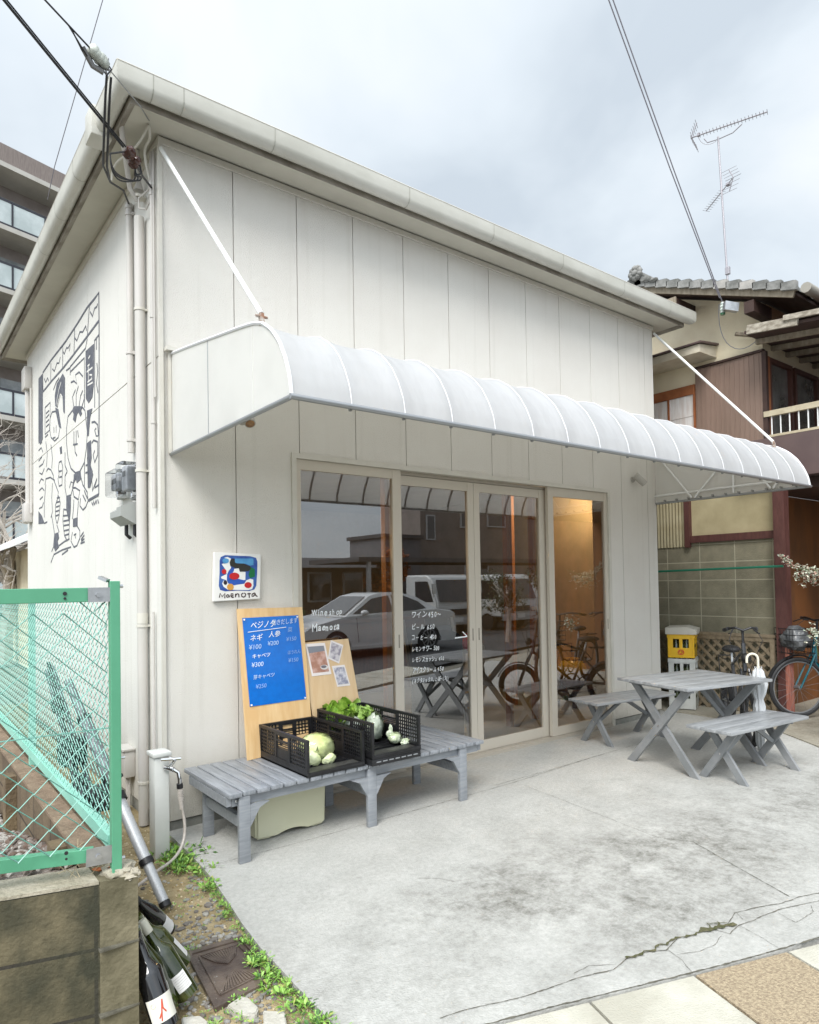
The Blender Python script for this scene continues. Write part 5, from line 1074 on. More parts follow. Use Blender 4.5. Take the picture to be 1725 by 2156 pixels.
for i, q in enumerate(PH):
    qq = [onp2(p, .002) for p in q]; pt_ = bpy.data.objects.new('photo', None); COL.objects.link(pt_); pt_.parent = b2; pt_.location = qq[0]; pt_.matrix_parent_inverse = world_of(b2).inverted()
    bm = NB(); add_poly(bm, qq, nn2, .0008); obj('photo_paper', bm, M('photo paper', (.80, .74, .72), rough=.35), pt_)
    c = sum(qq, V(0, 0, 0))/4; iq = [c+(p-c)*.82+nn2*.0012 for p in qq]
    pm = M('photo print', ((.40, .20, .14), (.30, .27, .32), (.28, .28, .36))[i], ((.60, .38, .32), (.62, .58, .60), (.66, .64, .68))[i], scale=(14, 26, 24)[i], rough=.3, lo=.42, hi=.58)
    bm = NB(); add_poly(bm, iq, nn2, .0006); obj('photo_print', bm, pm, pt_)
    if i == 0:
        def pq(u, v, o): return (iq[0]*(1-u)*(1-v)+iq[1]*u*(1-v)+iq[2]*u*v+iq[3]*(1-u)*v)+nn2*o
        bm = NB(); add_poly(bm, [pq(0, 0, .0008), pq(1, 0, .0008), pq(1, .2, .0008), pq(0, .25, .0008)], nn2, .0004); obj('photo_wall', bm, M('photo grey', (.22, .23, .26), rough=.3), pt_)
        bm = NB(); add_poly(bm, [pq(.75+.24*math.cos(k*.4), .82+.09*math.sin(k*.4), .001) for k in range(16)], nn2, .0005); obj('photo_plate', bm, M('photo plate', (.7, .66, .64), rough=.3), pt_)
        bm = NB(); add_poly(bm, [pq(.72+.17*math.cos(k*.4), .80+.055*math.sin(k*.4), .0018) for k in range(16)], nn2, .0004); obj('photo_food', bm, M('photo food', (.16, .15, .17), rough=.3), pt_)
# ---- picnic table and benches ----
tg_m = M('weathered grey paint', (.24, .25, .26), (.34, .35, .355), scale=4, rough=.38, bump=.15, bscale=30, stretch=(1.5, 9, 9))
tl_m = M('grey leg paint', (.20, .21, .215), (.26, .265, .27), scale=8, rough=.5)
def picnic(name, label, cat, W_, D_, H_, nb, legw, fs_, grp, inset):
    t = thing(name, label, cat, (0, 0, 0), grp); bm = NB(); pb = D_/nb
    for k in range(nb): add_box(bm, (-W_/2, -D_/2+k*pb+.002, H_-.022), (W_/2, -D_/2+(k+1)*pb-.002, H_), .002)
    obj('table_top' if cat == 'table' else 'seat', bm, tg_m, t, True)
    bm = NB()
    for s in (-1, 1): add_box(bm, (s*(W_/2-inset)-.012, -D_/2+.04, H_-.045), (s*(W_/2-inset)+.012, D_/2-.04, H_-.0225))
    obj('batten', bm, tl_m, t)
    for s in (-1, 1):
        for q in (-1, 1):
            x = s*(W_/2-inset)-q*.0135+s*.0; bm = NB()
            a, b = V(x, q*fs_/2, 0), V(x, -q*(D_/2-.07), H_-.023); dd = (b-a).normalized(); hw = legw/2/max(.3, abs(dd.z))
            add_poly(bm, [(x-.0125, a.y-hw, 0), (x-.0125, a.y+hw, 0), (x-.0125, b.y+hw, b.z), (x-.0125, b.y-hw, b.z)], (1, 0, 0), .025); obj('leg', bm, tl_m, t)
        bm = NB(); add_tube(bm, [(s*(W_/2-inset)-.032, 0, H_*.5), (s*(W_/2-inset)+.032, 0, H_*.5)], .006, 8); obj('bolt', bm, chrome_m, t)
    bm = NB(); add_bar(bm, (-(W_/2-inset)+.03, 0, H_*.5), (0, 0, H_-.03), .02, .03); add_bar(bm, ((W_/2-inset)-.03, 0, H_*.5), (.02, 0, H_-.03), .02, .03); obj('brace', bm, tl_m, t)
    return t
pt = picnic('picnic_table', 'grey painted picnic table with crossed legs in front of the right-hand door', 'table', .92, .70, .66, 5, .058, .60, 'grey picnic set', .10)
pt.location = (3.715, -1.225, 0); pt.rotation_euler[2] = R(-11.5)
pb1 = picnic('picnic_bench', 'grey crossed-leg bench in front of the picnic table, farthest from the shop', 'bench', .98, .36, .39, 3, .05, .30, 'grey picnic set', .16)
pb1.location = (3.735, -1.64, 0); pb1.rotation_euler[2] = R(-6.0)
dup(pb1, (3.99, -.385, 0), R(-9), 'grey crossed-leg bench between the picnic table and the shop wall', 'grey picnic set')
# ---- umbrella ----
um = thing('umbrella', 'closed white umbrella with curved cream handle hooked at the table corner', 'umbrella', (4.18, -1.505, .02))
ux_, uy_ = 4.175, -1.515
bm = NB(); add_tube(bm, [(ux_, uy_, .70), (ux_, uy_, .795)]+[(ux_-.03+.03*math.cos(k*math.pi/8), uy_+.03-.03*math.cos(k*math.pi/8), .795+.042*math.sin(k*math.pi/8)) for k in range(1, 9)]+[(ux_-.06, uy_+.06, .765)], .0095, 10); obj('handle', bm, M('cream handle', (.72, .68, .56), rough=.35), um, True)
bm = NB(); seg = 40; pf = [(.012, .06), (.03, .14), (.038, .30), (.040, .42), (.027, .475), (.044, .52), (.058, .60), (.044, .655), (.036, .70), (.022, .72), (.012, .722)]; rings = []
for r_, z in pf: rings.append([bm.verts.new((ux_+r_*(1+.18*math.sin(k*2*math.pi/seg*8+z*9))*math.cos(2*math.pi*k/seg), uy_+r_*(1+.18*math.sin(k*2*math.pi/seg*8+z*9))*math.sin(2*math.pi*k/seg), z)) for k in range(seg)])
for a, b in zip(rings, rings[1:]):
    for k in range(seg): bm.faces.new((a[k], a[(k+1) % seg], b[(k+1) % seg], b[k]))
obj('canopy', bm, mat_fabric('umbrella vinyl', (.70, .72, .74), .3), um, True)
bm = NB()
for k in range(8): a = k*.785; add_tube(bm, [(ux_+.024*math.cos(a), uy_+.024*math.sin(a), .712), (ux_+.026*math.cos(a), uy_+.026*math.sin(a), .735)], .004, 6)
add_tube(bm, [(ux_, uy_, .02), (ux_, uy_, .07)], .006, 8); obj('rib_tips', bm, M('rib tips', (.5, .5, .5), rough=.4), um, True)
# ---- bottle crates ----
def bcrate(name, x0, y0, z0, w, d_, h, m, label, cat, grp=None, logo=False):
    t = thing(name, label, cat, (x0+w/2, y0+d_/2, z0), grp); bm = NB(); th = .008
    def wallx(x, s):
        add_box(bm, (x, y0, z0), (x+s*th, y0+d_, z0+h*.42)); add_box(bm, (x, y0, z0+h*.80), (x+s*th*1.6, y0+d_, z0+h))
        for a, b in ((0, .2), (.44, .56), (.8, 1)): add_box(bm, (x, y0+d_*a, z0+h*.42), (x+s*th, y0+d_*b, z0+h*.80))
        for k in (0, .5, .94): add_box(bm, (x-s*.006, y0+d_*k, z0), (x-s*.0001, y0+d_*(k+.06), z0+h*.8))
        add_box(bm, (x-s*.008, y0-.004, z0+h*.84), (x-s*.0001, y0+d_+.004, z0+h))
    def wally(y, s):
        add_box(bm, (x0+th*2, y, z0), (x0+w-th*2, y+s*th, z0+h*.42)); add_box(bm, (x0+th*2, y, z0+h*.8), (x0+w-th*2, y+s*th*1.6, z0+h))
        for a, b in ((.04, .2), (.44, .56), (.8, .96)): add_box(bm, (x0+w*a, y, z0+h*.42), (x0+w*b, y+s*th, z0+h*.80))
        add_box(bm, (x0, y-s*.008, z0+h*.84), (x0+w, y-s*.0001, z0+h))
    wallx(x0, 1); wallx(x0+w, -1); wally(y0, 1); wally(y0+d_, -1); add_box(bm, (x0+th, y0+th, z0+.001), (x0+w-th, y0+d_-th, z0+.01))
    obj('shell', bm, m, t)
    bm = NB()
    for i in range(4):
        for j in range(5): add_lathe(bm, [(.0, z0+.012), (.03, z0+.012), (.03, z0+h*.55), (.012, z0+h*.72), (.012, z0+h*.93), (0, z0+h*.93)], Matrix.Translation((x0+w*(i+.5)/4, y0+d_*(j+.5)/5, 0)), 10)
    obj('bottles', bm, glassbottle, t, True)
    if logo:
        bm = NB(); add_tube(bm, [(x0-.0075, y0+d_*.5+.03*math.cos(k*.52), z0+h*.24+.025*math.sin(k*.52)) for k in range(12)], .004, 6, closed=True)
        for k in range(3): add_tube(bm, [(x0-.0075, y0+d_*.5+.014*math.cos(k*2.1), z0+h*.24+.012*math.sin(k*2.1)), (x0-.0075, y0+d_*.5+.025*math.cos(k*2.1+1), z0+h*.24+.022*math.sin(k*2.1+1))], .005, 6)
        obj('crest', bm, M('crest red', (.65, .08, .03), rough=.5), t)
    return t
yel_m = M('yellow plastic', (.80, .48, .01), (.76, .44, .01), scale=4, rough=.4); wcr_m = M('white crate plastic', (.60, .61, .58), (.5, .51, .48), scale=5, rough=.5)
cx0, cy0 = 5.50, -.15
STK = []
cx0, cy0 = 5.56, -.10
for k in range(2): STK.append(bcrate('bottle_crate', cx0+.005*k, cy0, .02+k*.275, .36, .27, .27, wcr_m, ('white bottle crate at the bottom of the stack by the lattice', 'white bottle crate directly under the yellow beer crate')[k], 'bottle crate', 'stacked bottle crates'))
STK.append(bcrate('beer_crate', cx0, cy0, .577, .36, .27, .255, yel_m, 'yellow beer crate with a red round crest on top of the white crates', 'beer crate', 'stacked bottle crates', True))
for q in STK: q.rotation_euler[2] = R(24)
bm = NB(); add_poly(bm, [(cx0-.03, cy0-.03, .834), (cx0-.03, cy0+.29, .834), (cx0-.03, cy0+.29, .905), (cx0-.03, cy0+.08, .915), (cx0-.03, cy0-.03, .885)], (1, 0, 0), .40); bmesh.ops.rotate(bm, cent=(cx0+.18, cy0+.135, .8), matrix=Matrix.Rotation(R(24), 3, 'Z'), verts=bm.verts); tag(obj('carton', bm, M('pale carton', (.58, .55, .48), (.52, .49, .42), scale=5, rough=.8)), 'pale flat carton lying on top of the yellow beer crate', 'carton')

# ================= NEIGHBOUR HOUSE =================
nh = thing('neighbour_house', 'old two-storey house with tiled gable roof, brown ribbed cladding and balcony right of the shop', 'house', (9, 1, 0))
cw_m = M('cream render', (.80, .71, .52), (.72, .62, .44), scale=2.5, rough=.9, bump=.3); dw_m = M('olive render', (.42, .36, .22), (.34, .29, .17), scale=3, rough=.95)
clad_m = M('brown metal cladding', (.27, .185, .145), (.22, .15, .115), scale=3, rough=.45, stretch=(1, 1, .3)); dk_m = M('dark timber', (.035, .018, .014), (.06, .03, .022), scale=6, rough=.7)
fasc_m = M('brown sheet fascia', (.10, .066, .064), (.12, .08, .075), scale=3, rough=.45); oldw_m = M('weathered timber', (.22, .18, .13), (.33, .28, .21), scale=9, rough=.8, stretch=(3, 3, 1))
redb_m = M('red brown post', (.075, .027, .023), (.105, .04, .033), scale=7, rough=.6, stretch=(4, 4, 1)); salm_m = M('faded red post', (.42, .17, .12), (.28, .09, .065), scale=9, rough=.8, stretch=(6, 6, .5))
bk_m = mat_blocks('olive concrete block', (.29, .265, .185), (.23, .21, .145), (.42, .39, .29), 'y', .402, .203, 0, .0055, None, uo=4.455, vo=.0)
NX = 6.0; RY = .44
def zrf(y): return 4.82-(.35-y)*.38            # underside of the gable slope
bm = NB(); pts = [(NX+.02, -.80, 2.9), (NX+.02, -.80, zrf(-.8)-.03), (NX+.02, RY, zrf(RY)-.03), (NX+.02, 4.0, zrf(RY)-.03-(4.0-RY)*.38), (NX+.02, 4.0, 2.9)]
add_poly(bm, pts, (1, 0, 0), .12); obj('gable_wall', bm, cw_m, nh)
bm = NB(); add_box(bm, (NX+.14, -.80, 3.78), (11, -.70, zrf(-.8)-.02)); add_box(bm, (NX+.14, -.80, 2.46), (11, -.70, 2.93)); obj('front_wall', bm, cw_m, nh)
bm = NB()
add_box(bm, (NX-.005, -.80, 2.88), (NX+.019, -.055, 3.82)); obj('cladding', bm, clad_m, nh)
bm = NB()
for k in range(14): y = -.77+k*.053; add_box(bm, (NX-.012, y, 2.88), (NX-.0055, y+.012, 3.815))
obj('cladding_rib', bm, clad_m, nh)
bm = NB(); add_box(bm, (NX-.03, -.82, 3.821), (NX+.03, -.04, 3.845)); add_box(bm, (NX-.02, -.845, 2.88), (NX+.03, -.801, 3.82)); obj('cladding_trim', bm, dk_m, nh)
# side window with canopy
w = bpy.data.objects.new('window', None); COL.objects.link(w); w.parent = nh; w.location = (NX, .4, 3.3); w.matrix_parent_inverse = world_of(nh).inverted()
wf_m = M('orange brown timber', (.26, .085, .03), (.34, .12, .045), scale=8, rough=.6)
bm = NB(); add_box(bm, (NX-.02, -.05, 3.55), (NX+.019, 1.3, 3.66)); add_box(bm, (NX-.02, .27, 2.9), (NX+.01, .29, 3.55)); add_box(bm, (NX-.02, -.05, 2.9), (NX+.01, -.03, 3.55)); obj('frame', bm, wf_m, w)
bm = NB(); add_box(bm, (NX-.005, -.03, 2.9), (NX+.015, 1.3, 3.549)); obj('curtain_pane', bm, M('curtained glass', (.80, .77, .75), (.66, .58, .53), scale=6, rough=.12, stretch=(1, 4, .5), coat=.5), w)
bm = NB()
for z in (3.1, 3.3): add_box(bm, (NX-.008, -.03, z), (NX-.0055, 1.3, z+.006))
obj('glazing_bar', bm, M('glazing bar', (.42, .36, .32), rough=.5), w)
bm = NB(); add_poly(bm, [(NX-.34, -.30, 3.90), (NX+.019, -.30, 3.90), (NX+.019, -.30, 4.03), (NX-.34, -.30, 3.985)], (0, 1, 0), 1.9)
obj('canopy', bm, M('canopy render', (.66, .60, .48), (.56, .49, .37), scale=5, rough=.8), w)
bm = NB(); add_poly(bm, [(NX-.37, -.33, 3.99), (NX+.019, -.33, 4.035), (NX+.019, -.33, 4.055), (NX-.37, -.33, 4.008)], (0, 1, 0), 1.96); obj('canopy_sheet', bm, fasc_m, w)
# front windows behind the balcony
for i, (a, b) in enumerate(((6.10, 6.66), (6.72, 7.35), (7.45, 8.1))):
    w2 = bpy.data.objects.new('window', None); COL.objects.link(w2); w2.parent = nh; w2.location = (a, -.8, 3.3); w2.matrix_parent_inverse = world_of(nh).inverted()
    bm = NB(); add_box(bm, (a, -.83, 2.93), (a+.045, -.75, 3.78)); add_box(bm, (b-.045, -.83, 2.93), (b, -.75, 3.78)); add_box(bm, (a+.045, -.83, 3.735), (b-.045, -.75, 3.78)); add_box(bm, (a+.045, -.83, 2.93), (b-.045, -.75, 2.97)); obj('frame', bm, dkwood_m, w2)
    bm = NB(); add_box(bm, (a+.045, -.79, 2.97), (b-.045, -.785, 3.735)); obj('pane', bm, M('dim glass', (.10, .095, .085), (.22, .21, .2), scale=3, rough=.08, coat=1), w2)
bm = NB(); add_box(bm, (NX+.03, -.835, 2.93), (NX+.095, -.76, 3.78)); obj('corner_post', bm, wf_m, nh)
# balcony
bal = bpy.data.objects.new('balcony', None); COL.objects.link(bal); bal.parent = nh; bal.location = (8, -1.6, 2.9); bal.matrix_parent_inverse = world_of(nh).inverted()
bm = NB(); add_box(bm, (NX-.06, -2.6, 2.46), (11, -.55, 2.89), .004); obj('balcony_box', bm, fasc_m, bal)
bm = NB(); add_box(bm, (NX-.03, -2.6, 3.12), (NX+.02, -.81, 3.178)); add_box(bm, (NX-.03, -2.6, 2.90), (NX+.02, -.85, 2.925)); obj('handrail', bm, M('old cream paint', (.55, .48, .34), (.45, .38, .26), scale=10, rough=.7), bal)
bm = NB()
for k in range(20): y = -.88-k*.088; add_tube(bm, [(NX-.005, y, 2.9), (NX-.005, y, 3.13)], .007, 6)
obj('baluster', bm, white_m, bal, True)
# roof
roof = bpy.data.objects.new('roof', None); COL.objects.link(roof); roof.parent = nh; roof.location = (8, .6, 4.9); roof.matrix_parent_inverse = world_of(nh).inverted()
tile_m = M('grey roof tile', (.13, .13, .12), (.27, .265, .25), scale=7, rough=.7, bump=.4, bscale=40); tilel_m = M('pale roof tile', (.40, .38, .35), (.3, .29, .27), scale=9, rough=.7)
bm = NB(); RX0 = 5.58
add_poly(bm, [(RX0+.08, -1.25, zrf(-1.25)), (RX0+.08, RY, zrf(RY)), (RX0+.08, RY, zrf(RY)+.03), (RX0+.08, -1.25, zrf(-1.25)+.03)], (1, 0, 0), 6)
add_poly(bm, [(RX0+.08, RY+.0001, zrf(RY)), (RX0+.08, 4.2, zrf(RY)-(4.2-RY)*.38), (RX0+.08, 4.2, zrf(RY)-(4.2-RY)*.38+.03), (RX0+.08, RY+.0001, zrf(RY)+.03)], (1, 0, 0), 6)
obj('roof_deck', bm, dk_m, roof)
bm = NB(); add_bar(bm, (RX0+.06, -1.28, zrf(-1.28)-.02), (RX0+.06, RY, zrf(RY)-.02), .03, .07); add_bar(bm, (RX0+.05, -1.31, zrf(-1.31)+.02), (RX0+.05, RY, zrf(RY)+.02), .05, .015); obj('verge_board', bm, oldw_m, roof)
bm = NB(); nt_ = 13; ty = (RY+1.30)/nt_
for j in range(nt_):
    for i in range(20):
        y0 = -1.30+j*ty; xx = RX0+i*.28; a = 4
        za, zb = zrf(y0)+.045+.035, zrf(y0+ty)+.045
        prv = None
        for k in range(7):
            u = k/6; x = xx+u*.28; hz = .022*math.cos(u*2*math.pi)
            A, B = bm.verts.new((x, y0, za+hz)), bm.verts.new((x, y0+ty, zb+hz)); C_ = bm.verts.new((x, y0, za+hz-.035))
            if prv: bm.faces.new((prv[0], A, B, prv[1])).material_index = 1 if (i*7+j*3) % 11 == 0 else 0; bm.faces.new((prv[2], C_, A, prv[0]))
            prv = (A, B, C_)
obj('tiles', bm, [tile_m, tilel_m], roof)
bm = NB()
for j in range(nt_): # verge tiles hanging over the gable edge
    y0 = -1.32+j*ty; add_poly(bm, [(RX0-.0, y0, zrf(y0)+.015), (RX0-.0, y0+ty*1.06, zrf(y0+ty)+.0), (RX0-.0, y0+ty*1.06, zrf(y0+ty)+.07), (RX0-.0, y0, zrf(y0)+.105)], (1, 0, 0), .06)
for f in bm.faces: f.material_index = 0
o = obj('verge_tiles', bm, [tile_m, tilel_m], roof)
for p in o.data.polygons: p.material_index = 1 if (p.index//6) in (3, 5) else 0
bm = NB()
add_tube(bm, [(RX0-.02, RY-.02, zrf(RY)+.12), (11.5, RY-.02, zrf(RY)+.12)], .07, 10)
add_box(bm, (RX0-.0, RY-.10, zrf(RY)+.0), (11.5, RY+.08, zrf(RY)+.10)); obj('ridge_tiles', bm, tile_m, roof)
bm = NB()
for k in range(9): a = k*.7; add_blob(bm, (RX0-.03, RY-.05+.06*math.cos(a), zrf(RY)+.13+.06*math.sin(a)), .034, 2, .3, 3, k)
add_blob(bm, (RX0-.03, RY-.05, zrf(RY)+.13), .045, 2, .3, 3, 3); add_blob(bm, (RX0-.01, RY-.17, zrf(RY)+.03), .045, 2, .5, 3, 4, (.6, 1.6, .8)); add_blob(bm, (RX0-.01, RY-.27, zrf(RY)-.02), .035, 2, .5, 3, 5, (.6, 1.6, .6))
obj('ridge_end_tile', bm, tile_m, roof, True)
bm = NB(); add_bar(bm, (RX0+.03, -.02, 4.50), (NX+.02, -.02, 4.50), .10, .12); add_bar(bm, (RX0+.05, -.85, 4.20), (NX+.02, -.85, 4.20), .10, .12); obj('purlin', bm, dk_m, roof)
box('purlin_end', (RX0+.01, -.075, 4.435), (RX0+.029, .035, 4.565), oldw_m, roof)
bm = NB(); add_tube(bm, [(RX0+.02, -1.40, zrf(-1.3)+.0), (11, -1.40, zrf(-1.3)-.02)], .05, 10); obj('eave_gutter', bm, M('old gutter', (.3, .28, .24), rough=.6), roof, True)
# lower lean-to roof over the balcony
bm = NB(); add_poly(bm, [(RX0+.04, -.80, 3.93), (RX0+.04, -2.6, 3.74), (RX0+.04, -2.6, 3.77), (RX0+.04, -.80, 3.96)], (1, 0, 0), 5.5); obj('lean_to_deck', bm, dk_m, roof)
bm = NB(); add_bar(bm, (RX0+.02, -.84, 3.955), (RX0+.02, -1.32, 3.90), .03, .09); add_bar(bm, (RX0+.0, -1.20, 3.955), (RX0+.0, -2.6, 3.80), .03, .05); obj('lean_to_verge', bm, M('peeling barge board', (.42, .38, .31), (.20, .17, .13), scale=14, rough=.85, stretch=(1, 1, 2)), roof)
bm = NB()
for k in range(9): add_bar(bm, (RX0+.3+k*.35, -.8, 3.90), (RX0+.3+k*.35, -2.6, 3.71), .05, .05)
add_bar(bm, (RX0+.02, -1.95, 3.80), (11, -1.95, 3.80), .05, .06); obj('rafters', bm, oldw_m, roof)
bm = NB(); add_bar(bm, (NX-.16, -.60, 4.04), (NX+.02, -.86, 3.97), .05, .03); obj('eave_bracket', bm, oldw_m, nh)
# ground floor: block wall, beams, corrugated panel
bm = NB(); add_box(bm, (NX+.03, -.87, -.15), (NX+.13, 3.0, 1.85)); obj('block_wall', bm, bk_m, nh)
bm = NB(); add_box(bm, (NX+.05, -.87, 1.93), (NX+.12, .07, 2.46)); add_box(bm, (NX+.14, -.75, .0), (NX+.2, 3, 2.46)); obj('infill_wall', bm, dw_m, nh)
bm = NB(); add_box(bm, (NX+.0, -.9, 1.851), (NX+.10, .12, 1.93)); add_box(bm, (NX-.01, .065, 1.80), (NX+.06, .125, 2.46)); obj('brown_beam', bm, redb_m, nh)
bm = NB(); prev = None
for k in range(80):
    y = .127+k*.01; x = NX+.02+.007*math.sin(k*1.57); A, B = bm.verts.new((x, y, 1.81)), bm.verts.new((x, y, 2.46))
    if prev: bm.faces.new((prev[0], A, B, prev[1]))
    prev = (A, B)
obj('corrugated_panel', bm, M('corrugated plastic', (.34, .30, .19), (.28, .24, .14), scale=5, rough=.6), nh, True)
bm = NB(); add_box(bm, (NX-.09, -1.01, .02), (NX+.02, -.90, 2.459)); obj('porch_post', bm, redb_m, nh)
bm = NB(); add_box(bm, (NX-.094, -1.013, .02), (NX-.05, -.98, .74)); add_box(bm, (NX-.04, -1.0135, .02), (NX+.015, -1.0105, .78)); obj('faded_strip', bm, salm_m, nh)
bm = NB(); add_box(bm, (NX+.2, -.7, 0), (8.3, -.64, 2.349)); add_box(bm, (7.6, -3.5, 0), (7.66, -.70, 2.459)); obj('porch_wall', bm, M('porch timber wall', (.20, .075, .02), (.12, .05, .018), scale=3, rough=.8, stretch=(1, 3, .4)), nh)
bm = NB(); add_box(bm, (NX+.1, -2.55, 2.35), (10.9, -.7, 2.459)); obj('porch_ceiling', bm, dk_m, nh)
# lattice
lt = thing('lattice_panel', 'weathered wooden diagonal lattice panel in front of the block wall', 'lattice', (5.95, .2, 0))
lat_m = M('weathered lattice', (.27, .215, .145), (.20, .155, .10), scale=9, rough=.85, stretch=(2, 2, 2)); LX_ = 5.93; y0, y1, z0, z1 = -.87, .95, -.05, .815
bm = NB(); add_box(bm, (LX_-.02, y0, z0), (LX_+.025, y0+.04, z1)); add_box(bm, (LX_-.02, y0+.04, z1-.045), (LX_+.025, y1, z1)); add_box(bm, (LX_-.02, y0+.04, z0), (LX_+.025, y1, z0+.04)); add_box(bm, (LX_-.03, y0-.01, z1+.001), (LX_+.04, y1, z1+.03)); obj('frame', bm, lat_m, lt)
for s, xo in ((1, -.008), (-1, .004)):
    bm = NB(); k = -1.0
    while k < 2.2:
        # line z = z0 + s*(y-yk)
        pts = []
        ya, za = (y0+.04+k, z0+.04) if s > 0 else (y0+.04+k, z1-.045)
        H_ = z1-z0-.085; yb, zb = ya+H_, (z1-.045 if s > 0 else z0+.04)
        f0 = max(0, (y0+.04-ya)/H_); f1 = min(1, (y1-ya)/H_)
        if f1 > f0+.03: add_bar(bm, (LX_+xo, ya+(yb-ya)*f0, za+(zb-za)*f0), (LX_+xo, ya+(yb-ya)*f1, za+(zb-za)*f1), .008, .032, upv=(0, -s, 1))
        k += .118
    obj('slats', bm, lat_m, lt)
tag(tube('green_pole', [(5.70, .42, 1.527), (5.83, -1.02, 1.552)], .0125, M('green pole', (.02, .20, .12), rough=.4), None), 'thin green horizontal pole in front of the olive block wall', 'pole')
# ================= BICYCLES =================
def bike(name, label, loc, rotz, fr_m, basket=None, lowstep=False, steer=0, wr_=.305, ty=.022, wb=1.06, hw_=1):
    t = thing(name, label, 'bicycle', loc, None, rotz); inv = Matrix.Translation(V(*loc)) @ Matrix.Rotation(rotz, 4, 'Z')
    hx = wb/2
    def W(p): return inv @ V(*p)
    def T_(bm, pts, r, s=8): add_tube(bm, [W(p) for p in pts], r, s)
    for nm, cx in (('front_wheel', hx), ('rear_wheel', -hx)):
        e = bpy.data.objects.new(nm, None); COL.objects.link(e); e.parent = t; e.matrix_parent_inverse = world_of(t).inverted(); e.location = W((cx, 0, wr_))
        st = steer if nm == 'front_wheel' else 0
        def wp(a, r, y=0): return W((cx+r*math.cos(a)*math.cos(st)-y*math.sin(st), r*math.cos(a)*math.sin(st)+y*math.cos(st), wr_+r*math.sin(a)))
        bm = NB(); add_tube(bm, [wp(2*math.pi*k/36, wr_-ty) for k in range(36)], ty, 8, closed=True); obj('tyre', bm, rub_m, e, True)
        bm = NB(); add_tube(bm, [wp(2*math.pi*k/36, wr_-.046) for k in range(36)], .009, 6, closed=True)
        for k in range(18): add_tube(bm, [wp(k*.349, .02, .02*(-1)**k), wp(k*.349+.2, wr_-.05)], .0012, 4, cap=False)
        add_tube(bm, [wp(0, 0, -.04), wp(0, 0, .04)], .018, 8); obj('rim', bm, M('dull rim', (.16, .165, .17), rough=.5), e, True)
        bm = NB()
        row = []
        for k in range(15):
            a = (.15 if nm == 'rear_wheel' else .35)+k*(2.6 if nm == 'rear_wheel' else 2.2)/14; row.append((bm.verts.new(wp(a, wr_+.012, .028)), bm.verts.new(wp(a, wr_+.026, 0)), bm.verts.new(wp(a, wr_+.012, -.028))))
        for a, b in zip(row, row[1:]): bm.faces.new((a[0], b[0], b[1], a[1])); bm.faces.new((a[1], b[1], b[2], a[2]))
        obj('mudguard', bm, black_m, e, True)
    bm = NB(); bb = (-.08, 0, .27); st_ = (-.22, 0, .62); hd, hb = (hx-.20, 0, .80), (hx-.17, 0, .62)
    T_(bm, [bb, st_], .016); T_(bm, [bb, (hx-.25, 0, .40), hb], .019) if lowstep else T_(bm, [bb, hb], .018); T_(bm, [st_ if not lowstep else (-.16, 0, .46), hd if not lowstep else (hx-.2, 0, .5), hd], .014); T_(bm, [hb, hd, (hx-.215, 0, .86)], .019)
    for s in (-.045, .045): T_(bm, [(bb[0], s*.6, bb[2]), (-hx, s, wr_)], .009); T_(bm, [(st_[0]+.01, s*.4, st_[2]-.08), (-hx, s, wr_)], .008); T_(bm, [(hx-.17, s*.7, .64), (hx-.10, s, .5), (hx, s, wr_)], .010)
    obj('frame', bm, fr_m, t, True)
    bm = NB(); T_(bm, [st_, (-.25, 0, .74)], .012); obj('seat_post', bm, steel_m, t, True); bm = NB(); T_(bm, [(hx-.215, 0, .85), (hx-.225, 0, .97)], .012); T_(bm, [(hx-.24, -.27*hw_, .99), (hx-.20, -.15*hw_, 1.0), (hx-.20, 0, .975), (hx-.20, .15*hw_, 1.0), (hx-.24, .27*hw_, .99)], .011); obj('handlebar_stem', bm, black_m, t, True)
    bm = NB()
    for s in (-1, 1): T_(bm, [(hx-.24, s*.27*hw_, .99), (hx-.30, s*.30*hw_, .975), (hx-.34, s*.31*hw_, .97)], .017); T_(bm, [(hx-.20, s*.2*hw_, .985), (hx-.15, s*.26*hw_, .955), (hx-.17, s*.3*hw_, .95)], .006)
    obj('grip', bm, rub_m, t, True)
    bm = NB(); T_(bm, [(hx-.16, -.10, .98), (hx-.07, -.14, .9), (hx-.11, -.05, .65), (hx-.1, .05, .5)], .003, 5); T_(bm, [(hx-.16, .10, .98), (hx-.05, .12, .9), (hx-.13, .03, .62), (-.1, .03, .35)], .003, 5); obj('brake_cable', bm, rub_m, t, True)
    bm = NB(); add_blob(bm, W((-.27, 0, .76)), .10, 3, .1, 1, 2, (1.25, .8, .35), Matrix.Rotation(rotz, 3, 'Z')); obj('saddle', bm, rub_m, t, True)
    bm = NB(); T_(bm, [(-hx-.15, -.06, .66), (-hx+.2, -.06, .66), (-hx+.2, .06, .66), (-hx-.15, .06, .66), (-hx-.15, -.06, .66)], .006); T_(bm, [(-hx-.1, -.06, .66), (-hx, -.05, wr_)], .005); T_(bm, [(-hx-.1, .06, .66), (-hx, .05, wr_)], .005); obj('rack', bm, black_m, t, True)
    bm = NB(); add_blob(bm, W((hx-.12, 0, .74)), .045, 2, .05, 2, 1); obj('headlamp', bm, black_m, t, True)
    bm = NB(); T_(bm, [(-.08, .07, .27), (.05, .08, .18)], .008); T_(bm, [(-.08, -.07, .27), (-.2, -.08, .36)], .008)
    for s, p in ((.1, (.05, .1, .18)), (-.1, (-.2, -.1, .36))): T_(bm, [(p[0]-.04, s, p[2]), (p[0]+.04, s, p[2])], .016, 6)
    T_(bm, [(-.08+.09*math.cos(k*.4), .05, .27+.09*math.sin(k*.4)) for k in range(17)], .008); obj('crank', bm, black_m, t, True)
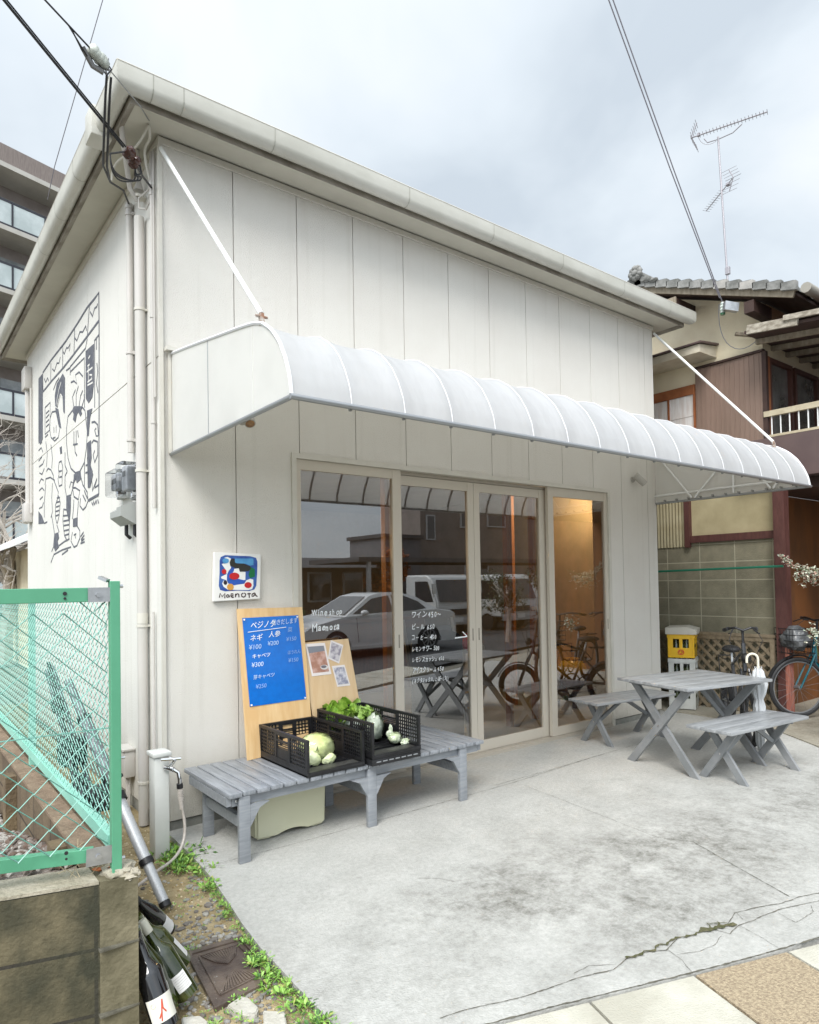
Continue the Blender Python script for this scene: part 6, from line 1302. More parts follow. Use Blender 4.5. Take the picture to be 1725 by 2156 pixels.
    if basket:
        bm = NB(); cx = hx+.02
        for z in (.66, .72, .78, .84, .90): T_(bm, [(cx-.11, -.15, z), (cx+.12, -.15, z), (cx+.12, .15, z), (cx-.11, .15, z), (cx-.11, -.15, z)], .004, 5)
        for k in range(7): y = -.15+k*.05; T_(bm, [(cx+.12, y, .90), (cx+.11, y, .65), (cx-.1, y, .65), (cx-.11, y, .90)], .003, 4)
        obj('basket', bm, black_m, t, True)
        if basket == 'bag':
            bm = NB(); add_blob(bm, W((cx, 0, .80)), .125, 4, .22, 2, 9, (1, 1.1, 1.0)); obj('basket_cover', bm, M('grey rain cover', (.07, .075, .08), (.14, .145, .15), scale=12, rough=.3, bump=.5, bscale=30), t, True)
    return t
bkf = M('black frame paint', (.015, .015, .017), rough=.3, coat=.5); teal = M('teal frame paint', (.005, .09, .12), (.01, .12, .15), scale=4, rough=.25, coat=.8)
bike('bicycle', 'black bicycle parked behind the white umbrella, front wheel towards the camera', (4.92, -.98, 0), math.atan2(-.60, -.78), bkf, None, False, .05, .24, .034, .95, .42)
bike('bicycle', 'teal bicycle with grey covered front basket inside the porch', (6.42, -1.36, .02), math.atan2(.42, -.62), teal, 'bag', True)
# black bicycle with a long arched guard beyond the bench
bk3 = bike('bicycle', 'dark bicycle beside the bench at the right edge, under the flower plant', (6.02, -1.78, .02), math.atan2(.20, -.93), bkf, 'open', True)
# ================= FLOWERS =================
def petal_cluster(name, pts, label, seed, ms, r0=.028, stem=None):
    t = thing(name, label, 'flowers', tuple(pts[0])); bm = NB(); rnd = random.Random(seed)
    for p in pts:
        for k in range(5):
            a = rnd.random()*6.28; e = rnd.uniform(-.6, 1); leaf(bm, V(*p), V(math.cos(a)*math.cos(e), math.sin(a)*math.cos(e), math.sin(e)), r0*rnd.uniform(.8, 1.4), r0*rnd.uniform(.8, 1.2), .004, rnd.choices(range(len(ms)), [6, 3, 2][:len(ms)])[0], rnd)
    obj('blossoms', bm, ms, t)
    if stem:
        bm = NB(); add_tube(bm, stem, .004, 6); obj('stem', bm, M('stem green', (.08, .12, .03), rough=.6), t)
    return t
fl = [M('pale leaf flower', (.62, .66, .55), (.50, .56, .44), scale=30, rough=.6), M('cream petal', (.75, .70, .58), rough=.6), M('pink petal', (.72, .38, .32), rough=.6)]
rnd = random.Random(9); pts = []
for k in range(170):
    u = rnd.random(); pts.append((5.75+rnd.gauss(0, .035), -1.02-u*.50, 1.66-.28*math.sin(u*2.2)*u**.2+rnd.gauss(0, .035)*(.4+u)+(.0 if u < .35 else .05)))
for k in range(80): pts.append((5.75+rnd.gauss(0, .05), -1.27+rnd.gauss(0, .05), 1.45+rnd.gauss(0, .055)))
petal_cluster('flower_garland', pts, 'hanging spray of pale green and pink artificial flowers on the porch post', 5, fl, .017, [(5.8, -1.0, 1.66), (5.76, -1.15, 1.52), (5.75, -1.35, 1.5), (5.75, -1.6, 1.58)])
pts = [(5.55+rnd.gauss(0, .05), -1.40+rnd.gauss(0, .045), .90+rnd.gauss(0, .05)) for k in range(50)]
petal_cluster('flower_bunch', pts, 'bunch of white flowers low at the right edge above the bicycles', 6, fl[:2], .019, [(5.55, -1.4, .9), (5.57, -1.42, .7)])
# ================= ANTENNA =================
an = thing('tv_antenna', 'tall television antenna mast with two yagi arrays on the tiled roof', 'antenna', (6.5, -.2, 4.6)); am = M('antenna alloy', (.38, .36, .38), rough=.45, metal=.4)
tube('mast', [(6.5, -.225, 4.55), (6.5, -.20, 5.2), (6.5, -.145, 6.68)], .011, am, an)
bm = NB(); a, b = V(6.316, .091, 6.72), V(6.591, -.672, 6.72); dd = (b-a).normalized(); pv = V(-dd.y, dd.x, 0); add_tube(bm, [a, b], .008, 6)
for k in range(20): p = a+(b-a)*(.12+.88*k/19); add_tube(bm, [p-pv*.055, p+pv*.055], .0028, 4)
for s in (1, -1):
    c = a-dd*-.07+V(0, 0, s*.16); add_tube(bm, [a, c], .006, 5)
    for k in range(5): p = a+(c-a)*((k+.6)/5); add_tube(bm, [p-pv*.09, p+pv*.09], .0028, 4)
obj('upper_yagi', bm, am, an, True)
bm = NB(); add_tube(bm, [(6.45, -.0, 6.715), (6.47, -.03, 6.66), (6.5, -.145, 6.65), (6.54, -.3, 6.66), (6.56, -.40, 6.715)], .006, 6); add_box(bm, (6.34, .0, 6.715), (6.37, .03, 6.75)); add_tube(bm, bez((6.35, .02, 6.72), (6.37, .0, 6.6), (6.43, -.06, 6.58), (6.5, -.12, 6.64)), .003, 5); obj('array_bracket', bm, am, an, True)
bm = NB(); a, b = V(6.616, .086, 5.93), V(6.45, -.335, 6.08); dd = (b-a).normalized(); pv = V(-dd.y, dd.x, 0).normalized(); add_tube(bm, [a, b], .006, 6)
for k in range(10): p = a+(b-a)*(k/9*.6); add_tube(bm, [p-pv*.05, p+pv*.05], .0025, 4)
for s in (1, -1):
    c = b+V(.02, .06, s*.13); add_tube(bm, [b, c], .006, 5)
    for k in range(4): p = b+(c-b)*(k/3); add_tube(bm, [p-V(0, .09, 0), p+V(0, .09, 0)], .0028, 4)
add_box(bm, (6.46, -.28, 6.03), (6.5, -.24, 6.06)); obj('lower_yagi', bm, am, an, True)
box('booster', (6.48, -.24, 5.0), (6.52, -.19, 5.09), am, an, .005)
# insulator stack on gable + drop wire
ins = thing('gable_insulator', 'green and white ceramic insulator stack under the tiled gable', 'insulator', (5.55, -.64, 4.2))
bm = NB(); add_lathe(bm, [(0, 0), (.026, .0), (.03, .012), (.02, .02), (.03, .03), (.03, .045), (.018, .052), (.028, .062), (.026, .078), (.016, .085), (.022, .095), (.018, .11), (0, .115)], Matrix.Translation((5.55, -.62, 4.19)), 16); obj('ceramic', bm, M('ceramic', (.55, .60, .55), (.42, .48, .44), scale=20, rough=.15), ins, True)
bm = NB(); add_lathe(bm, [(0, 0), (.022, .0), (.024, .018), (0, .02)], Matrix.Translation((5.55, -.62, 4.17)), 14); obj('green_cap', bm, M('green glaze', (.02, .12, .05), rough=.2), ins, True)
bm = NB(); add_bar(bm, (5.50, -.66, 4.24), (5.62, -.74, 4.22), .05, .09); obj('bracket', bm, steel_m, ins)
# ================= WIRES =================
wm = M('black cable', (.02, .02, .022), rough=.5); wg = M('grey wire', (.22, .21, .24), rough=.5)
def sagl(a, b, sag, n=16): a, b = V(*a), V(*b); return [a+(b-a)*(k/n)-V(0, 0, sag*math.sin(math.pi*k/n)) for k in range(n+1)]
def wthing(name, label, loc, parts):
    t = thing(name, label, 'cable', loc)
    for nm, pts, r, m in parts: bm = NB(); add_tube(bm, pts, r, 6); obj(nm, bm, m, t, True)
    return t
Apt, Bpt = V(*(-0.303,-0.343,3.811)), V(*(-0.896,-0.675,4.068))
dirA = (Bpt-Apt)
w1 = wthing('service_cable', 'thick twisted black service cable running to the brown insulators at the shop corner', tuple(Apt), [
    ('main_cable', [Apt+dirA*(k/8)*5+V(0, 0, -.0) for k in range(9)], .0065, wm), ('second_strand', [Apt+V(.012, 0, .006)+dirA*(k/8)*5 for k in range(9)], .004, wm)])
hk = V(-.02, .10, 3.90)
bm = NB(); pA = V(*(-0.277,-0.325,3.808)); pB = V(*(-0.212,-0.249,3.797))
for k in range(4): add_blob(bm, pA+(pB-pA)*(k/3)+V(.012*(-1)**k, 0, 0), .030, 2, .35, 3, k, (1, 1, .85))
obj('brown_insulator', bm, M('brown porcelain', (.05, .018, .014), (.08, .03, .02), scale=20, rough=.15), w1, True)
bm = NB(); add_tube(bm, [pB, pB+(hk-pB)*.4+V(0, 0, -.01), hk], .007, 6); add_tube(bm, [pB+V(.02, 0, .01), pB+V(.03, 0, -.04), pB+V(.0, 0, -.06)], .005, 6); obj('hook', bm, wm, w1, True)
Hd = V(-.028, .55, 4.0)
L1, L2, L3, L4 = [V(*p) for p in [(-0.415,-0.409,3.838),(-0.393,-0.298,3.782),(-0.272,0.051,3.823),(-0.127,0.314,3.949)]]
bm = NB()
for o_ in (0, .02): add_tube(bm, [V(*p)+V(o_, 0, 0) for p in [(-0.444,-0.581,3.992),(-0.436,-0.522,3.938),(-0.427,-0.463,3.855)]]+[L1+V(o_, 0, 0), L2+V(o_, 0, 0), (L2+L3)/2+V(-.02+o_, 0, 0), L3, L4, Hd], .006, 6)
obj('drop_loop', bm, wm, w1, True)
bm = NB()
for k in range(3):
    q0 = V(*(-0.365,-0.319,3.764)); q1 = V(*(-0.212,-0.184,3.735))+V(.02*k, 0, .01*k); add_tube(bm, bez(q0, q0+V(0, 0, -.10-.04*k), q1-V(.08, 0, .02*k), q1), .0045, 5); add_tube(bm, bez(q1, q1+V(.03, 0, .05), pB-V(.02, 0, .1), pB), .0045, 5)
add_tube(bm, [pA, V(*(-0.365,-0.319,3.764))], .005, 5); obj('loop_strand', bm, wm, w1, True)
Cp, Dp = V(*(-0.508,-0.596,4.07)), V(*(-0.751,-0.787,4.065)); dC = Dp-Cp
w2 = wthing('telephone_cable', 'pair of thin black wires ending at white insulators above the eave corner', tuple(Cp), [('main_wire', [Cp, Cp+dC*.55, Cp+dC*5], .0045, wm), ('second_wire', [Cp+V(-.03, 0, -.035), Cp+dC*.55], .004, wm), ('third_wire', [Cp+V(-.05, 0, -.02), Cp+dC*.5], .004, wm)])
bm = NB(); pe = V(*(-0.457,-0.573,4.055))
for k in range(4): q = Cp+(pe-Cp)*(k/3); add_blob(bm, q, .030, 2, .25, 3, k, (1, 1, 1.1))
obj('white_insulator', bm, M('white porcelain', (.55, .58, .52), (.35, .37, .33), scale=20, rough=.25), w2, True)
bm = NB(); add_tube(bm, [Cp+V(-.05, 0, .0), pe+V(-.05, 0, -.04), pe+V(-.0, 0, -.05)], .014, 6); add_tube(bm, [pe+V(.02, 0, .03), pe+V(.02, 0, -.03)], .006, 6); obj('clamp', bm, M('grey clamp', (.2, .2, .2), rough=.4, metal=.5), w2, True)
gp = V(-.15, -.36, 4.16)
bm = NB(); add_tube(bm, [pe, V(*(-0.193,-0.273,4.121))], .0035, 5); add_tube(bm, [V(*(-0.193,-0.273,4.121)), (-.10, -.12, 4.165)], .004, 5); obj('span_wire', bm, steel_m, w2, True)
bm = NB()
for k in range(3): q = V(*(-0.444,-0.581,3.992)); add_tube(bm, [pe+V(-.02+.02*k, 0, 0), (pe+q)/2+V(-.03+.03*k, 0, .01), q], .004, 5)
obj('jumper', bm, wm, w2, True)
tg1 = wthing('far_wire', 'faint thin wire crossing the sky between the eave and the apartment block', (6, 30, 26), [('wire', [V(*(5.659,24.017,25.323)), V(*(4.657,28.751,20.215)), V(*(4.599,30.091,19.321))], .018, wg)])
e1 = V(5.55, -.62, 4.30); far = V(*(3.459,-0.834,6.249)); dF = far-e1
far2 = e1+dF*2.2
tg2 = wthing('roof_wires', 'two thin parallel wires from the sky down to the gable insulator', tuple(e1), [('wire', [e1, e1+dF*.5-V(0, 0, .03), e1+dF*2.2], .0055, wg), ('wire', [e1+V(-.02, .02, .05), e1+V(-.03, .03, .045)+dF*.5-V(0, 0, .03), e1+V(-.04, .04, .04)+dF*2.2], .0055, wg)])
bm = NB(); add_tube(bm, bez((5.56, -.58, 4.3), (5.7, -.45, 3.9), (5.9, -.62, 3.75), (5.97, -.80, 3.98)), .004, 5); obj('drop_wire', bm, wg, tg2, True)
# ================= APARTMENT BLOCK =================
ap = thing('apartment_block', 'tall brown apartment block with glass balconies far left behind the shop', 'apartment block', (2.8, 31.4, 0))
adir = V(.95, .312, 0).normalized(); ao = V(2.83, 31.0, 0)-adir*16; ain = V(-adir.y, adir.x, 0)
at_m = M('brown wall tile', (.24, .205, .19), (.30, .26, .24), scale=1.5, rough=.8); sl_m = M('balcony slab', (.52, .50, .46), (.44, .42, .38), scale=1, rough=.8); und_m = M('slab soffit', (.26, .25, .22), rough=.9)
agl = M('frosted balcony glass', (.42, .48, .48), (.62, .68, .68), scale=.6, rough=.12, coat=.5); af_m = M('dark balcony metal', (.03, .03, .04), rough=.5)
def abox(bm, u0, u1, v0, v1, z0, z1):
    P = [ao+adir*u0+ain*v0, ao+adir*u1+ain*v0, ao+adir*u1+ain*v1, ao+adir*u0+ain*v1]; add_poly(bm, [(p.x, p.y, z0) for p in P], (0, 0, 1), z1-z0)
bm = NB(); abox(bm, 0, 60, 1.6, 12, -.2, 21.6); obj('wall', bm, at_m, ap)
FZ = [20.95-2.9*k for k in range(8)]
for i, z in enumerate(FZ):
    bm = NB(); abox(bm, -.3, 60.3, -.05, 1.598, z-.22, z); obj('balcony_slab', bm, sl_m, ap)
    if i == 0: 
        bm = NB(); abox(bm, -.3, 60.3, .0, .25, z+.001, z+.85); obj('parapet', bm, M('pale brown tile', (.20, .165, .15), (.25, .21, .19), scale=3, rough=.8, stretch=(8, 8, 1)), ap); continue
    bm = NB(); abox(bm, 0, 60, .02, .05, z+.12, z+1.12); obj('balcony_glass', bm, agl, ap)
    bm = NB(); abox(bm, 0, 60, .0, .08, z+1.13, z+1.22); abox(bm, 0, 60, .0, .08, z+.02, z+.11)
    for k in range(40): abox(bm, k*1.5, k*1.5+.08, -.01, .015, z+.02, z+1.2)
    obj('balcony_rail', bm, af_m, ap)
for i, z in enumerate(FZ[1:]):
    for k in range(6):
        bm = NB(); u = 9.5+k*3.6; abox(bm, u, u+1.7, 1.54, 1.598, z+.05, z+2.1); obj('window', bm, M('flat window', (.36, .38, .38), (.22, .24, .25), scale=1.5, rough=.1, coat=.5), ap)
# ================= BARE TREE =================
bark = M('pale bark', (.34, .30, .26), (.46, .42, .37), scale=10, rough=.9)
def bare_tree(name, loc, h, label, seed, crown_r=1.8, depth=6, parts=True, grp=None):
    rnd = random.Random(seed); t = thing(name, label, 'tree', loc, grp); bt, bc = NB(), NB()
    def grow(p, d, l, r, lv):
        n = 4; pts = [p]; rs = [r]; q = p
        for k in range(n):
            d = (d+V(rnd.uniform(-1, 1), rnd.uniform(-1, 1), rnd.uniform(-.6, .7))*.22).normalized(); q = q+d*l/n; pts.append(q); rs.append(r*(1-.45*(k+1)/n))
        add_tube(bt if lv == 0 else bc, pts, rs, 6 if lv < 3 else 4, cap=False)
        if lv >= depth: return
        for k in range(3 if lv < 4 else 2):
            i = rnd.choice((2, 3, 4)); ang = rnd.uniform(.4, 1.1); a = rnd.random()*6.28
            s = d.cross(V(math.cos(a), math.sin(a), .3)).normalized(); grow(pts[i], (d*math.cos(ang)+s*math.sin(ang)).normalized(), l*rnd.uniform(.6, .82), rs[i]*.72, lv+1)
    grow(V(*loc), V(0, 0, 1), h*.36, h*.03, 0)
    obj('trunk', bt, bark, t, True); obj('branches', bc, bark, t, True); return t
bare_tree('bare_tree', (.75, 13.2, -.2), 6.6, 'leafless pale-barked tree in front of the apartment balconies', 5, depth=7)
bare_tree('bare_tree', (-.1, 15.0, -.2), 7.4, 'second leafless tree at the far left edge of the photo', 8, depth=6)
# neighbouring low roof glimpsed behind the shop
lh = thing('low_house', 'low house with white gable trim behind the far end of the side wall', 'house', (-.5, 11, 0))
bm = NB(); add_box(bm, (1.05, 9.5, -.2), (6, 14, 2.3)); obj('wall', bm, cw_m, lh)
bm = NB(); add_poly(bm, [(.45, 9.2, 2.3), (.45, 9.2, 2.2), (3.2, 9.2, 3.6), (6.4, 9.2, 2.2), (6.4, 9.2, 2.3), (3.2, 9.2, 3.75)], (0, 1, 0), 5); obj('roof', bm, white_m, lh)
# ================= INSIDE THE SHOP =================
def bucket(loc, r, h, m, label, grp='stacked buckets inside the door'):
    t = thing('bucket', label, 'bucket', loc, grp); bm = NB(); mt = Matrix.Translation(loc)
    add_lathe(bm, [(0, .004), (r*.84, .0), (r*.96, h*.8), (r, h*.82), (r*1.03, h*.82), (r*1.04, h), (r*.97, h), (r*.80, .01), (0, .012)], mt, 28); obj('shell', bm, m, t, True)
    bm = NB(); add_tube(bm, [(loc[0]+r*1.05*math.cos(k*.26), loc[1]+r*1.05*math.sin(k*.26), loc[2]+h*.55) for k in range(25)], .012, 6); obj('band', bm, M('ochre band', (.50, .28, .04), rough=.5), t, True)
bk1 = M('pale bucket', (.42, .44, .42), rough=.4)
bucket((3.30, 1.10, .03), .18, .30, bk1, 'lower pale bucket with ochre band inside the second glass door'); bucket((3.30, 1.10, .20), .178, .27, bk1, 'upper pale bucket nested in the stack inside the second glass door')
t = thing('white_vase', 'white boot-shaped vase with red bloom above the buckets', 'vase', (3.32, 1.0, .48)); bm = NB(); add_tube(bm, [(3.28, 1.0, .50), (3.36, 1.0, .54), (3.39, 1.0, .62), (3.39, 1.0, .72)], [.03, .045, .045, .04], 14); obj('vessel', bm, M('white glaze', (.8, .8, .78), rough=.2, emit=None), t, True)
bm = NB(); add_blob(bm, (3.385, 1.0, .84), .075, 3, .3, 4, 2, (1, 1, 1.2)); obj('bloom', bm, M('red bloom', (.55, .03, .04), rough=.7), t, True)
bm_ = NB(); pts_ = [(2.10, .30, .05), (2.66, .30, .05), (2.66, .30, .95)]+[(2.38+.28*math.cos(k*math.pi/10), .30, .95+.10*math.sin(k*math.pi/10)) for k in range(1, 10)]+[(2.10, .30, .95)]
add_poly(bm_, pts_, (0, 1, 0), .02)
ad_ = thing('menu_board', 'black round-topped board standing behind the menu lettering in the second glass door', 'menu board', (2.38, .31, .03)); obj('panel', bm_, M('matt black board', (.006, .006, .006), rough=.8), ad_)
for x in (2.14, 2.58): box('foot', (x, .24, .029), (x+.04, .42, .049), rub_m, ad_)
ab = thing('display_stand', 'black folding notice board with grey legs inside the second glass door', 'notice board', (2.55, .55, .03))
bm = NB(); add_bar(bm, (2.62, .55, .10), (2.62, .72, 1.05), .52, .02, upv=(0, -1, .2)); obj('panel', bm, rub_m, ab)
bm = NB()
for x in (2.33, 2.9): add_bar(bm, (x, .48, .03), (x, .72, 1.12), .03, .02); add_bar(bm, (x, .98, .03), (x, .74, 1.1), .03, .02)
obj('leg', bm, alu_m, ab)
pc = thing('framed_picture', 'beige panel with dark frame leaning behind the yellow jar inside the right-hand door', 'picture', (4.9, 1.1, .03)); box('frame', (4.60, 1.12, .03), (5.17, 1.14, .70), rub_m, pc); box('panel', (4.62, 1.105, .05), (5.12, 1.119, .68), M('beige panel', (.78, .66, .42), (.66, .50, .28), scale=3, rough=.7, emit=None), pc)
jr = thing('glazed_jar', 'yellow and brown glazed jar inside the right-hand glass door', 'jar', (4.88, .92, .2)); m_ = M('jar glaze', (.62, .42, .03), rough=.15, coat=1)
b = m_.node_tree.nodes['Principled BSDF']; co = m_.node_tree.nodes.new('ShaderNodeTexCoord'); sp = m_.node_tree.nodes.new('ShaderNodeSeparateXYZ'); rp = m_.node_tree.nodes.new('ShaderNodeValToRGB'); m_.node_tree.links.new(co.outputs['Generated'], sp.inputs[0]); m_.node_tree.links.new(sp.outputs[2], rp.inputs[0]); m_.node_tree.links.new(rp.outputs[0], b.inputs['Base Color'])
rp.color_ramp.elements[0].position = .25; rp.color_ramp.elements[0].color = (.16, .03, .01, 1); rp.color_ramp.elements[1].position = .55; rp.color_ramp.elements[1].color = (.85, .62, .04, 1)
bm = NB(); add_lathe(bm, [(0, 0), (.11, 0), (.14, .04), (.175, .16), (.165, .24), (.12, .30), (.095, .315), (.105, .335), (.085, .335), (.08, .30), (0, .29)], Matrix.Translation((4.88, .90, .225)), 32); obj('vessel', bm, m_, jr, True)
js = thing('low_stool', 'dark low stool carrying the glazed jar', 'stool', (4.88, .9, .03)); box('seat', (4.68, .70, .195), (5.08, 1.09, .224), dkwood_m, js, .004)
for x in (4.71, 5.02):
    for y in (.73, 1.03): box('leg', (x, y, .03), (x+.03, y+.03, .194), dkwood_m, js)
pp = thing('plant_pot', 'small white pot with a green succulent behind the right-hand glass door', 'plant pot', (4.45, .64, .03)); bm = NB(); add_lathe(bm, [(0, 0), (.058, 0), (.064, .11), (.056, .11), (.052, .09), (0, .09)], Matrix.Translation((4.45, .64, .06)), 24); obj('pot', bm, white_m, pp, True)
bm = NB(); add_lathe(bm, [(0, 0), (.07, 0), (.07, .028), (0, .028)], Matrix.Translation((4.45, .64, .03)), 20); obj('saucer', bm, white_m, pp, True)
bm = NB(); rnd = random.Random(3)
for k in range(26): a = rnd.random()*6.28; e = rnd.uniform(.3, 1.4); leaf(bm, V(4.45, .64, .155), V(math.cos(a)*math.cos(e), math.sin(a)*math.cos(e), math.sin(e)), .07, .03, .005, 0, rnd)
obj('leaves', bm, M('succulent', (.12, .26, .05), rough=.5), pp)
def pendant(loc, watt, label, shade=True):
    t = thing('pendant_lamp', label, 'pendant lamp', loc); x, y, z = loc
    tube('cord', [(x, y, z+.06), (x, y, 2.55)], .004, rub_m, t, 6)
    bm = NB(); add_blob(bm, (x, y, z), .035, 3, 0); obj('bulb', bm, M('lit bulb', (1, .8, .5), emit=((1, .62, .25), 14)), t, True)
    if shade: bm = NB(); add_lathe(bm, [(.03, .08), (.05, .06), (.13, .0), (.128, -.002), (.048, .055)], Matrix.Translation(loc), 24); obj('lamp_shade', bm, white_m, t, True)
    l = bpy.data.lights.new('bulb_light', 'POINT'); l.energy = watt; l.color = (1, .62, .28); l.shadow_soft_size = .05; lo_ = bpy.data.objects.new('bulb_light', l); COL.objects.link(lo_); lo_.parent = t; lo_.location = (0, 0, -.06)
pendant((4.80, .85, 2.42), 14, 'warm lit pendant lamp near the ceiling behind the right-hand glass door', False); pendant((1.35, 1.1, 1.85), 8, 'lit pendant lamp with white shade behind the left glass door')
# ================= STREET SEEN IN THE GLASS =================
GZ = -.2
silver = M('silver car paint', (.78, .79, .79), (.75, .76, .76), scale=3, rough=.3, metal=.0, coat=1); carglass = M('car glass', (.02, .022, .025), rough=.03, coat=1); wpaint = M('white van paint', (.62, .63, .62), rough=.3, coat=1)
def wheel(t, x, y, z, r, m=rub_m):
    e = bpy.data.objects.new('wheel', None); COL.objects.link(e); e.parent = t; e.matrix_parent_inverse = world_of(t).inverted(); e.location = (x, y, z)
    bm = NB(); add_tube(bm, [(x, y-.1, z), (x, y-.09, z), (x, y+.09, z), (x, y+.1, z)], [r*.9, r, r, r*.9], 28); obj('tyre', bm, rub_m, e, True)
    bm = NB()
    for s in (-1, 1):
        add_tube(bm, [(x, y+s*.095, z), (x, y+s*.104, z)], r*.2, 12)
        for k in range(10): a = k*.628; add_bar(bm, (x+.05*math.cos(a), y+s*.104, z+.05*math.sin(a)), (x+r*.68*math.cos(a), y+s*.104, z+r*.68*math.sin(a)), .02, .02)
        add_tube(bm, [(x+r*.68*math.cos(k*.3142), y+s*.104, z+r*.68*math.sin(k*.3142)) for k in range(20)], .012, 6, closed=True)
    obj('rim', bm, steel_m, e, True)
def car(cx, cy, label):
    """sedan pointing to -x"""
    t = thing('parked_car', label, 'car', (cx, cy, GZ)); hw = .86
    F = lambda x, z: (cx+x, z+GZ)
    top = [(-2.2, .52), (-2.12, .68), (-1.9, .76), (-1.3, .88), (-1.0, .93), (1.55, 1.0), (2.05, .96), (2.22, .88), (2.25, .55)]
    def arch(xc): return [(xc+.37*math.cos(a), .30+.37*math.sin(a)) for a in [math.pi*k/10 for k in range(11)]]
    low = [(2.2, .22)]+[(1.36+.37, .22)]+arch(1.36)+[(1.36-.37, .2)]+[(-1.32+.37, .2)]+arch(-1.32)+[(-1.32-.37, .22), (-2.15, .24)]
    prof_ = [F(*p) for p in top+low]; bm = NB(); add_poly(bm, [(x, cy-hw, z) for x, z in prof_], (0, 1, 0), 2*hw)
    bmesh.ops.bevel(bm, geom=[e for e in bm.edges if abs(e.verts[0].co.y-e.verts[1].co.y) < .01 and e.verts[0].co.z > GZ+.5], offset=.07, segments=3, affect='EDGES', clamp_overlap=True)
    obj('body', bm, silver, t, 50)
    gh = [(-1.05, .92), (-.30, 1.36), (.1, 1.44), (.65, 1.43), (1.1, 1.32), (1.72, 1.0)]; bm = NB()
    A = [bm.verts.new((cx+x, cy-hw+.06+(z-.9)*.42, z+GZ)) for x, z in gh]; B = [bm.verts.new((cx+x, cy+hw-.06-(z-.9)*.42, z+GZ)) for x, z in gh]
    bm.faces.new(A); bm.faces.new(B[::-1])
    for i in range(len(gh)-1): bm.faces.new((A[i], A[i+1], B[i+1], B[i]))
    obj('roof', bm, silver, t, 30)
    for s in (-1, 1):
        def gp(x, z): return V(cx+x, cy+s*(hw-.06-(z-.9)*.42+.006), z+GZ)
        for q in ([(-.85, .97), (-.25, 1.30), (.25, 1.37), (.28, .98)], [(.35, .98), (.32, 1.37), (.75, 1.35), (1.15, 1.2), (1.35, 1.03), (1.0, .99)]):
            bm = NB(); add_poly(bm, [gp(*p) for p in q], (0, s, 0), .004); obj('side_window', bm, carglass, t)
        bm = NB(); add_blob(bm, (cx-.62, cy+s*(hw+.06), 1.0+GZ), .10, 2, .05, 1, 1, (1, .9, .65)); obj('wing_mirror', bm, silver, t, True)
        bm = NB(); add_bar(bm, (cx-.1, cy+s*(hw+.004), .84+GZ), (cx+.08, cy+s*(hw+.004), .84+GZ), .02, .03); add_bar(bm, (cx+.85, cy+s*(hw+.004), .86+GZ), (cx+1.03, cy+s*(hw+.004), .86+GZ), .02, .03); obj('door_handle', bm, silver, t)
        bm = NB(); add_bar(bm, (cx+.3, cy+s*(hw+.001), .3+GZ), (cx+.33, cy+s*(hw+.001), .95+GZ), .002, .012); add_bar(bm, (cx-.75, cy+s*(hw+.001), .35+GZ), (cx-.8, cy+s*(hw+.001), .9+GZ), .002, .012); obj('door_gap', bm, rub_m, t)
        bm = NB(); add_bar(bm, (cx-.93, cy+s*(hw-.02), .23+GZ), (cx+.97, cy+s*(hw-.02), .23+GZ), .08, .06); obj('side_sill', bm, wpaint, t)
        box('headlight', (cx-2.19, cy+s*.82, .60+GZ), (cx-1.9, cy+s*.5, .70+GZ), chrome_m, t, .02)
        for xw in (-1.32, 1.36): wheel(t, cx+xw, cy+s*(hw-.12), .31+GZ, .31)
    bm = NB(); add_poly(bm, [V(cx-1.0, cy-.66, .965+GZ), V(cx-.34, cy-.52, 1.345+GZ), V(cx-.34, cy+.52, 1.345+GZ), V(cx-1.0, cy+.66, .965+GZ)], (-.5, 0, .86), .012); obj('windscreen', bm, carglass, t)
    return t
car(7.75, -9.3, 'silver sedan parked across the street, mirrored in the left glass doors')
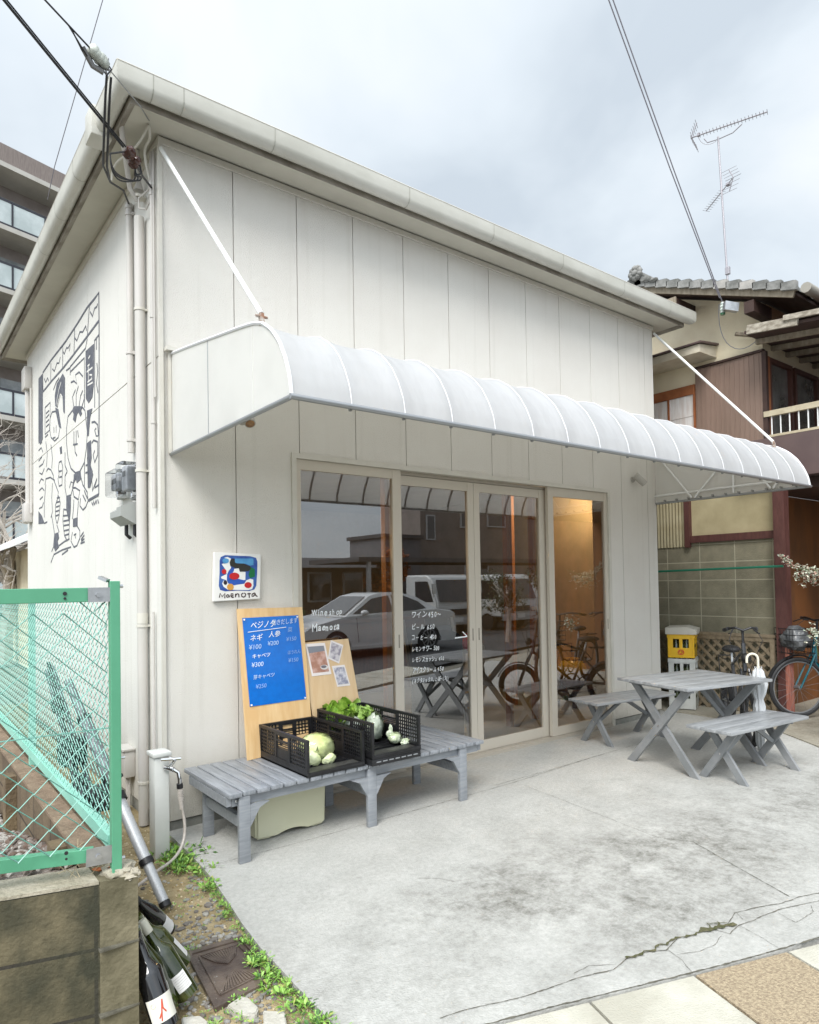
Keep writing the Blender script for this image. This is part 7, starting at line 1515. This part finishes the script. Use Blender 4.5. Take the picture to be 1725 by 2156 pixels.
def truck(cx, cy, label):
    """light lorry facing the shop (+y)"""
    t = thing('parked_truck', label, 'truck', (cx, cy, GZ), 'white trucks parked across the street'); w = .85; z = GZ
    bm = NB(); add_poly(bm, [(cx-w, cy+.0, z+.45), (cx-w, cy+.05, z+1.0), (cx-w, cy-.25, z+1.75), (cx-w, cy-.45, z+1.88), (cx-w, cy-1.5, z+1.88), (cx-w, cy-1.5, z+.45)], (1, 0, 0), 2*w); bmesh.ops.bevel(bm, geom=bm.edges[:], offset=.05, segments=3, affect='EDGES'); obj('cab', bm, wpaint, t, 50)
    bm = NB(); add_poly(bm, [(cx-w+.1, cy+.055, z+1.05), (cx+w-.1, cy+.055, z+1.05), (cx+w-.16, cy-.20, z+1.72), (cx-w+.16, cy-.20, z+1.72)], (0, .93, .37), .012); obj('windscreen', bm, carglass, t)
    for s in (-1, 1):
        bm = NB(); add_poly(bm, [(cx+s*(w+.001), cy-.12, z+1.05), (cx+s*(w+.001), cy-.38, z+1.68), (cx+s*(w+.001), cy-1.0, z+1.68), (cx+s*(w+.001), cy-1.0, z+1.05)], (s, 0, 0), .006); obj('side_window', bm, carglass, t)
        box('headlight', (cx+s*.78, cy+.04, z+.62), (cx+s*.5, cy+.075, z+.78), chrome_m, t, .02); bm = NB(); add_bar(bm, (cx+s*(w+.1), cy+.02, z+1.3), (cx+s*(w+.1), cy+.02, z+1.6), .12, .04, upv=(0, 1, 0)); add_tube(bm, [(cx+s*w, cy-.1, z+1.2), (cx+s*(w+.1), cy, z+1.45)], .012, 6); obj('wing_mirror', bm, chrome_m, t)
        for yw in (-.7, -3.3): wheel2(t, cx+s*(w-.1), cy+yw, z+.29)
    box('number_plate', (cx-.17, cy+.062, z+.42), (cx+.17, cy+.075, z+.56), white_m, t); box('bumper', (cx-w, cy-.02, z+.33), (cx+w, cy+.06, z+.5), steel_m, t, .02); box('grille', (cx-.42, cy+.045, z+.64), (cx+.42, cy+.065, z+.82), rub_m, t)
    box('load_bed', (cx-w-.05, cy-4.2, z+.62), (cx+w+.05, cy-1.6, z+1.0), steel_m, t, .01); box('chassis', (cx-.4, cy-4.1, z+.35), (cx+.4, cy-.3, z+.5), rub_m, t)
def wheel2(t, x, y, z):
    bm = NB(); add_tube(bm, [(x-.1, y, z), (x+.1, y, z)], .29, 24); obj('wheel', bm, rub_m, t, True)
truck(12.6, -11.3, 'white light truck facing the shop, mirrored in the second glass door'); truck(15.6, -11.5, 'white light truck mirrored between the third and fourth doors'); truck(19.0, -11.8, 'white light truck mirrored in the right-hand glass door')
def streethouse(x0, x1, y0, y1, h, rh, wm_, rm_, label, wins, axis='x'):
    t = thing('street_house', label, 'house', ((x0+x1)/2, (y0+y1)/2, GZ), 'houses across the street'); z = GZ
    box('wall', (x0, y0, z), (x1, y1, h), wm_, t)
    bm = NB(); o_ = .4; ym = (y0+y1)/2
    if rh > 0: add_poly(bm, [(x0-o_, y1+o_, h-.05), (x0-o_, ym, h+rh), (x0-o_, y0-o_, h-.05)], (1, 0, 0), x1-x0+2*o_)
    else: add_box(bm, (x0-.1, y0-.1, h+.001), (x1+.1, y1+.1, h+.15))
    obj('roof', bm, rm_, t)
    for a, b, c, d_ in wins:
        w = box('window', (a, y1+.001, c), (b, y1+.06, d_), M('white frame', (.5, .5, .5), rough=.4), t); box('pane', (a+.06, y1+.061, c+.06), (b-.06, y1+.07, d_-.06), carglass, w)
g1 = M('grey siding', (.17, .17, .18), (.14, .14, .15), scale=2, rough=.8); g2 = M('taupe siding', (.24, .20, .18), (.20, .17, .15), scale=2, rough=.8); g3 = M('brown siding', (.12, .07, .05), (.16, .10, .07), scale=2, rough=.8); rf = M('slate roof', (.05, .05, .055), (.08, .08, .085), scale=4, rough=.7)
streethouse(14.6, 16.6, -20.5, -18, 3.3, 0, g1, rf, 'small flat-roofed grey house mirrored in the first door', [(14.5, 15.2, 1.6, 2.3)])
streethouse(17.0, 31, -21.5, -18.5, 7.5, 1.2, g2, rf, 'large taupe house mirrored in the middle doors', [(17.3, 17.8, 3.3, 4.4), (19.3, 19.9, 3.9, 4.9), (21, 22.2, 4, 4.9), (25.2, 26, 3.6, 4.6), (19.5, 21, 1, 2.4)])
streethouse(9.0, 14.0, -21, -17.5, 2.1, .4, g3, rf, 'low brown house with red roof line mirrored in the first door', [(10.8, 11.8, .8, 1.9), (12.3, 13.2, .8, 1.9)])
streethouse(4.5, 8.4, -24, -18, 2.4, .5, M('white street wall', (.5, .5, .5), rough=.7), rf, 'white house with lit front at the left of the reflection', [(7.2, 8.2, 1.2, 2.4), (8.5, 9.2, 1.2, 2.4)])
cp = thing('carport', 'dark flat carport roof behind the cars, mirrored in the doors', 'carport', (15, -15.5, GZ)); box('roof', (10.6, -17, 2.15), (26, -13.8, 2.30), rf, cp); 
for x in (11, 16, 21, 25.5): box('post', (x, -14.0, GZ), (x+.12, -13.88, 2.149), steel_m, cp)
# street trees
def crown_tree(loc, h, r, cols, label, seed, n=1400, ls=.16):
    t = thing('street_tree', label, 'tree', loc, 'trees across the street'); rnd = random.Random(seed); bm = NB(); c0 = V(*loc)
    add_tube(bm, [c0, c0+V(.05, 0, h*.4), c0+V(0, .05, h*.75)], [.08, .06, .03], 8)
    for k in range(7): a = k*.9; add_tube(bm, [c0+V(0, 0, h*(.35+.05*k)), c0+V(r*.6*math.cos(a), r*.6*math.sin(a), h*(.55+.05*k))], [.03, .012], 6)
    obj('trunk', bm, bark, t, True); bm = NB(); cl = [(V(rnd.gauss(0, .45)*r, rnd.gauss(0, .45)*r, h*.68+rnd.gauss(0, .5)*r*.8), rnd.uniform(.25, .5)*r) for k in range(9)]
    for k in range(n):
        c, cr = rnd.choice(cl); d_ = V(rnd.gauss(0, 1), rnd.gauss(0, 1), rnd.gauss(0, 1)).normalized(); p = c0+c+d_*cr*rnd.random()**.4; leaf(bm, p, V(rnd.uniform(-1, 1), rnd.uniform(-1, 1), rnd.uniform(-.6, .6)), ls, ls*.5, .02, rnd.randrange(2), rnd)
    obj('crown', bm, cols, t)
crown_tree((12.5, -14.6, GZ), 3.3, .8, [M('orange foliage', (.45, .13, .02), rough=.7), M('rust foliage', (.28, .07, .015), rough=.7)], 'small orange-leaved tree mirrored in the second door', 3)
crown_tree((12.0, -8.6, GZ), 2.0, .75, [M('dark foliage', (.03, .05, .02), rough=.6), M('mid foliage', (.05, .08, .03), rough=.6)], 'dark leafy shrub mirrored beside the silver car', 4, 1500, .09)
crown_tree((5.7, -9.6, GZ), 1.5, .5, [M('hedge green', (.05, .10, .02), rough=.6), M('hedge brown', (.12, .05, .02), rough=.6)], 'brownish bush mirrored at the left edge of the first door', 6, 700, .09)
crown_tree((14.6, -9.4, GZ), 2.2, .8, [M('dark foliage b', (.03, .05, .02), rough=.6), M('mid foliage b', (.05, .08, .03), rough=.6)], 'dark leafy shrub mirrored in the third door', 9, 1500, .09)
up_ = thing('utility_pole', 'utility pole behind the rooftops mirrored in the first door', 'utility pole', (13.0, -30, GZ)); tube('pole', [(13.0, -30, GZ), (13.0, -30, 6.2)], .14, steel_m, up_); box('crossarm', (12.2, -30.3, 5.5), (13.8, -30.15, 5.65), steel_m, up_)
